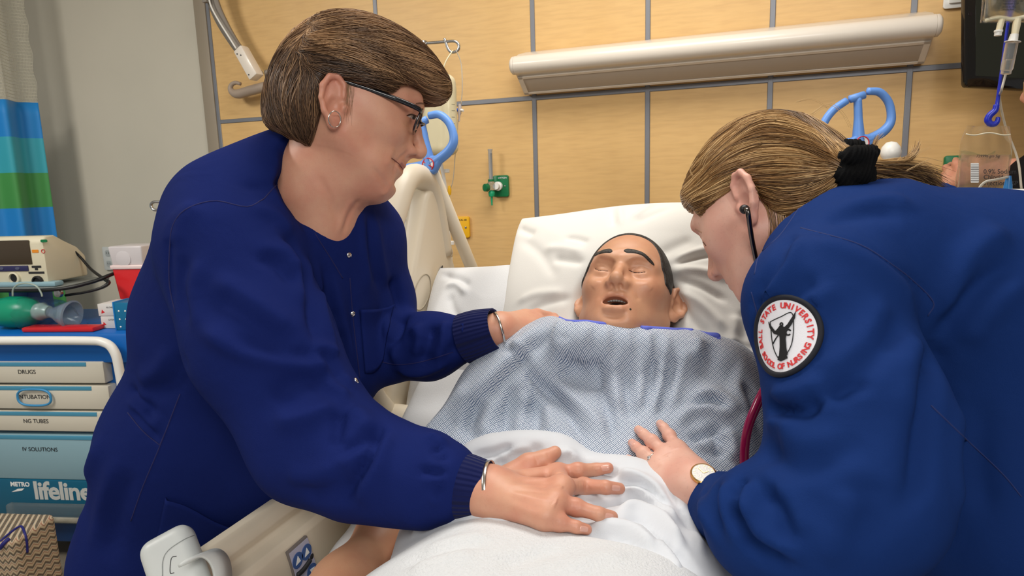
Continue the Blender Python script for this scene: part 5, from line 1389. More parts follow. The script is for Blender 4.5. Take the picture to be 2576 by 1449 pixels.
# ================================================================== PEOPLE: shared builders
def cloth_material(name, col, rough=0.8, scale=900):
    m = bpy.data.materials.new(name); m.use_nodes = True
    t = NT(m); b = t.n['Principled BSDF']
    co = t.new('ShaderNodeTexCoord').outputs['Object']
    n = t.new('ShaderNodeTexNoise'); n.inputs['Scale'].default_value = 12; n.inputs['Detail'].default_value = 3; t.link(co, n.inputs['Vector'])
    c2 = tuple(x * 0.82 for x in col[:3]) + (1,)
    n2 = t.new('ShaderNodeTexNoise'); n2.inputs['Scale'].default_value = scale; n2.inputs['Detail'].default_value = 2; t.link(co, n2.inputs['Vector'])
    c = t.mix(n.outputs[0], col, c2); c = t.mix(t.math('MULTIPLY', n2.outputs[0], 0.25), c, tuple(min(1, x * 1.5) for x in col[:3]) + (1,))
    t.link(c, b.inputs['Base Color']); b.inputs['Roughness'].default_value = rough
    b.inputs['Sheen Weight'].default_value = 0.0; b.inputs['Specular IOR Level'].default_value = 0.06
    # soft drape ripples plus the weave
    n3 = t.new('ShaderNodeTexNoise'); n3.inputs['Scale'].default_value = 22; n3.inputs['Detail'].default_value = 2; n3.inputs['Distortion'].default_value = 0.6; t.link(co, n3.inputs['Vector'])
    b1 = t.new('ShaderNodeBump'); b1.inputs['Strength'].default_value = 0.35; b1.inputs['Distance'].default_value = 0.006; t.link(n3.outputs[0], b1.inputs['Height'])
    b2 = t.new('ShaderNodeBump'); b2.inputs['Strength'].default_value = 0.25; b2.inputs['Distance'].default_value = 0.001; t.link(n2.outputs[0], b2.inputs['Height'])
    t.link(b1.outputs[0], b2.inputs['Normal']); t.link(b2.outputs[0], b.inputs['Normal'])
    return m
def rib_material(name, col, axis, freq=900):
    m = bpy.data.materials.new(name); m.use_nodes = True
    t = NT(m); b = t.n['Principled BSDF']; b.inputs['Base Color'].default_value = col; b.inputs['Roughness'].default_value = 0.85
    b.inputs['Sheen Weight'].default_value = 0.05; b.inputs['Specular IOR Level'].default_value = 0.1
    at = t.new('ShaderNodeAttribute', attribute_name='rib')
    s = t.math('SINE', t.math('MULTIPLY', at.outputs['Fac'], freq))
    bp = t.new('ShaderNodeBump'); bp.inputs['Strength'].default_value = 0.6; bp.inputs['Distance'].default_value = 0.0012; t.link(s, bp.inputs['Height']); t.link(bp.outputs[0], b.inputs['Normal'])
    return m
def cuff(name, a, b, ra, rb, mat, parent, squash=0.85, flatdir=(0, 0, 1), n=64, m=14):
    """ribbed knitted cuff: a rolled open tube from a to b"""
    a, b = np.asarray(a), np.asarray(b); d = unit(b - a); v = np.asarray(flatdir, float); v = unit(v - d * np.dot(v, d)); u = np.cross(d, v)
    prof = [(t, ra + (rb - ra) * t + 0.0025 * math.sin(math.pi * min(1, t))) for t in np.linspace(0, 1, m)]
    prof += [(1.015, rb + 0.000), (1.01, rb - 0.003), (0.9, rb - 0.0055), (0.4, rb - 0.006)]
    V, rib = [], []
    for t, r in prof:
        for k in range(n):
            an = 2 * math.pi * k / n
            V.append(a + (b - a) * t + r * (math.cos(an) * u + squash * math.sin(an) * v)); rib.append(an * (ra + rb) / 2)
    F = [(i * n + k, i * n + (k + 1) % n, (i + 1) * n + (k + 1) % n, (i + 1) * n + k) for i in range(len(prof) - 1) for k in range(n)]
    o = npobj(name, np.array(V), np.array(F)[:, ::-1], mat, parent); set_attr(o, 'rib', rib); return o
def hand(f, wrist, mcp, fingers, thumb, s=1.0, fr=(0.0096, 0.0088, 0.0078, 0.0068), palm=0.0135):
    wid = np.array(mcp); ax = unit(wid[-1] - wid[0])
    for i, m in enumerate(mcp):
        w = wrist + ax * (i - 1.5) * 0.0085 * s
        f.cone(w, m, 0.0150 * s, palm * s, 0.020 * s)
    for i in range(len(mcp) - 1): f.cone(mcp[i], mcp[i + 1], 0.0115 * s, 0.0115 * s, 0.010 * s)
    ks = (1.0, 1.04, 0.98, 0.86)
    for i, (m, fg_) in enumerate(zip(mcp, fingers)):
        r = [x * s * ks[i] for x in fr]
        f.chain([m] + list(fg_), r, 0.0045 * s, ki=0.003 * s)
        f.ell(fg_[0], np.ones(3) * r[1] * 1.07, 0.006 * s)
    f.chain(thumb, [0.0175 * s, 0.0135 * s, 0.0112 * s, 0.0085 * s], 0.014 * s, ki=0.006 * s)
def nail(tree, c, along, mat, parent, w=9, l=11):
    """finger nail: a small domed plate on the finger tip; c, along in pixels"""
    c = np.asarray(c, float); a = unit(np.asarray(along, float)); b = A(-a[1], a[0]); V = []; n, m = 9, 7
    for i in range(n):
        for j in range(m):
            t, q = i / (n - 1) * 2 - 1, j / (m - 1) * 2 - 1
            ww = w * (1 - 0.35 * max(0, t) ** 3) * (1 - 0.25 * max(0, -t) ** 4)
            p, nn_ = cast(tree, *(c + a * l * t + b * ww * q))
            if p is None: return None
            V.append(p + nn_ * (0.0007 * (1 - 0.6 * q * q) if abs(q) < 0.99 and abs(t) < 0.99 else -0.0002))
    F = [(i * m + j, i * m + j + 1, (i + 1) * m + j + 1, (i + 1) * m + j) for i in range(n - 1) for j in range(m - 1)]
    return npobj('fingernail', np.array(V), np.array(F), mat, parent)
def ring_on(name, c, axis, r, wire, mat, parent, flat=None, sq=1.0, n=36, label=None, width=None):
    """ring around axis at c; width: band with that half width"""
    X = np.array(zframe(c, axis)); 
    if flat is not None:
        z = unit(axis); y = np.asarray(flat, float); y = unit(y - z * np.dot(z, y)); x = np.cross(y, z)
    else: x, y = X[:3, 0], X[:3, 1]
    pts = [np.asarray(c) + r * (math.cos(t) * x + sq * math.sin(t) * y) for t in np.linspace(0, 2 * math.pi, n, endpoint=False)]
    if width is None: return tube(name, pts, wire, mat, parent, n=8, closed=True, label=label)
    z = unit(axis); V = []
    for p in pts:
        o = unit(p - np.asarray(c))
        V += [p - z * width, p - z * width * 0.7 + o * wire, p + z * width * 0.7 + o * wire, p + z * width]
    F = [(i * 4 + k, i * 4 + (k + 1) % 4, ((i + 1) % n) * 4 + (k + 1) % 4, ((i + 1) % n) * 4 + k) for i in range(n) for k in range(4)]
    return npobj(name, np.array(V), np.array(F), mat, parent, label=label)
m_gold = M('gold', rgb(226, 178, 110), 0.25, 1.0)
m_silver = M('silver', rgb(214, 210, 204), 0.22, 1.0)
m_gem = M('clear_stone', rgb(240, 240, 245), 0.05, trans=0.8, ior=2.0)

# ================================================================== LEFT NURSE
m_skinL = skin_material('warm_skin', rgb(212, 158, 130), rgb(204, 136, 112), 0.08, 0.48, 0.10, 800, 0.12, 24)
m_navy = cloth_material('navy_twill', rgb(22, 35, 94))
m_navyrib = rib_material('navy_rib_knit', rgb(22, 29, 76), 0)
m_thread = M('navy_thread', rgb(26, 28, 84), 0.8)
nl = thing('person', 'person in navy jacket and black glasses leaning over the bed, hand on sheet', 'person', (-1.05, 0.85, 0.0))
def head_place(fc, s, anchor, loc, d, roll):
    f_ = unit(ROT @ np.array(fc)); u_ = A(0, 0, 1.0); u_ = unit(u_ - f_ * np.dot(u_, f_)); r_ = np.cross(f_, u_)
    a = math.radians(roll); u2 = u_ * math.cos(a) + r_ * math.sin(a); r2 = np.cross(f_, u2)
    m = np.eye(4); m[:3, 0] = r2 * s; m[:3, 1] = f_ * s; m[:3, 2] = u2 * s
    m[:3, 3] = P(*anchor, d) - m[:3, :3] @ np.array(loc)
    return m
HL = head_place((0.948, 0.265, 0.176), 1.046, (838, 254), (0.08, -0.028, -0.014), 0.98, -9.1)
def inv(HM, w): return tuple(np.linalg.inv(HM[:3, :3]) @ (np.asarray(w) - HM[:3, 3]))
nb0, nb1 = P(785, 478, 1.09), P(806, 575, 1.095)
hf = build_head(0.0024, smile=0.8, jowl=1.0, nose=1.12, lips=0.85, ear_scale=1.1, eye_up=0.012, splay=0.3, lo=(-0.20, -0.20, -0.36), hi=(0.17, 0.15, 0.14), nk=0.035, brow=0.8,
    neck=[((0, -0.025, -0.05), inv(HL, nb0), 0.056, 0.064), ((0.0, -0.005, -0.08), inv(HL, nb1), 0.036, 0.045), (inv(HL, nb0), inv(HL, P(800, 620, 1.175)), 0.064, 0.085),
          (inv(HL, nb1), inv(HL, P(835, 690, 1.16)), 0.045, 0.05), (inv(HL, nb0), inv(HL, P(680, 560, 1.11)), 0.045, 0.03), (inv(HL, nb1), inv(HL, P(880, 620, 1.2)), 0.042, 0.04)])
V, F = hf.mesh(2); Vl = V.copy(); V = place(V, HL)
T = bvh(V, F)
V = sculpt(V, F, [(4, -2.4, [(1030, 380), (1010, 395), (995, 415), (990, 440)]), (7, 2.5, [(990, 370), (980, 395), (975, 420)]),          # nasolabial fold, cheek
    (2.6, -2.6, [(982, 396), (994, 404), (1004, 413), (1014, 427)]), (3, 1.4, [(998, 398), (1010, 407), (1020, 420)]), (3, 1.6, [(992, 413), (1000, 423), (1008, 436)]), (5, -2.2, [(935, 420), (960, 450), (975, 480)]), (6, 2, [(985, 455), (975, 480), (955, 492)]),
    (2.2, -1.2, [(1022, 290), (1035, 300), (1048, 303)]), (2.5, 1.2, [(1016, 283), (1030, 280), (1046, 288)]), (3, -1.2, [(1010, 305), (1030, 320), (1045, 322)]),
    (5, -2.5, [(905, 500), (880, 540), (862, 590)]), (5, 2, [(885, 500), (865, 540), (850, 590)]), (6, -2, [(800, 440), (830, 500), (850, 560)]), (4, -1.5, [(935, 505), (920, 530), (905, 560)])], T)
V[:, :] = V
# near (right) hand flat on the sheet
def on_sheet(px, py, lift, tree=None):
    a, b = cast(tree or T_SHEET, px, py)
    r_ = unit(EYE - a); return a + r_ * (lift / max(0.35, abs(np.dot(r_, b))))
mcp = [on_sheet(1404, 1190, 0.026), on_sheet(1414, 1226, 0.029), on_sheet(1398, 1264, 0.026), on_sheet(1372, 1298, 0.020)]
fin = [[on_sheet(1454, 1184, 0.022), on_sheet(1500, 1181, 0.014), on_sheet(1530, 1177, 0.008)],
       [on_sheet(1468, 1223, 0.024), on_sheet(1524, 1226, 0.015), on_sheet(1558, 1229, 0.008)],
       [on_sheet(1448, 1276, 0.022), on_sheet(1506, 1293, 0.014), on_sheet(1540, 1300, 0.008)],
       [on_sheet(1410, 1315, 0.017), on_sheet(1450, 1326, 0.012), on_sheet(1476, 1332, 0.007)]]
dW = np.dot(mcp[1] - EYE, ROT[:, 2]) + 0.012
wr = P(1228, 1236, dW)

th = [on_sheet(1275, 1205, 0.022), on_sheet(1330, 1168, 0.020), on_sheet(1368, 1156, 0.016), on_sheet(1396, 1138, 0.012)]
lo = np.min(np.array(mcp + sum(fin, []) + th + [wr]), 0) - 0.05; hi = np.max(np.array(mcp + sum(fin, []) + th + [wr]), 0) + 0.05
lo[0] -= 0.06
fh = Field(lo, hi, 0.0017)
hand(fh, wr, mcp, fin, th, 1.12, palm=0.0105)
farm = P(1120, 1222, dW + 0.02)
fh.cone(wr, farm, 0.0285, 0.031, 0.03)
fh.cone(mcp[3], wr + (mcp[3] - mcp[0]) * 0.10, 0.0115, 0.014, 0.02)
hV, hF = fh.mesh(2)
Th = bvh(hV, hF)
ks = []
for (x, y, dx, dy) in ((1453, 1181, 0, 9), (1500, 1180, 0, 7), (1466, 1221, 0, 10), (1522, 1224, 0, 8), (1447, 1273, -3, 10), (1504, 1291, -2, 8), (1409, 1314, -2, 8), (1449, 1325, -2, 6)):
    for o in (-7, -2.5, 2.5, 7): ks.append((1.3, -0.55, [(x + o, y - dy), (x + o * 1.3, y), (x + o, y + dy)]))
ks += [(7, 1.6, [(1400, 1187), (1406, 1191)]), (7, 1.8, [(1410, 1224), (1416, 1228)]), (7, 1.8, [(1394, 1262), (1400, 1266)]), (4, 0.9, [(1280, 1222), (1340, 1222), (1395, 1225)]), (4, 0.9, [(1280, 1240), (1330, 1250), (1385, 1262)]), (4, 0.8, [(1290, 1205), (1340, 1198), (1390, 1190)]),
       (4, -0.9, [(1290, 1213), (1340, 1210), (1385, 1207)]), (4, -0.9, [(1290, 1232), (1340, 1236), (1385, 1243)]), (4, -0.8, [(1290, 1255), (1330, 1270), (1370, 1282)]), (2, -0.9, [(1345, 1145), (1350, 1160), (1352, 1170)]), (2, -0.7, [(1375, 1140), (1380, 1150)])]
hV = sculpt(hV, hF, ks, Th); Th = bvh(hV, hF)
# far (left) hand on the manikin's shoulder
fd = 1.15
w2 = P(1258, 826, 1.14)
m2 = [P(1345, 804, 1.21), P(1350, 812, 1.195), P(1345, 822, 1.185), P(1335, 832, 1.175)]
f2 = [[P(1392, 800, 1.235), P(1408, 812, 1.25), P(1415, 830, 1.25)], [P(1398, 808, 1.22), P(1414, 824, 1.225), P(1420, 842, 1.22)], [P(1390, 822, 1.205), P(1406, 840, 1.205), P(1410, 860, 1.20)], [P(1373, 838, 1.19), P(1388, 854, 1.19), P(1392, 870, 1.185)]]
t2 = [P(1285, 812, 1.17), P(1320, 798, 1.19), P(1352, 792, 1.21), P(1380, 794, 1.225)]
al = np.array(m2 + sum(f2, []) + t2 + [w2]); fh2 = Field(al.min(0) - 0.06, al.max(0) + 0.04, 0.0022)
hand(fh2, w2, m2, f2, t2, 1.0); fh2.cone(w2, P(1190, 848, 1.135), 0.027, 0.03, 0.02)
h2V, h2F = fh2.mesh(2)
fi_ = Field((-1.35, 0.45, 0.55), (-0.35, 1.40, 1.50), 0.008)
fi_.chain([nb0, P(745, 540, 1.14), P(650, 800, 1.17), P(500, 1120, 1.18), P(430, 1350, 1.19)], [0.05, 0.075, 0.10, 0.10, 0.10], 0.04)
fi_.chain([P(745, 540, 1.14), P(590, 640, 1.02), P(680, 880, 0.965), P(800, 1110, 0.94), P(905, 1165, 0.905), P(1010, 1195, dW + 0.045), farm, P(1170, 1228, dW + 0.01)], [0.06, 0.055, 0.05, 0.045, 0.04, 0.034, 0.029, 0.026], 0.03)
fi_.chain([P(745, 540, 1.14), P(905, 620, 1.22), P(950, 760, 1.25), P(975, 880, 1.22), P(1080, 870, 1.18), P(1190, 848, 1.137)], [0.05, 0.045, 0.04, 0.036, 0.032, 0.026], 0.03)
iV, iF = fi_.mesh(2)
aV, aF = join_parts([(V, F), (hV, hF), (h2V, h2F), (iV, iF)])
body = npobj('body', aV, aF, m_skinL, nl)
lipm = np.exp(-(((np.abs(Vl[:, 0]) / 0.027) ** 6) + ((Vl[:, 2] + 0.065) / 0.0085) ** 4)) * (Vl[:, 1] > 0.06)
# blush of the ear and the cheek
loc = Vl; ear = np.exp(-((np.abs(loc[:, 0]) - 0.088) / 0.012) ** 2) * (np.abs(loc[:, 0]) > 0.077) * (loc[:, 1] < 0)
chk = np.exp(-(((np.abs(loc[:, 0]) - 0.045) / 0.02) ** 2 + ((loc[:, 2] + 0.035) / 0.022) ** 2)) * (loc[:, 1] > 0.04)
kn = np.zeros(len(hV))
for q in mcp + [x[0] for x in fin] + [x[2] for x in fin]: kn += 0.28 * np.exp(-(np.linalg.norm(hV - q, axis=1) / 0.013) ** 2)
set_attr(body, 'lip', np.concatenate([np.clip(0.85 * lipm + 0.35 * ear + 0.16 * chk, 0, 1), kn, np.zeros(len(h2V) + len(iV))]))
T_HL = bvh(V, F)
m_nail = M('nail_plate', rgb(222, 168, 150), 0.22, coat=0.4)
for c, a in (((1523, 1177), (1, -0.08)), ((1550, 1228), (1, 0.1)), ((1533, 1299), (1, 0.2)), ((1469, 1331), (1, 0.2))): nail(Th, c, a, m_nail, body, 8.5, 11)
# eye, brow, teeth
strip('eye', T_HL, [(1026, 292), (1038, 290), (1050, 295)], [(1026, 293), (1038, 300), (1050, 301)], M('eye_white', rgb(205, 196, 190), 0.2), nl, 0.0008)
seam('mouth_line', T_HL, [(985, 398), (995, 405), (1005, 414), (1014, 427)], 0.0008, M('mouth_shadow', rgb(110, 52, 48), 0.5), nl, 16, 0.0)
p_, n_ = cast(T_HL, 1041, 295)
lathe('iris', [(0, 0.0012), (0.0028, 0.0011), (0.0036, 0.0004), (0.0036, -0.002)], M('brown_iris', rgb(52, 38, 30), 0.15), nl, n=18, X=zframe(p_ + n_ * 0.0006, n_))
strip('upper_lid', T_HL, [(1022, 290), (1036, 286), (1052, 292)], [(1023, 292), (1037, 290), (1052, 295)], M('dark_lashes', rgb(70, 46, 38), 0.6), nl, 0.0012)
strip('eyebrow', T_HL, [(1046, 259), (1060, 257), (1078, 265)], [(1046, 262), (1062, 263), (1078, 270)], M('brown_brow', rgb(128, 92, 70), 0.8), nl, 0.0008)

# hair: short brown bob
m_hairL = hair_material('brown_hair', rgb(46, 32, 24), rgb(112, 82, 58), rgb(196, 156, 114))
hh = Field((-0.13, -0.19, -0.13), (0.13, 0.16, 0.18), 0.0034)
hh.ell((0, -0.014, 0.042), (0.096, 0.120, 0.100), 0.0)
hh.ell((0, -0.062, -0.015), (0.088, 0.076, 0.085), 0.03)
hh.ell((0, 0.074, 0.074), (0.072, 0.056, 0.036), 0.03)
hh.ell((0, 0.0, 0.10), (0.075, 0.09, 0.036), 0.03)
hh.rbox((0, 0.150, -0.136), (0.2, 0.196, 0.160), 0.018, 0.012, 'sub')
hh.rbox((0, 0.180, -0.05), (0.2, 0.130, 0.108), 0.03, 0.015, 'sub')
hh.half((0, 0, -0.092), (0, -0.25, -1))
HV, HF_ = hh.mesh(3); HW = place(HV, HL)
Tq = bvh(HW, HF_)
gl = [[(780, 85), (880, 80), (980, 95), (1080, 140), (1135, 200)], [(790, 55), (880, 35), (980, 55), (1070, 105), (1130, 170)], [(765, 125), (860, 130), (960, 160), (1050, 205), (1120, 225)], [(760, 160), (840, 170), (920, 190), (1000, 215), (1070, 235)],
      [(735, 110), (700, 170), (690, 230), (705, 290)], [(760, 150), (735, 210), (730, 270), (745, 320)], [(775, 180), (770, 230), (775, 280), (780, 310)], [(740, 80), (695, 140), (675, 210), (685, 280)], [(770, 70), (730, 100), (700, 140)], [(800, 170), (850, 180), (900, 190)]]
guides = [trace(Tq, g, 14)[0] for g in gl]
SV, SF, st = hair_strands(HW, HF_, guides, 9000, (0.06, 0.12), (0.00035, 0.0008), seg=9, lift=(0.0004, 0.0045), mirror=(HL[:3, 3], unit(HL[:3, 0])), jitter=0.13, seed=3)
# wisps in front of the ear and at the fringe
tone0 = np.clip(0.10 + 0.25 * (HV[:, 2] > 0.03), 0, 1)  # lighter tone on the crown: light from above painted into the hair colour
ho = npobj('hair', *join_parts([(HW, HF_), (SV, SF)]), m_hairL, nl, label='short brown bobbed hair')
set_attr(ho, 'tone', np.concatenate([tone0, np.clip(st * 0.75 + 0.02 + 0.30 * (((SV - HL[:3, 3]) @ unit(HL[:3, 2])) > 0.045), 0, 1)]))  # strands high on the head lightened too, painting in the lit top
wis = []
for k in range(22):
    a0 = (868 + 22 * random.random(), 196 + 10 * random.random()); b0 = (862 + 26 * random.random(), 250 + 70 * random.random())
    q, nn_ = trace(T_HL, [a0, ((a0[0] + b0[0]) / 2 + 4, (a0[1] + b0[1]) / 2), b0], 8)
    if len(q) > 4: wis.append((q + nn_ * 0.0006, np.linspace(0.00025, 0.00008, len(q))))
wo = multi_tube('side_wisps', wis, m_hairL, ho, n=4); wo['kind'] = 'stuff'; set_attr(wo, 'tone', np.full(len(wo.data.vertices), 0.7))

# glasses: a thing of their own resting on nose and ears
gs_ = thing('glasses', 'black and tortoiseshell framed glasses worn by the leaning person', 'glasses', place(A(0, 0.10, 0)[None], HL)[0])
m_tort = M('dark_tortoiseshell', rgb(48, 30, 30), 0.15, var=0.7, vscale=120, col2=rgb(20, 18, 30), coat=0.6)
m_lens = M('lens', rgb(238, 242, 242), 0.02, trans=1.0, ior=1.05, alpha=0.22, spec=0.8)
def lw(x, y, z): return HL[:3, :3] @ A(x, y, z) + HL[:3, 3]
for s in (1, -1):
    pr_ = rrect(0.049, 0.034, 0.013, 6)
    pts = [lw(s * (0.034 + x), 0.0955 - 0.10 * abs(x + 0.034) ** 1.2 * 0.4 + 0.12 * y, 0.006 + y) for x, y in ([(x, y) for x, y in pr_])]
    tube('rim', pts, 0.0021, m_tort, gs_, n=8, closed=True)
    bm = bmesh.new(); vs = [bm.verts.new(p) for p in pts]; bm.faces.new(vs); bmobj('lens', bm, m_lens, gs_)
    tube('temple', [lw(s * 0.0595, 0.0965, 0.016), lw(s * 0.068, 0.090, 0.017), lw(s * 0.076, 0.06, 0.018), lw(s * 0.079, 0.0, 0.019), lw(s * 0.080, -0.03, 0.016), lw(s * 0.078, -0.055, -0.002)], [0.0032, 0.0040, 0.0042, 0.0038, 0.0030, 0.0024], M('gloss_black', rgb(16, 18, 24), 0.12, coat=0.5), gs_, n=10, smooth_n=24)
tube('bridge', [lw(0.0105, 0.099, 0.012), lw(0, 0.1045, 0.014), lw(-0.0105, 0.099, 0.012)], 0.002, m_tort, gs_, n=8, smooth_n=10)
q = P(842, 300, 0.966)
er = ring_on('earring', q, unit(HL[:3, 1]) * 0.75 + unit(HL[:3, 0]) * 0.65, 0.0118, 0.0009, m_silver, nl, label='thin silver hoop earring')

# jacket
fj = Field((-1.42, 0.40, 0.42), (-0.30, 1.42, 1.52), 0.0058)
sn = P(575, 630, 1.0)
fj.cone(P(745, 510, 1.13), P(650, 800, 1.17), 0.125, 0.165, 0.0)
fj.cone(P(650, 800, 1.17), P(492, 1120, 1.18), 0.165, 0.150, 0.05)
fj.cone(P(492, 1120, 1.18), P(410, 1400, 1.19), 0.150, 0.138, 0.05)
fj.cone(P(405, 1400, 1.19), P(400, 1620, 1.19), 0.140, 0.135, 0.04)
fj.cone(P(760, 445, 1.10), P(590, 560, 1.04), 0.062, 0.09, 0.06)
fj.cone(P(590, 560, 1.04), P(545, 780, 1.14), 0.09, 0.122, 0.08)
fj.cone(P(800, 480, 1.15), P(905, 600, 1.22), 0.075, 0.08, 0.06)
fj.cone(P(820, 640, 1.16), P(850, 920, 1.17), 0.095, 0.07, 0.06)
fj.cone(P(850, 920, 1.17), P(700, 1180, 1.17), 0.07, 0.09, 0.06)
# far sleeve
fj.chain([P(905, 600, 1.22), P(950, 760, 1.25), P(975, 880, 1.22), P(1080, 870, 1.18), P(1178, 850, 1.145)], [0.08, 0.068, 0.058, 0.058, 0.040], 0.03)
# near sleeve
fj.chain([sn, P(660, 860, 0.965), P(795, 1105, 0.94), P(905, 1165, 0.905), P(1010, 1195, dW + 0.045), P(1090, 1208, dW + 0.025), P(1124, 1212, dW + 0.015)], [0.106, 0.102, 0.090, 0.074, 0.062, 0.056, 0.042], 0.02, ki=0.03)
# open V neck
for a, b, ra, rb in (((800, 395, 1.03), (808, 470, 1.02), 0.056, 0.062), ((808, 470, 1.02), (842, 570, 1.0), 0.062, 0.040), ((842, 570, 1.0), (868, 660, 1.0), 0.040, 0.016)):
    fj.cone(P(*a), P(*b), ra, rb, 0.012, 'sub')
jV, jF = fj.mesh(3)
js = []
def J(w, a, *p): js.append((w, a, list(p)))
J(13, -16, (705, 600), (735, 615), (765, 675), (776, 713), (789, 777), (800, 863)); J(14, 10, (690, 590), (725, 640), (750, 700), (765, 770)); J(11, -10, (640, 645), (693, 660), (748, 722)); J(13, 8, (650, 620), (705, 640), (745, 690))
J(16, -10, (525, 740), (590, 781), (650, 820), (735, 875)); J(16, 9, (535, 700), (610, 745), (680, 790), (745, 840)); J(13, 13, (500, 822), (607, 880), (735, 908), (836, 918)); J(11, -14, (590, 845), (640, 868), (714, 892), (815, 902)); J(9, 10, (790, 868), (830, 880), (842, 900))
J(20, -15, (690, 1020), (722, 978), (780, 960), (846, 965)); J(13, 12, (688, 1063), (757, 1051), (846, 1018)); J(9, -12, (857, 1034), (850, 1080), (844, 1130)); J(14, 9, (880, 1030), (910, 1050), (925, 1085)); J(9, -11, (846, 1146), (906, 1115), (953, 1089)); J(12, 8, (850, 1165), (910, 1140), (945, 1115))
J(8, -13, (957, 1064), (949, 1106), (923, 1166), (872, 1247), (848, 1266)); J(11, 10, (975, 1085), (968, 1120), (945, 1180), (895, 1260)); J(14, -8, (757, 1240), (821, 1236), (890, 1195)); J(14, 8, (720, 1190), (790, 1200), (850, 1180)); J(12, 8, (860, 940), (872, 965), (865, 1000))
J(6, -8, (1124, 1146), (1098, 1164)); J(6, -9, (1120, 1192), (1056, 1183)); J(6, -7, (1120, 1228), (1090, 1236)); J(7, 7, (1120, 1168), (1085, 1172)); J(7, 7, (1120, 1210), (1070, 1208)); J(9, 10, (1070, 1105), (1095, 1105), (1118, 1125)); J(7, -8, (1090, 1125), (1110, 1135)); J(7, 6, (1115, 1245), (1080, 1262))
J(12, -9, (470, 640), (450, 720), (470, 820)); J(12, 7, (500, 650), (490, 740), (505, 830)); J(16, 8, (430, 620), (445, 560), (500, 510)); J(8, -6, (449, 538), (436, 570), (428, 620), (426, 713), (436, 777)); J(12, 7, (620, 520), (690, 540), (740, 590)); J(9, -6, (600, 470), (660, 470), (720, 455))
J(9, -9, (321, 975), (360, 1015), (400, 1050), (425, 1066)); J(9, 8, (325, 1000), (365, 1045), (405, 1080)); J(7, -7, (330, 1030), (370, 1075), (400, 1112)); J(7, 6, (345, 985), (372, 1010)); J(6, -6, (365, 1030), (385, 1060)); J(6, 6, (385, 1035), (410, 1062)); J(14, 8, (430, 880), (400, 930), (350, 960)); J(14, -8, (470, 900), (430, 970), (370, 990))
J(20, 8, (260, 1090), (220, 1200), (200, 1330)); J(20, -7, (330, 1180), (290, 1290), (270, 1420)); J(18, 6, (300, 1150), (260, 1260), (235, 1380))
for x0, y0, x1, y1, x2, y2, a in ((812, 658, 834, 777, 880, 905, -8), (795, 650, 815, 780, 850, 900, 7), (840, 690, 862, 800, 895, 920, 6), (927, 534, 935, 640, 957, 734, -7), (912, 540, 918, 640, 930, 740, 6), (945, 550, 958, 640, 975, 720, 5), (770, 640, 790, 740, 815, 860, 6), (780, 880, 830, 960, 880, 1020, 6), (800, 860, 850, 940, 890, 1000, -7), (700, 461, 778, 589, 846, 658, -4), (880, 700, 890, 800, 905, 960, -6)):
    J(8, a, (x0, y0), (x1, y1), (x2, y2))
J(11, -17, (1010, 790), (1000, 830), (980, 880)); J(12, 14, (1040, 820), (1060, 850), (1050, 900)); J(9, -14, (1085, 815), (1075, 860), (1060, 910)); J(10, 14, (1120, 810), (1115, 860), (1095, 905)); J(7, -12, (1145, 815), (1150, 860), (1135, 890)); J(7, 11, (1165, 810), (1165, 850)); J(10, -14, (985, 700), (1000, 740), (1010, 780)); J(11, 12, (960, 800), (985, 850), (1000, 920)); J(10, 11, (1000, 930), (1060, 935), (1130, 905))
jV = sculpt(jV, jF, js); jV = laplace(jV, jF, 1, 0.4)
jk = npobj('scrub_jacket', jV, jF, m_navy, nl, label='navy warm-up jacket')
Tj = bvh(jV, jF)
cuff('cuff', P(1112, 1214, dW + 0.018), P(1222, 1231, dW + 0.002), 0.044, 0.0365, m_navyrib, jk, 1.0)
cuff('cuff', P(1172, 852, 1.147), P(1250, 828, 1.125), 0.046, 0.038, m_navyrib, jk, 1.0)
for pts in ([(735, 446), (700, 462), (664, 500)], [(664, 500), (620, 520), (540, 505), (470, 525), (436, 564), (427, 620), (426, 713), (440, 785)], [(712, 385), (722, 415), (733, 446), (778, 560), (835, 655), (862, 700)], [(453, 991), (402, 1123), (359, 1226), (329, 1311)], [(321, 1038), (360, 1085), (402, 1120)], [(402, 1120), (425, 1066)], [(944, 907), (1000, 917), (1060, 910), (1140, 886)], [(880, 700), (888, 800), (905, 950)]):
    seam('seam', Tj, pts, 0.0011, m_thread, jk, 30, -0.0002)
def pocket(name, top, bot, tree, lift, parent, mat, n=30, m=16):
    a, b = crom(top, n), crom(bot, n); V = []
    for i in range(n):
        for j in range(m):
            q = a[i] + (b[i] - a[i]) * j / (m - 1)
            p, nn_ = cast(tree, q[0], q[1])
            if p is None: p, nn_ = V[-1], A(0, 0, 0)
            e = lift * (1.0 if j == 0 else max(0.35, 1 - j / 6)) if 0 < i < n - 1 else 0.0008
            V.append(p + nn_ * e)
    F = np.array([(i * m + j, i * m + j + 1, (i + 1) * m + j + 1, (i + 1) * m + j) for i in range(n - 1) for j in range(m - 1)])[:, ::-1]
    o = npobj(name, laplace(np.array(V), F, 1, 0.3), F, mat, parent); o.modifiers.new('thickness', 'SOLIDIFY').thickness = 0.0015; return o
pk = pocket('pocket', [(418, 1247), (470, 1262), (545, 1302), (620, 1322), (690, 1326)], [(372, 1460), (430, 1470), (490, 1470), (550, 1460), (600, 1440)], Tj, 0.010, jk, m_navy)
pocket('pocket', [(903, 776), (935, 775), (965, 772), (988, 764)], [(918, 940), (935, 938), (950, 925), (962, 905)], Tj, 0.008, jk, m_navy)
for x, y in ((878, 642), (887, 790), (896, 957)):
    p_, n_ = cast(Tj, x, y)
    if p_ is not None: lathe('snap_button', [(0, 0.0022), (0.0035, 0.002), (0.0048, 0.001), (0.005, 0)], m_silver, jk, n=16, X=zframe(p_, n_))
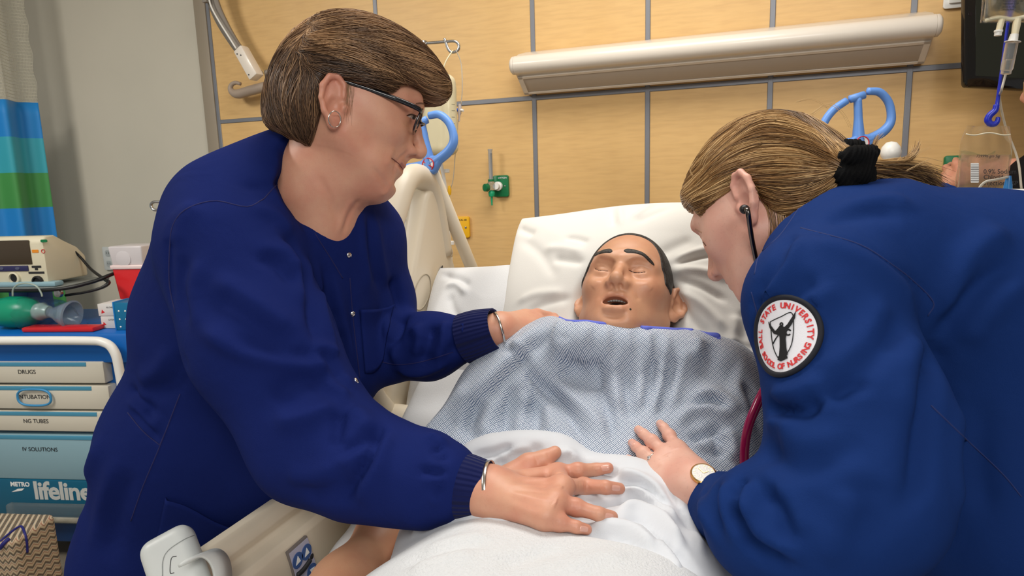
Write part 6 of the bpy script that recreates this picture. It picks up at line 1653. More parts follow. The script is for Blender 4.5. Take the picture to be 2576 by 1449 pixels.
# trousers down to the floor, shoes
ft = Field((-1.45, 0.5, 0.0), (-0.7, 1.3, 0.75), 0.012)
for y in (0.72, 0.98): ft.chain([(-0.99, y, 0.70), (-1.03, y, 0.40), (-1.05, y, 0.05)], [0.10, 0.085, 0.07], 0.02)
V, F = ft.mesh(3); npobj('trousers', V, F, m_navy, nl)
for y in (0.72, 0.98):
    fz_ = Field((-1.25, y - 0.08, -0.005), (-0.85, y + 0.08, 0.14), 0.006)
    fz_.chain([(-1.13, y, 0.055), (-1.03, y, 0.05), (-0.93, y, 0.035)], [0.045, 0.044, 0.033], 0.02); fz_.half((0, 0, 0.004), (0, 0, -1))
    V, F = fz_.mesh(2); npobj('shoe', V, F, M('black_leather', rgb(30, 30, 32), 0.4), nl)
# bracelets and ring
fax = unit(P(1300, 1238, dW - 0.005) - P(1150, 1222, dW + 0.01))
b1 = ring_on('bracelet', P(1236, 1234, dW), unit(fax + ROT[:, 1] * -0.18), 0.0385, 0.0012, m_silver, None, flat=(0, 0, 1), sq=0.98, width=0.0030)
tag(b1, 'silver engraved bangle on the wrist over the white sheet', 'bracelet')
b2 = ring_on('bracelet', P(1256, 828, 1.126), unit(P(1300, 815, 1.14) - P(1220, 838, 1.13)), 0.0305, 0.0010, m_silver, None, flat=(0, 0, 1), sq=1.0, width=0.0022)
tag(b2, 'narrow silver bracelet on the wrist beside the pillow', 'bracelet')
rdir = unit(fin[2][0] - mcp[2]); rc = mcp[2] + (fin[2][0] - mcp[2]) * 0.33
rg = ring_on('ring', rc, rdir, 0.0112, 0.0009, m_gold, nl, label='thin gold ring with small stones')
for k, t_ in enumerate((0.0, 0.35, -0.35)):
    up_ = unit(A(0.1, -0.75, 0.65)); sd_ = unit(np.cross(rdir, up_)); q = rc + 0.0115 * (math.cos(t_) * unit(np.cross(sd_, rdir)) + math.sin(t_) * sd_)
    lathe('stone', [(0, 0.002 - 0.0006 * (k > 0)), (0.0016 - 0.0005 * (k > 0), 0.001), (0.0018, 0), (0, -0.001)], m_gem, rg, n=10, X=zframe(q, unit(q - rc)))

# ================================================================== RIGHT NURSE
m_skinR = skin_material('fair_skin', rgb(222, 176, 156), rgb(214, 152, 134), 0.18, 0.5, 0.06, 900, 0.12, 20)
m_blue = cloth_material('royal_navy_twill', rgb(22, 48, 104))
m_bluerib = rib_material('royal_navy_rib', rgb(22, 42, 86), 0)
nr = thing('person', 'person with blond ponytail and school patch on blue sleeve bending over', 'person', (0.60, 0.85, 0.0))
HR = head_place((-0.555, 0.56, 0.615), 1.035, (1885, 495), (-0.08, -0.028, -0.014), 0.90, 20)
hf = build_head(0.0021, smile=0.0, nose=1.0, lips=0.9, eye_up=0.010, brow=0.7, neck=[((0, -0.03, -0.045), inv(HR, P(2085, 640, 0.93)), 0.054, 0.058), ((0, 0.0, -0.09), inv(HR, P(2030, 700, 0.93)), 0.04, 0.05)], ear_scale=1.12, splay=0.4)
V, F = hf.mesh(2); Vl = V.copy(); V = place(V, HR)
V = sculpt(V, F, [(3, -1.2, [(1762, 606), (1770, 612), (1775, 618)]), (3, 0.8, [(1755, 590), (1765, 600), (1772, 610)])])
T_HR = bvh(V, F)
# hand on the gown
def on_gown(px, py, lift):
    a, b = cast(T_GOWN, px, py); r_ = unit(EYE - a); return a + r_ * (lift / max(0.35, abs(np.dot(r_, b))))
mcp = [on_gown(1702, 1128, 0.030), on_gown(1678, 1146, 0.032), on_gown(1658, 1170, 0.030), on_gown(1648, 1196, 0.026)]
fin = [[on_gown(1684, 1096, 0.024), on_gown(1670, 1076, 0.015), on_gown(1661, 1066, 0.008)],
       [on_gown(1640, 1110, 0.026), on_gown(1619, 1092, 0.016), on_gown(1606, 1081, 0.008)],
       [on_gown(1618, 1140, 0.024), on_gown(1600, 1124, 0.015), on_gown(1590, 1114, 0.008)],
       [on_gown(1612, 1176, 0.018), on_gown(1594, 1162, 0.012), on_gown(1580, 1153, 0.007)]]
wd = np.dot(mcp[1] - EYE, ROT[:, 2])
wr = P(1748, 1215, wd - 0.055)
th = [P(1735, 1180, wd - 0.03), P(1715, 1150, wd + 0.01), P(1700, 1140, wd + 0.03), P(1690, 1132, wd + 0.045)]
al = np.array(mcp + sum(fin, []) + th + [wr]); fh = Field(al.min(0) - 0.05, al.max(0) + A(0.09, 0.05, 0.05), 0.0018)
hand(fh, wr, mcp, fin, th, 0.98, palm=0.0125)
fh.cone(wr, P(1800, 1258, wd - 0.08), 0.026, 0.031, 0.02)
hV, hF = fh.mesh(2)
Th = bvh(hV, hF)
ks = []
for (x, y) in ((1684, 1096), (1670, 1077), (1640, 1110), (1619, 1092), (1618, 1140), (1600, 1124)):
    for o in (-2.5, 2.5): ks.append((1.2, -0.4, [(x + o - 7, y + o + 5), (x + o, y + o), (x + o + 7, y + o - 5)]))
ks += [(6, 1.2, [(1700, 1126), (1704, 1130)]), (6, 1.4, [(1676, 1144), (1680, 1148)]), (6, 1.2, [(1656, 1168), (1660, 1172)])]
hV = sculpt(hV, hF, ks, Th); Th = bvh(hV, hF)
# far arm and hand (hidden behind the trunk): reaches to the bed
fi_ = Field((-0.10, 0.46, 0.56), (0.74, 1.26, 1.47), 0.008)
fi_.chain([P(2085, 640, 0.93), P(2200, 660, 0.93), P(2480, 800, 0.90), P(2690, 1080, 0.88)], [0.05, 0.075, 0.11, 0.12], 0.04)
fi_.chain([P(2200, 660, 0.93), P(2090, 770, 0.79), P(2150, 1040, 0.71), P(2130, 1230, 0.68), P(2020, 1320, 0.68), P(1915, 1312, 0.70), P(1830, 1275, wd - 0.09), P(1785, 1245, wd - 0.07)], [0.07, 0.055, 0.05, 0.045, 0.04, 0.036, 0.030, 0.027], 0.03)
fi_.chain([P(2200, 660, 0.93), P(2330, 570, 1.12), P(2200, 900, 1.15), P(2000, 1150, 1.08)], [0.06, 0.05, 0.042, 0.03], 0.03)
iV, iF = fi_.mesh(2)
aV, aF = join_parts([(V, F), (hV, hF), (iV, iF)])
bodyR = npobj('body', aV, aF, m_skinR, nr)
ear = np.exp(-((np.abs(Vl[:, 0]) - 0.088) / 0.012) ** 2) * (np.abs(Vl[:, 0]) > 0.076) * (Vl[:, 1] < 0)
chk = np.exp(-(((np.abs(Vl[:, 0]) - 0.05) / 0.025) ** 2 + ((Vl[:, 2] + 0.035) / 0.03) ** 2)) * (Vl[:, 1] > 0.03)
lipm = np.exp(-(((np.abs(Vl[:, 0]) / 0.024) ** 6) + ((Vl[:, 2] + 0.066) / 0.009) ** 4)) * (Vl[:, 1] > 0.06)
set_attr(bodyR, 'lip', np.concatenate([np.clip(0.45 * ear + 0.18 * chk + 0.5 * lipm, 0, 1), np.zeros(len(hV) + len(iV))]))
for c, a in (((1660, 1067), (-0.5, -0.85)), ((1607, 1083), (-0.75, -0.65)), ((1590, 1116), (-0.75, -0.6))): nail(Th, c, a, m_nail, bodyR, 6, 7)
strip('eyelashes', T_HR, [(1768, 607), (1773, 612), (1777, 617)], [(1768, 609), (1772, 615), (1776, 620)], M('fair_lashes', rgb(110, 78, 62), 0.7), nr, 0.0010)
strip('eyebrow', T_HR, [(1748, 574), (1756, 577), (1766, 583)], [(1748, 577), (1756, 583), (1766, 588)], M('fair_brow', rgb(190, 148, 124), 0.8), nr, 0.0006)

# hair pulled back into a ponytail
m_hairR = hair_material('dark_blond_hair', rgb(66, 44, 26), rgb(152, 112, 66), rgb(232, 196, 140), 0.36)
hh = Field((-0.12, -0.17, -0.12), (0.12, 0.13, 0.15), 0.0032)
hh.ell((0, -0.018, 0.040), (0.090, 0.112, 0.106), 0.0)
hh.ell((0, -0.06, -0.008), (0.074, 0.075, 0.070), 0.03)
hh.ell((0, 0.045, 0.062), (0.066, 0.050, 0.040), 0.03)
pb = A(*inv(HR, P(2115, 425, 0.865)))
hh.cone((0, -0.08, 0.0), tuple(pb), 0.06, 0.020, 0.05)
hh.rbox((0, 0.170, -0.130), (0.2, 0.208, 0.145), 0.015, 0.012, 'sub')
hh.rbox((0, 0.190, -0.006), (0.2, 0.130, 0.080), 0.03, 0.015, 'sub')
hh.half((0, 0, -0.085), (0, 0.3, -1))
HV, HF_ = hh.mesh(3); HW = place(HV, HR); Tq = bvh(HW, HF_)
gl = [[(1720, 515), (1800, 440), (1930, 405), (2060, 415), (2115, 425)], [(1745, 465), (1850, 375), (1990, 360), (2080, 395), (2118, 415)], [(1800, 385), (1900, 305), (2020, 320), (2090, 370), (2120, 405)], [(1880, 265), (1980, 275), (2060, 330), (2115, 395)],
      [(1735, 515), (1830, 470), (1940, 455), (2050, 445), (2110, 432)], [(1900, 470), (1970, 490), (2050, 475), (2110, 440)], [(1720, 528), (1780, 500), (1840, 470), (1900, 455)], [(1960, 520), (2020, 510), (2080, 470), (2112, 440)], [(1985, 560), (2040, 530), (2085, 485)]]
guides = [trace(Tq, g, 14)[0] for g in gl]
SV, SF, st = hair_strands(HW, HF_, guides, 8500, (0.08, 0.15), (0.0003, 0.0008), seg=10, lift=(0.0003, 0.003), mirror=(HR[:3, 3], unit(HR[:3, 0])), jitter=0.05, seed=5)
hR = npobj('hair', *join_parts([(HW, HF_), (SV, SF)]), m_hairR, nr, label='dark blond hair tied back')
set_attr(hR, 'tone', np.concatenate([np.full(len(HW), 0.22), np.clip(st * 0.9 + 0.05, 0, 1)]))
# ponytail
rng = np.random.default_rng(11); tubes = []; tn = []
tails = [[(2170, 420, 0.865), (2230, 425, 0.90), (2300, 440, 0.95), (2350, 470, 1.0), (2370, 500, 1.02)], [(2170, 440, 0.868), (2220, 455, 0.90), (2290, 475, 0.94), (2340, 510, 0.97)], [(2165, 410, 0.865), (2220, 408, 0.89), (2275, 405, 0.92), (2300, 385, 0.93), (2308, 362, 0.93)],
         [(2175, 400, 0.862), (2195, 375, 0.868), (2205, 352, 0.87), (2215, 340, 0.87)], [(2165, 425, 0.865), (2240, 420, 0.90), (2320, 430, 0.95), (2365, 455, 0.99)], [(2130, 455, 0.86), (2090, 480, 0.86), (2050, 505, 0.875), (2020, 540, 0.885)], [(2135, 450, 0.86), (2105, 490, 0.87), (2080, 510, 0.885)]]
cnt = [480, 420, 160, 50, 300, 110, 80]; spr = [14, 13, 5, 4, 12, 9, 8]
for g, c_, sp in zip(tails, cnt, spr):
    for k in range(c_):
        o0 = rng.normal(0, sp * 0.55, 2); o1 = rng.normal(0, sp * 1.2, 2); dz = rng.normal(0, 0.008); e = rng.uniform(0.75, 1.05)
        pts = []
        for i, (x, y, d) in enumerate(g):
            t = i / (len(g) - 1); pts.append(P(x + o0[0] * (1 - t) + o1[0] * t, y + o0[1] * (1 - t) + o1[1] * t, d + dz * (0.3 + t)))
        q = crom(pts, 9); q = crom(q[:max(4, int(9 * e))], 9)
        tubes.append((q, np.linspace(0.0006, 0.00018, 9) * rng.uniform(0.6, 1.2))); tn.append(rng.random() * 0.9)
po = multi_tube('ponytail', tubes, m_hairR, hR, n=4); po['kind'] = 'stuff'; set_attr(po, 'tone', np.repeat(tn, len(po.data.vertices) // len(tn)))
tubes, tn = [], []
wl_ = [[(1905, 470), (1935, 520), (1945, 580), (1925, 640)], [(1920, 465), (1950, 520), (1958, 590), (1950, 650)], [(1930, 470), (1965, 520), (1970, 570), (1960, 620)], [(1735, 500), (1755, 515), (1790, 505)], [(1730, 520), (1745, 530), (1770, 525)]]
for g in wl_:
    for k in range(16):
        o = rng.normal(0, 6, 2); q, nn_ = trace(T_HR, [(x + o[0] + rng.normal(0, 1.5), y + o[1]) for x, y in g], 9)
        if len(q) == 9: tubes.append((q + nn_ * 0.0012, np.linspace(0.0005, 0.0002, 9))); tn.append(rng.random() * 0.8)
for g in ([(2040, 290), (2085, 262), (2120, 285), (2140, 320)], [(1760, 420), (1772, 395), (1790, 380)], [(1745, 440), (1738, 425), (1745, 405)], [(2230, 420), (2290, 395), (2345, 372)], [(2000, 255), (2040, 248), (2080, 270)], [(2280, 430), (2330, 405), (2340, 400)]):
    for k in range(3):
        o = rng.normal(0, 3, 2); tubes.append((crom([P(x + o[0], y + o[1], 0.90) for x, y in g], 9), np.linspace(0.0003, 0.00015, 9))); tn.append(0.8)
wo = multi_tube('loose_wisps', tubes, m_hairR, hR, n=4); wo['kind'] = 'stuff'; set_attr(wo, 'tone', np.repeat(tn, len(wo.data.vertices) // len(tn)))
# ribbed black scrunchie
fx_ = Field(P(2148, 422, 0.86) - 0.07, P(2148, 422, 0.86) + 0.07, 0.0016)
ringq = [P(2148 + 30 * math.cos(a) + 8 * math.sin(a), 424 + 52 * math.sin(a), 0.862 + 0.022 * math.cos(a * 1.0 + 0.8)) for a in np.linspace(0, 2 * math.pi, 17)]
fx_.chain(ringq, [0.0115 + 0.0015 * math.sin(3 * k) for k in range(17)], 0.004)
fx_.chain([P(2112, 405, 0.85), P(2150, 395, 0.835), P(2190, 385, 0.85)], [0.011, 0.014, 0.011], 0.004); fx_.chain([P(2185, 395, 0.84), P(2160, 440, 0.835), P(2140, 480, 0.85)], [0.011, 0.015, 0.010], 0.003)
V, F = fx_.mesh(1); V = V + vnormals(V, F) * (0.0009 * np.sin((V @ (ROT[:, 0] * 0.9 + ROT[:, 1] * 0.4)) * 2 * math.pi / 0.0052))[:, None]
m_scr = M('black_ribbed_jersey', rgb(14, 14, 15), 0.9, spec=0.1, bump=0.4, bscale=600)
npobj('scrunchie', V, F, m_scr, hR, label='black ribbed hair tie')

# jacket
fj = Field((-0.10, 0.46, 0.56), (0.74, 1.26, 1.47), 0.0058)
sR = P(2065, 765, 0.765)
fj.cone(P(2190, 650, 0.93), P(2480, 775, 0.90), 0.112, 0.155, 0.0)
fj.cone(P(2480, 775, 0.90), P(2700, 1050, 0.88), 0.155, 0.175, 0.05)
fj.cone(P(2700, 1050, 0.88), P(2760, 1400, 0.86), 0.175, 0.18, 0.05)
fj.cone(P(2420, 900, 0.88), P(2560, 1300, 0.84), 0.13, 0.15, 0.05)
fj.cone(P(2200, 590, 1.0), P(2330, 560, 1.12), 0.075, 0.075, 0.06)
fj.cone(P(2105, 610, 0.90), P(2180, 640, 0.88), 0.072, 0.10, 0.05)
fj.cone(P(2120, 690, 0.84), P(2300, 760, 0.85), 0.095, 0.12, 0.06)
fj.cone(sR, P(2150, 680, 0.84), 0.085, 0.09, 0.05)
# near sleeve
fj.chain([sR, P(2152, 1040, 0.705), P(2140, 1240, 0.675), P(2020, 1330, 0.675), P(1915, 1318, 0.70), P(1840, 1288, wd - 0.10), P(1806, 1268, wd - 0.078)], [0.087, 0.086, 0.086, 0.072, 0.054, 0.043, 0.037], 0.018, ki=0.03)
# far sleeve
fj.chain([P(2330, 560, 1.12), P(2200, 900, 1.15), P(2000, 1150, 1.08)], [0.075, 0.065, 0.05], 0.03)
# neck opening
fj.cone(P(2010, 560, 0.90), P(2000, 700, 0.92), 0.062, 0.060, 0.012, 'sub'); fj.cone(P(2010, 560, 0.90), P(2070, 480, 0.93), 0.062, 0.05, 0.012, 'sub')
jV, jF = fj.mesh(3)
js = []
J(6, -4, (2014, 573), (2160, 614), (2250, 670), (2299, 708), (2348, 760), (2334, 795)); J(14, 7, (2030, 600), (2150, 640), (2240, 700), (2300, 770)); J(12, -14, (2365, 850), (2337, 940), (2324, 1089), (2305, 1222), (2237, 1309)); J(18, 8, (2310, 850), (2290, 940), (2270, 1060))
J(13, -12, (2560, 660), (2459, 729), (2403, 795), (2362, 858)); J(16, 11, (2530, 575), (2445, 639), (2396, 726), (2360, 810)); J(18, 8, (2576, 700), (2480, 780), (2420, 870)); J(15, -7, (2080, 560), (2160, 540), (2260, 530)); J(15, 6, (2100, 530), (2200, 505), (2300, 510))
J(10, -9, (1985, 590), (1960, 660), (1920, 720), (1902, 760)); J(10, 9, (2005, 600), (1985, 660), (1945, 720), (1912, 780)); J(9, -8, (1905, 740), (1902, 790), (1912, 830)); J(13, -9, (2060, 700), (2000, 740), (1950, 790)); J(13, 8, (2100, 720), (2040, 760), (1980, 800)); J(14, 8, (2230, 750), (2190, 840), (2130, 900), (2060, 950)); J(14, -8, (2260, 790), (2220, 880), (2150, 950), (2080, 990)); J(13, 7, (2250, 880), (2200, 950), (2120, 1000))
J(9, -24, (1930, 1018), (1953, 1030), (2021, 1036), (2078, 1000)); J(10, 12, (1930, 1052), (1983, 1050), (2059, 1024), (2095, 995)); J(11, 10, (1938, 1005), (2000, 990), (2080, 960)); J(8, -10, (2085, 1000), (2140, 975), (2190, 970)); J(14, -13, (1922, 1110), (1965, 1175), (2021, 1192), (2116, 1150), (2170, 1100)); J(14, 10, (1915, 1165), (1980, 1203), (2060, 1195), (2170, 1130)); J(16, 7, (1960, 1080), (2040, 1110), (2120, 1100))
J(9, -16, (1847, 1255), (1869, 1336), (1907, 1381), (2002, 1425)); J(11, 11, (1880, 1240), (1900, 1320), (1950, 1370), (2030, 1400)); J(9, -13, (1918, 1235), (1964, 1279), (1994, 1366)); J(11, 9, (1945, 1230), (1990, 1280), (2020, 1350)); J(8, -9, (1866, 1205), (1850, 1250)); J(8, 9, (1835, 1210), (1825, 1260), (1845, 1330), (1880, 1380)); J(8, -9, (1800, 1215), (1790, 1280), (1815, 1350)); J(8, 8, (1775, 1225), (1770, 1290), (1790, 1345)); J(9, 8, (1890, 1215), (1880, 1260), (1890, 1310))
J(18, 8, (2140, 1230), (2120, 1330), (2050, 1400)); J(16, -8, (2200, 1200), (2190, 1290), (2130, 1370))
J(16, 7, (2420, 1000), (2400, 1150), (2420, 1300)); J(16, -6, (2470, 1000), (2460, 1150), (2480, 1300))
jV = sculpt(jV, jF, js); jV = laplace(jV, jF, 1, 0.4)
TjR = bvh(jV, jF)
pc, pn = cast(TjR, 1968, 845)
pn = unit(pn + 0.15 * unit(EYE - pc)); pup = unit(P(2000, 740, 0.74) - P(1990, 940, 0.715)); pup = unit(pup - pn * np.dot(pup, pn)); prt = np.cross(pup, pn)
_g = []
for _x in np.linspace(-0.046, 0.046, 15):
    for _y in np.linspace(-0.046, 0.046, 15):
        h_ = TjR.ray_cast(Vector(pc + prt * _x + pup * _y + pn * 0.08), Vector(-pn), 0.2)
        if h_[0] is not None and math.hypot(_x, _y) < 0.05: _g.append((_x, _y, np.dot(np.array(h_[0]) - pc, pn)))
_g = np.array(_g)
def _q(x, y): return np.stack([np.ones_like(x), x, y, x * x, x * y, y * y], -1)
_c = np.linalg.lstsq(_q(_g[:, 0], _g[:, 1]), _g[:, 2], rcond=None)[0]
_off = max(0.0, np.percentile(_g[:, 2] - _q(_g[:, 0], _g[:, 1]) @ _c, 92))
_r = jV - pc; _x, _y, _z = _r @ prt, _r @ pup, _r @ pn
_m = (np.hypot(_x, _y) < 0.05) & (np.abs(_z) < 0.05)
_lim = _q(_x, _y) @ _c
jV[_m] += pn * (np.minimum(_z[_m], _lim[_m] - 0.0004) - _z[_m])[:, None]
_off = 0.0
def wrap(x, y, lift):
    hgt = float(_q(np.array(x), np.array(y)) @ _c) + _off
    return pc + prt * x + pup * y + pn * (hgt + lift)
jr = npobj('scrub_jacket', jV, jF, m_blue, nr, label='royal navy warm-up jacket')
TjR = bvh(jV, jF)
m_thR = M('blue_thread', rgb(26, 42, 96), 0.8)
cuff('cuff', P(1822, 1276, wd - 0.085), P(1760, 1240, wd - 0.052), 0.038, 0.030, m_bluerib, jr, 1.0)
for pts in ([(2014, 573), (2160, 614), (2250, 670), (2299, 708), (2348, 760), (2334, 795)], [(2020, 508), (1965, 588), (1912, 640), (1898, 690)], [(2342, 1020), (2420, 1095), (2520, 1190), (2570, 1250)], [(1890, 735), (1900, 770), (1908, 800)]):
    seam('seam', TjR, pts, 0.0010, m_thR, jr, 30, -0.0002)
ft = Field((0.36, 0.55, 0.0), (0.98, 1.25, 0.80), 0.012)
for y in (0.78, 1.02): ft.chain([(0.62, y, 0.76), (0.66, y, 0.40), (0.66, y, 0.05)], [0.12, 0.085, 0.07], 0.02)
V, F = ft.mesh(3); npobj('trousers', V, F, m_blue, nr)
for y in (0.78, 1.02):
    fz_ = Field((0.42, y - 0.08, -0.005), (0.80, y + 0.08, 0.14), 0.006)
    fz_.chain([(0.69, y, 0.055), (0.60, y, 0.05), (0.50, y, 0.035)], [0.045, 0.044, 0.033], 0.02); fz_.half((0, 0, 0.004), (0, 0, -1))
    V, F = fz_.mesh(2); npobj('shoe', V, F, M('white_leather', rgb(220, 220, 218), 0.4), nr)

# embroidered patch, wrapped onto the sleeve
def wrap_mesh(me, lift):
    co = np.empty(len(me.vertices) * 3, np.float32); me.vertices.foreach_get('co', co); co = co.reshape(-1, 3)
    me.vertices.foreach_set('co', np.array([wrap(x, y, lift + z) for x, y, z in co], np.float32).ravel()); me.update(); return me
def disc(r0, r1, nr_, na=64):
    V, F = [], []
    for i in range(nr_ + 1):
        r = r0 + (r1 - r0) * i / nr_
        for k in range(na): a = 2 * math.pi * k / na; V.append((r * math.cos(a), r * math.sin(a), 0))
    for i in range(nr_):
        for k in range(na): l = (k + 1) % na; F.append((i * na + k, i * na + l, (i + 1) * na + l, (i + 1) * na + k))
    return np.array(V), np.array(F)
PR = 0.0425
V, F = disc(0.0006, PR - 0.003, 22); V = np.array([wrap(x, y, 0.0012) for x, y, z in V])
pat = npobj('patch', V, F, M('white_embroidery', rgb(236, 236, 242), 0.8, bump=0.3, bscale=1500), nr, label='round white school patch')
tube('patch_border', [wrap(PR * math.cos(a), PR * math.sin(a), 0.0008) for a in np.linspace(0, 2 * math.pi, 80, endpoint=False)], 0.0030, M('black_merrow', rgb(22, 24, 34), 0.8), pat, n=8, closed=True)
m_redth = M('red_embroidery', rgb(214, 58, 60), 0.8)
def arc_text(body, r, a0, a1, size, inward=False):
    for i, ch in enumerate(body):
        if ch == ' ': continue
        a = math.radians(a0 + (a1 - a0) * i / (len(body) - 1))
        me = text_geo(ch, size, 0.0003, bold=0.00025)
        rot = a - math.pi / 2 if not inward else a + math.pi / 2
        me.transform(Matrix.Translation((r * math.cos(a), r * math.sin(a), 0)) @ Matrix.Rotation(rot, 4, 'Z')); me.materials.clear()
        wrap_mesh(me, 0.0018); finish('letter', me, m_redth, pat)
arc_text('BALL STATE UNIVERSITY', 0.0330, 196, -6, 0.0088)
arc_text('SCHOOL OF NURSING', 0.0335, 212, 338, 0.0086, True)
m_blkth = M('black_embroidery', rgb(26, 26, 28), 0.8)
def emb(name, pts, closed=True, r=0.0005):
    tube(name, [wrap(x * 0.001, y * 0.001, 0.0018) for x, y in pts], r, m_blkth, pat, n=6, closed=closed)
def embfill(name, poly):
    me = bpy.data.meshes.new(name); bm = bmesh.new(); vs = [bm.verts.new((x * 0.001, y * 0.001, 0)) for x, y in poly]; f_ = bm.faces.new(vs)
    bmesh.ops.triangulate(bm, faces=[f_]); bmesh.ops.subdivide_edges(bm, edges=list(bm.edges), cuts=2, use_grid_fill=True); bm.to_mesh(me); bm.free()
    wrap_mesh(me, 0.0021); finish(name, me, m_blkth, pat)
emb('shield', [tuple(q) for q in crom([(-15, 17), (0, 21), (13, 24), (15, 8), (13, -10), (6, -22), (0, -27), (-8, -19), (-13, -6), (-15, 17)], 50)[:-1]])
embfill('winged_figure', [(-2, 11), (1, 12), (4, 9), (8, 12), (14, 20), (18, 26), (17, 18), (13, 11), (7, 4), (6, -4), (7, -14), (9, -21), (3, -24), (-3, -22), (-2, -12), (-2, -2), (-3, 2), (-8, 6), (-14, 13), (-18, 18), (-16, 10), (-10, 3), (-4, 1), (-4, 6), (-5, 8)])
emb('head', [(0.5 + 1.6 * math.cos(a), 12.5 + 1.8 * math.sin(a)) for a in np.linspace(0, 6.28, 12, endpoint=False)], True, 0.0008)
embfill('plinth', [(-4, -22), (7, -20), (9, -25), (0, -28), (-5, -26)])
emb('arm', [(-3, 2), (-8, -3), (-12, -8)], False, 0.0007); emb('wreath', [(9 + 3 * math.cos(a), 3 + 3 * math.sin(a)) for a in np.linspace(0.5, 5.5, 14)], False, 0.0009)

# wrist watch
wa = unit(P(1800, 1258, wd - 0.08) - wr); 
wc = P(1756, 1219, wd - 0.05) 
wt = thing('wristwatch', 'rose gold watch with white dial and dark strap under blue cuff', 'watch', wc)
up_w = unit(unit(EYE - wc) * 0.6 + A(-0.15, 0.25, 0.75)); up_w = unit(up_w - wa * np.dot(up_w, wa))
ring_on('strap', wr + wa * 0.012, wa, 0.0285, 0.0016, M('dark_strap', rgb(44, 44, 54), 0.5), wt, width=0.007)
Xw = zframe(wr + wa * 0.012 + up_w * 0.028, up_w)
lathe('case', [(0, -0.003), (0.0155, -0.003), (0.0168, 0.0), (0.0165, 0.003), (0.0148, 0.004), (0.0146, 0.0028), (0, 0.0028)], m_gold, wt, n=40, X=Xw)
dl = lathe('dial', [(0.0146, 0.0), (0.0146, 0.0033), (0, 0.0033)], M('white_dial', rgb(236, 232, 226), 0.3, bump=0.6, bscale=500), wt, n=40, X=Xw)
for k in range(12):
    a = k * math.pi / 6; box('hour_mark', (-0.0004, 0.0108, 0.0033), (0.0004, 0.0132, 0.0037), m_gold, wt, X=Xw @ Matrix.Rotation(a, 4, 'Z'))
for a, l in ((0.6, 0.0075), (2.4, 0.0105)): box('hand', (-0.0004, 0, 0.0037), (0.0004, l, 0.0041), m_gold, wt, X=Xw @ Matrix.Rotation(a, 4, 'Z'))
# wedding rings
rdir = unit(fin[2][0] - mcp[2]); 
for k, (t_, rr_) in enumerate(((0.30, 0.0106), (0.44, 0.0106))):
    rc = mcp[2] + (fin[2][0] - mcp[2]) * t_
    rg = ring_on('ring', rc, rdir, rr_, 0.0010, m_silver, nr, label='silver ring' if k == 0 else 'silver ring with stone')
    if k: 
        u_ = unit(EYE - rc) * 0.8 + A(-0.4, -0.2, 0.4); u_ = unit(u_ - rdir * np.dot(u_, rdir))
        lathe('stone', [(0, 0.003), (0.0022, 0.0018), (0.0028, 0), (0, -0.002)], m_gem, rg, n=12, X=zframe(rc + u_ * 0.0112, u_))

# ------------------------------------------------------------------ stethoscope
stt = thing('stethoscope', 'stethoscope with black ear tips, steel tube and magenta tubing', 'stethoscope', P(1850, 1215, 0.93))
m_tubeR = M('magenta_rubber', rgb(150, 14, 74), 0.22, coat=0.3)
m_steel = M('dark_steel', rgb(96, 92, 90), 0.22, 1.0)
ep = P(1874, 527, 0.872)
lathe('ear_tip', [(0, 0.012), (0.004, 0.011), (0.0062, 0.006), (0.0064, 0.0), (0.004, -0.004), (0, -0.005)], m_black, stt, n=18, X=zframe(ep, P(1862, 522, 0.90) - ep))
tube('ear_tube', [ep - A(0, 0, 0.0), P(1880, 530, 0.862), P(1884, 552, 0.864), P(1892, 605, 0.885), P(1904, 665, 0.905), P(1915, 740, 0.925)], 0.0034, m_steel, stt, n=12, smooth_n=30)
oe = lw
e2 = HR[:3, :3] @ A(0.082, -0.012, -0.02) + HR[:3, 3]
tube('ear_tube', [e2, e2 + A(0.01, 0.0, -0.02), e2 + A(0.0, -0.02, -0.10), P(1915, 740, 0.935)], 0.0034, m_steel, stt, n=12, smooth_n=24)
lathe('ear_tip', [(0, 0.012), (0.004, 0.011), (0.0062, 0.006), (0.0064, 0.0), (0.004, -0.004), (0, -0.005)], m_black, stt, n=18, X=zframe(e2, HR[:3, 3] - e2))
tube('tubing', [P(1915, 740, 0.93), P(1950, 860, 0.93), P(1938, 945, 0.93), P(1908, 1010, 0.925), P(1885, 1065, 0.925), P(1874, 1120, 0.93), P(1872, 1185, 0.935), P(1868, 1230, 0.93)], 0.0066, m_tubeR, stt, n=16, smooth_n=60)
cq = P(1866, 1240, 0.925)
lathe('chest_piece', [(0, -0.006), (0.02, -0.006), (0.0225, -0.003), (0.022, 0.002), (0.014, 0.005), (0.010, 0.012), (0, 0.013)], m_chrome, stt, X=zframe(cq, (0.1, -0.4, 0.9)))

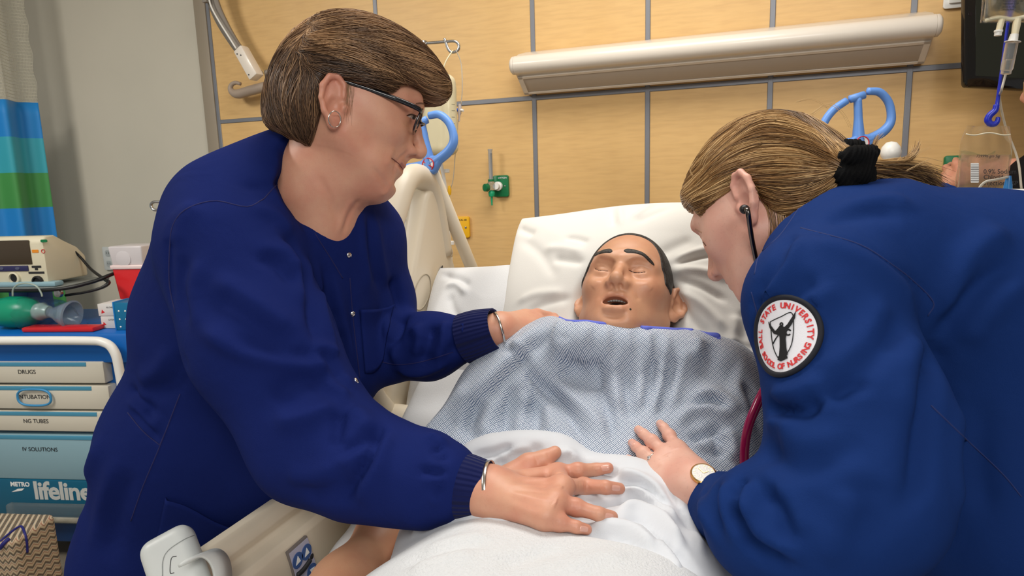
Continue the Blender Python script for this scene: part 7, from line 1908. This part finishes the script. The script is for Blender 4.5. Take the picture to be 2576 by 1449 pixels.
# ================================================================== POLES, BAGS, MONITOR
def iv_pole(label, base, top_z, hooks, mat=m_chrome):
    r = thing('iv_pole', label, 'iv pole', (base[0], base[1], 0))
    tube('pole', [(base[0], base[1], 0.10), (base[0], base[1], top_z)], 0.011, mat, r, n=14)
    lathe('hub', [(0, 0.0), (0.03, 0.0), (0.035, 0.02), (0.02, 0.06), (0.012, 0.09)], m_dark, r, X=Matrix.Translation((base[0], base[1], 0.06)))
    for k in range(5):
        a = 2 * math.pi * k / 5 + 0.3; e = (base[0] + 0.27 * math.cos(a), base[1] + 0.27 * math.sin(a))
        tube('leg', [(base[0], base[1], 0.085), (e[0], e[1], 0.075)], 0.012, mat, r, n=10)
        lathe('caster', [(0, -0.012), (0.026, -0.012), (0.03, -0.006), (0.03, 0.006), (0.026, 0.012), (0, 0.012)], m_black, r, n=16, X=zframe((e[0], e[1], 0.03), (math.cos(a + 1.2), math.sin(a + 1.2), 0)))
        tube('caster_stem', [(e[0], e[1], 0.05), (e[0], e[1], 0.085)], 0.006, m_dark, r, n=8)
    for h in hooks: tube('hook', h, 0.0042, mat, r, n=10, smooth_n=36)
    return r
pc1 = P(1078, 365, 1.95); d1 = 1.95
def hk(px, py): return onplane(px, py, (0, pc1[1], 0), (0, 1, 0))
ztop = hk(1074, 108)[2]
hook1 = [A(pc1[0], pc1[1], ztop), hk(1095, 107), hk(1120, 105), hk(1144, 104), hk(1154, 113), hk(1152, 126), hk(1138, 132), hk(1128, 124), hk(1122, 108), hk(1118, 97)]
hook2 = [A(pc1[0], pc1[1], ztop), hk(1060, 107), hk(1030, 105), hk(1010, 104), hk(1000, 113), hk(1004, 126), hk(1016, 130), hk(1026, 122), hk(1030, 100)]
iv_pole('chrome drip pole behind the left bed rail with looped hook', pc1, ztop + 0.006, [hook1, hook2])
pc2 = P(505, 512, 1.85)
def hk2(px, py): return onplane(px, py, (0, pc2[1], 0), (0, 1, 0))
z2 = hk2(505, 515)[2]
hook3 = [A(pc2[0], pc2[1], z2), hk2(470, 513), hk2(430, 511), hk2(400, 508), hk2(385, 509), hk2(380, 517), hk2(386, 527), hk2(398, 528), hk2(408, 521), hk2(420, 510)]
iv_pole('chrome drip pole mostly hidden behind the navy jacket', pc2, z2 + 0.006, [hook3])
# feeding bag on the middle pole
fbg = thing('feeding_bag', 'cream feeding bag hanging from the pole behind the glasses', 'drip bag', hk(1118, 405) + A(0, 0.0, 0))
m_cbag = M('cream_bag_film', rgb(232, 222, 186), 0.35, trans=0.25, sss=0.0)
ff = Field(hk(1060, 420) - A(0.02, 0.08, 0.02), hk(1170, 190) + A(0.02, 0.06, 0.02), 0.0045)
c0, c1 = hk(1118, 330) + A(0, -0.03, 0), hk(1118, 240) + A(0, -0.03, 0)
ff.rbox((c0 + c1) / 2 + A(0, 0, -0.01), (0.052, 0.026, 0.115), 0.024, 0.0)
ff.cone(hk(1118, 225) + A(0, -0.03, 0), hk(1118, 205) + A(0, -0.03, 0), 0.03, 0.012, 0.03)
V, F = ff.mesh(2)
V = sculpt(V, F, [(5, -3, [(1110, 260), (1112, 320), (1108, 380)]), (5, 3, [(1128, 250), (1130, 310), (1126, 370)])])
npobj('bag', V, F, m_cbag, fbg); Tb = bvh(V, F)
for k in range(8): seam('scale_mark', Tb, [(1136 + 0.2 * k, 262 + 16 * k), (1144, 262.5 + 16 * k)], 0.0007, M('grey_mark', rgb(120, 118, 100), 0.6), fbg, 5)
tube('hanger', [hk(1139, 131) + A(0, 0, 0.004), hk(1128, 160) + A(0, -0.02, 0), hk(1118, 205) + A(0, -0.03, 0)], 0.0022, m_cbag, fbg, n=8, smooth_n=12)
m_line = M('clear_line', rgb(220, 214, 200), 0.2, trans=0.5)
tube('line', [hk(1150, 118) + A(0, -0.01, -0.01), hk(1160, 160), hk(1163, 220), hk(1160, 262)], 0.0016, m_line, fbg, n=8, smooth_n=20)
lathe('stopcock', [(0, 0.02), (0.004, 0.018), (0.006, 0.008), (0.006, -0.008), (0.003, -0.016), (0.003, -0.03), (0, -0.032)], M('frosted_stopcock', rgb(214, 205, 205), 0.2, trans=0.4), fbg, X=zframe(hk(1156, 278), (0.1, 0, 1)))
lathe('stopcock_tap', [(0, 0.012), (0.005, 0.011), (0.005, 0)], M('blue_tap', rgb(40, 90, 200), 0.3), fbg, n=14, X=zframe(hk(1154, 277), (-1, -0.3, 0.1)))
lathe('stopcock_arm', [(0, 0.012), (0.004, 0.011), (0.004, 0)], m_white, fbg, n=14, X=zframe(hk(1158, 277), (1, -0.3, -0.2)))
tube('line', [hk(1153, 300), hk(1146, 380), hk(1140, 450), hk(1132, 478)], 0.0015, m_line, fbg, n=8, smooth_n=20)
lathe('connector', [(0, 0.016), (0.004, 0.014), (0.006, 0.0), (0.004, -0.012), (0, -0.013)], m_yellow, fbg, n=14, X=zframe(hk(1131, 480), (0, 0, 1)))
tube('line', [hk(1131, 492), hk(1128, 540), hk(1105, 580), hk(1105, 660)], 0.0018, m_line, fbg, n=8, smooth_n=20)
tube('spout', [hk(1118, 400) + A(0, -0.03, 0), hk(1120, 470), hk(1126, 560), hk(1134, 650), hk(1136, 720)], 0.0055, m_white, fbg, n=10, smooth_n=24)
for px, py in ((1135, 611), (1123, 430)): lathe('clamp', [(0.006, -0.006), (0.010, -0.005), (0.010, 0.005), (0.006, 0.006)], m_white, fbg, n=14, X=zframe(hk(px, py), (0, 0, 1)))
tube('drain_line', [hk(1019, 480), hk(1022, 560), hk(1024, 650)], 0.006, m_white, fbg, n=10, smooth_n=12)
lathe('clamp', [(0.006, -0.005), (0.011, -0.004), (0.011, 0.004), (0.006, 0.005)], m_white, fbg, n=14, X=zframe(hk(1021, 549), (0, 0, 1)))
box('blue_tag', tuple(hk(1094, 533) + A(0, 0.003, 0)), tuple(hk(1106, 498) + A(0, 0.006, 0)), M('pale_blue_tag', rgb(170, 196, 232), 0.4), fbg, 0.001)

# wall monitor, upper right
mo = thing('monitor', 'black tablet-like monitor on the wall at the upper right', 'monitor', P(2520, 218, 1.72))
o0 = P(2428, 216, 1.72); rx_ = unit(P(2576, 224, 1.72) - o0); ux_ = unit(P(2452, -20, 1.74) - o0); ux_ = unit(ux_ - rx_ * np.dot(ux_, rx_))
XM = frame(o0, rx_, ux_)
prism('housing', rrect(0.36, 0.30, 0.012, cx=0.18, cy=0.15), 0.018, M('gloss_black_bezel', rgb(12, 12, 14), 0.12, coat=0.5), mo, XM @ Matrix.Translation((0, 0, -0.018)), 0.003)
prism('screen', rrect(0.30, 0.27, 0.002, cx=0.178, cy=0.164), 0.0006, M('dark_glass', rgb(34, 38, 32), 0.10, coat=0.4), mo, XM @ Matrix.Translation((0, 0, 0.0)))
lathe('camera_eye', [(0, 0.001), (0.006, 0.0008), (0.0065, 0)], M('lens_black', rgb(30, 24, 26), 0.1), mo, n=20, X=XM @ Matrix.Translation((0.015, 0.2, 0.0)))
tube('wall_arm', [np.array(XM @ Vector((0.2, 0.16, -0.02))), np.array(XM @ Vector((0.22, 0.18, -0.12))), A(o0[0] + 0.25, YW - 0.01, o0[2] + 0.2)], 0.018, m_dark, mo, n=12)

# right-hand drip stand with two fluid bags and a pump
pR = P(2640, 300, 1.28)
def hr_(px, py, dd=0.0): return onplane(px, py, (0, pR[1] - 0.06 + dd, 0), (0, 1, 0))
zR = hr_(2560, -260)[2]
hkR = [A(pR[0], pR[1], zR), hr_(2600, -262), hr_(2545, -262), hr_(2530, -250), hr_(2535, -236), hr_(2550, -240)]
iv_pole('chrome drip stand at the right edge carrying the fluid bags', pR, zR + 0.02, [hkR])
m_film = M('clear_bag_film', rgb(246, 246, 240), 0.05, trans=0.95, ior=1.1, alpha=0.4)
m_fluid = M('saline', rgb(226, 228, 214), 0.04, trans=0.95, ior=1.2, alpha=0.5)
def film_bag(c, xa, ya, hw, hh_, th, taper=0.15, nu=40, nv=60, wr_=0.0025, seed=0):
    xa = unit(xa); ya = unit(ya - xa * np.dot(xa, ya)); za = np.cross(xa, ya); rg = np.random.default_rng(seed)
    u, v = np.meshgrid(np.linspace(-1, 1, nu), np.linspace(-1, 1, nv), indexing='ij')
    T_ = th * np.clip(1 - np.abs(u) ** 2.5, 0, 1) ** 0.6 * np.clip(1 - np.abs(v) ** 6, 0, 1) ** 0.6 * (0.6 - 0.4 * v) + 0.0008
    rip = wr_ * (np.sin(u * 9 + 3 * v) * np.clip(v, 0, 1) ** 1.5 + 0.5 * np.sin(u * 4 - v * 7))
    W_ = hw * (1 - taper * np.clip(v, 0, 1) ** 3)
    A_ = c + (u * W_)[..., None] * xa + (v * hh_)[..., None] * ya + (T_ + rip)[..., None] * za
    B_ = c + (u * W_)[..., None] * xa + (v * hh_)[..., None] * ya + (-T_ + rip)[..., None] * za
    id_ = np.arange(nu * nv).reshape(nu, nv); q = np.stack([id_[:-1, :-1], id_[1:, :-1], id_[1:, 1:], id_[:-1, 1:]], 2).reshape(-1, 4); n = nu * nv
    rim = np.concatenate([id_[:, 0], id_[-1, 1:], id_[::-1, -1][1:], id_[0, ::-1][1:]])
    rq = np.array([(rim[i], rim[i] + n, rim[i + 1] + n, rim[i + 1]) for i in range(len(rim) - 1)])
    return np.vstack([A_.reshape(-1, 3), B_.reshape(-1, 3)]), np.vstack([q, q[:, ::-1] + n, rq[:, ::-1]])
# lower saline bag
bc = hr_(2477, 405, -0.02); sR_ = 1.27 / FPX
bg1 = thing('saline_bag', 'clear saline bag with printed label hanging from the blue hook', 'drip bag', hr_(2475, 500, -0.02))
bup = unit(hr_(2487, 325, -0.02) - hr_(2470, 500, -0.02)); brt = ROT[:, 0]
V, F = film_bag(hr_(2475, 420, -0.02), brt, bup, 66 * sR_, 100 * sR_, 0.016, 0.18, seed=1)
bgm = npobj('bag_film', V, F, m_film, bg1)
V2, F2 = film_bag(hr_(2472, 452, -0.02), brt, bup, 61 * sR_, 62 * sR_, 0.013, 0.0, wr_=0.0008)
npobj('fluid', V2, F2, m_fluid, bg1)
apex = hr_(2496, 300, -0.02)
V3 = []
for k in range(13):
    t = k / 12; e = hr_(2436 + 104 * t, 333 + 4 * math.sin(k * 1.7), -0.02); V3 += [apex + (e - apex) * q + A(0, 0.004 * math.sin(k * 2.2) * q, 0) for q in (0.02, 0.35, 0.7, 1.0)]
npobj('gathered_top', np.array(V3), np.array([(i * 4 + j, i * 4 + j + 1, (i + 1) * 4 + j + 1, (i + 1) * 4 + j) for i in range(12) for j in range(3)]), m_film, bg1)
seam_pts = [hr_(2430 + 112 * t, 337 + 3 * math.sin(9 * t), -0.042) for t in np.linspace(0, 1, 16)]
tube('weld', seam_pts, 0.0014, M('milky_weld', rgb(240, 232, 206), 0.3, trans=0.3), bg1, n=6)
nb_ = -unit(ROT[:, 2]); XB = lambda px, py: frame(hr_(px, py, -0.045), brt + 0.0 * bup, None, nb_ - 0 * bup)
m_bprint = M('bag_print', rgb(44, 44, 46), 0.6)
for txt, px, py, sz in (('0.9% Sodium', 2474, 432, 15), ('Chloride', 2474, 446, 15), ('Injection USP', 2474, 461, 15), ('1000 mL', 2474, 475, 9), ('NaCl 900 mg  pH 5.0', 2474, 484, 5), ('sterile nonpyrogenic', 2474, 490, 5)):
    text('lettering', txt, sz * sR_ * 1.05, XB(px, py), m_bprint, bg1, 0.0001, 'LEFT')
text('lettering', '729996 gm Sig', 10 * sR_, XB(2455, 393), m_bprint, bg1, 0.0001, 'LEFT', shear=0.3)
lab = prism('white_label', rrect(20 * sR_, 48 * sR_, 0.001), 0.0002, m_whitep, bg1, XB(2452, 435))
for k in range(8): prism('bar', rrect(20 * sR_, (1.5 + (k % 3)) * sR_, 0.0001), 0.0002, M('grey_bar', rgb(150, 148, 146), 0.6), lab, XB(2452, 435) @ Matrix.Translation((0, (20 - 5.6 * k) * sR_, 0.0004)))
# blue strap with hook
bs = thing('bag_hanger', 'bright blue plastic strap hook holding the lower fluid bag', 'hook', apex)
m_bluep = M('blue_nylon', rgb(24, 40, 170), 0.3)
tube('strap', [hr_(2550, -255), hr_(2541, 0), hr_(2530, 100), hr_(2518, 190), hr_(2509, 258), hr_(2506, 270)], [0.0028] * 4 + [0.0035, 0.0055], m_bluep, bs, n=10, smooth_n=40)
tube('hook', [hr_(2507, 264), hr_(2503, 278), hr_(2490, 290), hr_(2485, 303), hr_(2494, 313), hr_(2507, 308), hr_(2511, 295)], [0.0052, 0.0058, 0.0062, 0.0064, 0.006, 0.005, 0.0036], m_bluep, bs, n=12, smooth_n=40)
# upper bag with drip chamber
bg2 = thing('fluid_bag', 'clear fluid bag with drip chamber at the top right corner', 'drip bag', hr_(2535, 60, -0.03))
V, F = film_bag(hr_(2545, -60, -0.03), ROT[:, 0], A(0.02, 0, 1), 62 * sR_, 105 * sR_, 0.02, 0.1, seed=2)
npobj('bag_film', V, F, m_film, bg2)
V, F = film_bag(hr_(2545, -50, -0.03), ROT[:, 0], A(0.02, 0, 1), 56 * sR_, 88 * sR_, 0.016, 0.0, wr_=0.001)
npobj('fluid', V, F, m_fluid, bg2)
tube('bottom_weld', [hr_(2480, 52, -0.03), hr_(2510, 44, -0.03), hr_(2545, 48, -0.03), hr_(2580, 42, -0.03)], 0.004, M('milky_weld', rgb(0, 0, 0)), bg2, n=8, smooth_n=16)
for txt, px, py, sz in (('Sodium Chloride', 2522, 2, 7), ('Injection USP', 2522, 9, 7), ('store at 25C', 2522, 17, 6), ('sterile fluid', 2522, 24, 6)):
    text('lettering', txt, sz * sR_, frame(hr_(px, py, -0.06), ROT[:, 0], None, nb_), m_bprint, bg2, 0.0001, 'LEFT')
tube('hanger_loop', [hr_(2548, -240), hr_(2546, -200, -0.02), hr_(2545, -160, -0.03)], 0.003, m_film, bg2, n=8)
m_port = M('ivory_port', rgb(232, 220, 186), 0.35)
def port(name, a, b, prof, mat):
    a, b = np.asarray(a), np.asarray(b); L_ = np.linalg.norm(b - a); lathe(name, [(r, z * L_) for r, z in prof], mat, bg2, n=20, X=zframe(a, b - a))
port('port', hr_(2520, 48, -0.03), hr_(2512, 80, -0.03), [(0.005, 0), (0.0055, 0.4), (0.0052, 1.0)], m_port)
port('port_cap', hr_(2512, 76, -0.03), hr_(2510, 90, -0.03), [(0.007, 0), (0.0072, 0.3), (0.006, 0.4), (0.006, 1), (0, 1)], m_white)
port('spike_port', hr_(2560, 46, -0.03), hr_(2552, 90, -0.03), [(0.006, 0), (0.0065, 0.4), (0.0055, 1.0)], m_port)
port('spike', hr_(2552, 86, -0.03), hr_(2547, 106, -0.03), [(0.0065, 0), (0.0075, 0.6), (0.008, 0.9), (0.013, 0.92), (0.013, 1), (0, 1)], m_white)
port('drip_chamber', hr_(2546, 106, -0.03), hr_(2530, 186, -0.03), [(0.0098, 0), (0.0102, 0.1), (0.0102, 0.85), (0.0085, 0.9), (0.0085, 1.0), (0.003, 1.03)], M('chamber_plastic', rgb(232, 232, 232), 0.08, trans=0.85, ior=1.15, alpha=0.75))
port('chamber_fluid', hr_(2538, 150, -0.03), hr_(2531, 180, -0.03), [(0, 0), (0.0085, 0.0), (0.0085, 0.9), (0, 0.95)], m_fluid)
tube('line', [hr_(2530, 186, -0.03), hr_(2525, 205, -0.03), hr_(2519, 228, -0.03), hr_(2515, 250, 0.02), hr_(2530, 320, 0.05), hr_(2560, 400, 0.05), hr_(2570, 480, 0.03)], 0.0022, m_line, bg2, n=8, smooth_n=30)
# infusion pump clamped on the stand
pm = thing('infusion_pump', 'white infusion pump with teal label behind the blue shoulder', 'pump', hr_(2540, 620, -0.01))
p0 = hr_(2548, 560, -0.03); XP = frame(p0, ROT[:, 0], A(0, 0, 1))
prism('case', rrect(0.13, 0.14, 0.022, cx=0.012, cy=-0.005), 0.05, m_white, pm, XP @ Matrix.Translation((0, 0, -0.03)), 0.008, seg=3)
prism('label_panel', rrect(0.088, 0.10, 0.004, cx=0.002, cy=-0.006), 0.001, M('teal_label', rgb(44, 118, 150), 0.4), pm, XP @ Matrix.Translation((0, 0, 0.0203)))
for txt, x, y, sz in (('ALARM', -0.026, 0.036, 0.0075), ('INFUSE', 0.002, 0.036, 0.0075), ('STANDBY', 0.030, 0.036, 0.0075), ('IV Pump', 0.006, 0.018, 0.015)):
    text('lettering', txt, sz, XP @ Matrix.Translation((x, y, 0.0216)), m_whitep, pm, 0.0002, bold=0.0002)
prism('indicator', rrect(0.016, 0.004, 0.0018, cx=0.024, cy=0.049), 0.0012, M('amber_lamp', rgb(255, 170, 110), 0.4, emit=1.2), pm, XP @ Matrix.Translation((0, 0, 0.019)))
lathe('inlet', [(0, 0.03), (0.004, 0.03), (0.007, 0.012), (0.008, 0.0)], M('blue_inlet', rgb(40, 110, 170), 0.3), pm, n=16, X=zframe(np.array(XP @ Vector((-0.018, 0.06, 0.0))), (0, 0, 1)))
box('pole_clamp', (0.06, -0.03, -0.05), (0.10, 0.03, -0.02), m_dark, pm, 0.006, X=XP)
tube('loop_line', [np.array(XP @ Vector((-0.018, 0.088, 0.0))), hr_(2505, 452, -0.06), hr_(2478, 458, -0.062), hr_(2460, 480, -0.06), hr_(2452, 520, -0.055)], 0.0024, m_line, pm, n=8, smooth_n=24)

# ================================================================== person at the far right, reaching to the wall outlet
m_skin3 = skin_material('far_skin', rgb(214, 158, 132), rgb(204, 136, 112), 0.0, 0.5, 0.0)
m_blk = cloth_material('black_cotton', rgb(24, 24, 27))
n3 = thing('person', 'person at the right edge in black sleeve gripping the green outlet', 'person', (0.78, 1.95, 0.0))
hw_ = P(2398, 452, 1.820)
wr3 = P(2440, 452, 1.780)
m3 = [P(2408, 424, 1.860), P(2394, 432, 1.850), P(2386, 446, 1.840), P(2384, 462, 1.830)]
f3 = [[P(2424, 415, 1.890), P(2430, 424, 1.900), P(2424, 432, 1.900)], [P(2380, 422, 1.890), P(2392, 414, 1.910), P(2404, 416, 1.910)], [P(2376, 440, 1.880), P(2388, 430, 1.905), P(2400, 432, 1.910)], [P(2376, 458, 1.860), P(2388, 450, 1.890), P(2398, 448, 1.900)]]
t3 = [P(2425, 440, 1.800), P(2416, 424, 1.810), P(2406, 412, 1.830), P(2404, 402, 1.850)]
al = np.array(m3 + sum(f3, []) + t3 + [wr3]); fa = Field(al.min(0) - 0.05, al.max(0) + A(0.28, 0.05, 0.05), 0.0035)
hand(fa, wr3, m3, f3, t3, 1.0)
fa.chain([wr3, P(2520, 432, 1.69), P(2620, 425, 1.61)], [0.027, 0.034, 0.042], 0.02)
aV, aF = fa.mesh(2)
H3 = head_frame(P(2700, 240, 1.55), A(-0.55, 0.75, -0.25), A(0, 0, 1), 1.0)
h3 = build_head(0.004, neck=[((0, -0.03, -0.05), (0, -0.04, -0.2), 0.052, 0.06)])
V, F = h3.mesh(2); V = place(V, H3)
fi_ = Field((0.35, 1.5, 0.6), (1.10, 2.28, 1.55), 0.009)
hx0 = A(H3[0, 3], H3[1, 3], 0)
fi_.chain([hx0 + A(0, 0, 1.42), hx0 + A(0, -0.02, 1.33), hx0 + A(0.05, 0, 0.85)], [0.045, 0.09, 0.10], 0.03)
fi_.chain([hx0 + A(0, -0.02, 1.36), P(2640, 470, 1.61), P(2560, 440, 1.65), P(2520, 432, 1.69)], [0.05, 0.045, 0.036, 0.032], 0.03)
iV, iF = fi_.mesh(2)
tV, tF = join_parts([(aV, aF), (V, F), (iV, iF)])
npobj('body', tV, tF, m_skin3, n3)
fh3 = Field(H3[:3, 3] - A(0.22, 0.22, 0.34), H3[:3, 3] + A(0.22, 0.22, 0.2), 0.006)
hx3 = H3[:3, 3]; fh3.ell(hx3 + A(0.0, -0.02, 0.03), (0.10, 0.115, 0.105), 0.0)
ax3 = unit(H3[:3, 0]); bk3 = -unit(H3[:3, 1])
fh3.cone(hx3 + bk3 * 0.05, hx3 + bk3 * 0.07 - A(0, 0, 0.24), 0.085, 0.06, 0.05)
fh3.ell(hx3 - bk3 * 0.10 - A(0, 0, 0.05), (0.06, 0.06, 0.085), 0.02, 'sub')
V, F = fh3.mesh(2)
g3 = [[hx3 + A(0, 0, 0.13), hx3 + ax3 * 0.09 + A(0, 0, 0.04), hx3 + ax3 * 0.09 - A(0, 0, 0.1), hx3 + ax3 * 0.07 - A(0, 0, 0.25)], [hx3 + A(0, 0, 0.13), hx3 - ax3 * 0.09 + A(0, 0, 0.04), hx3 - ax3 * 0.09 - A(0, 0, 0.1), hx3 - ax3 * 0.07 - A(0, 0, 0.25)], [hx3 + A(0, 0, 0.13), hx3 + bk3 * 0.13, hx3 + bk3 * 0.14 - A(0, 0, 0.25)]]
SV, SF, st = hair_strands(V, F, [crom(g, 12) for g in g3], 900, (0.08, 0.16), (0.0005, 0.0011), seg=8, seed=9, jitter=0.05)
o = npobj('hair', *join_parts([(V, F), (SV, SF)]), m_hairR, n3); set_attr(o, 'tone', np.concatenate([np.full(len(V), 0.6), np.clip(st + 0.2, 0, 1)]))
fs3 = Field((0.40, 1.55, 0.25), (1.10, 2.25, 1.62), 0.010)
sh3 = P(2760, 500, 1.78); hx_ = A(H3[0, 3], H3[1, 3], 0)
fs3.cone(hx_ + A(0.0, -0.02, 1.33), hx_ + A(0.05, 0.0, 0.85), 0.13, 0.15, 0.0); fs3.cone(hx_ + A(0.05, 0, 0.85), hx_ + A(0.05, 0, 0.3), 0.15, 0.14, 0.04)
fs3.cone(hx_ + A(0.0, 0, 1.38), P(2640, 470, 1.61), 0.07, 0.07, 0.05); fs3.cone(P(2640, 470, 1.61), P(2560, 462, 1.66), 0.062, 0.052, 0.03)
V, F = fs3.mesh(2); npobj('shirt', V, F, m_blk, n3)
ft = Field((0.5, 1.6, 0.0), (1.1, 2.25, 0.4), 0.014)
for y in (-0.09, 0.09): ft.cone(hx_ + A(0.05, y, 0.38), hx_ + A(0.05, y, 0.06), 0.09, 0.07, 0.02)
V, F = ft.mesh(2); npobj('trousers', V, F, m_blk, n3)
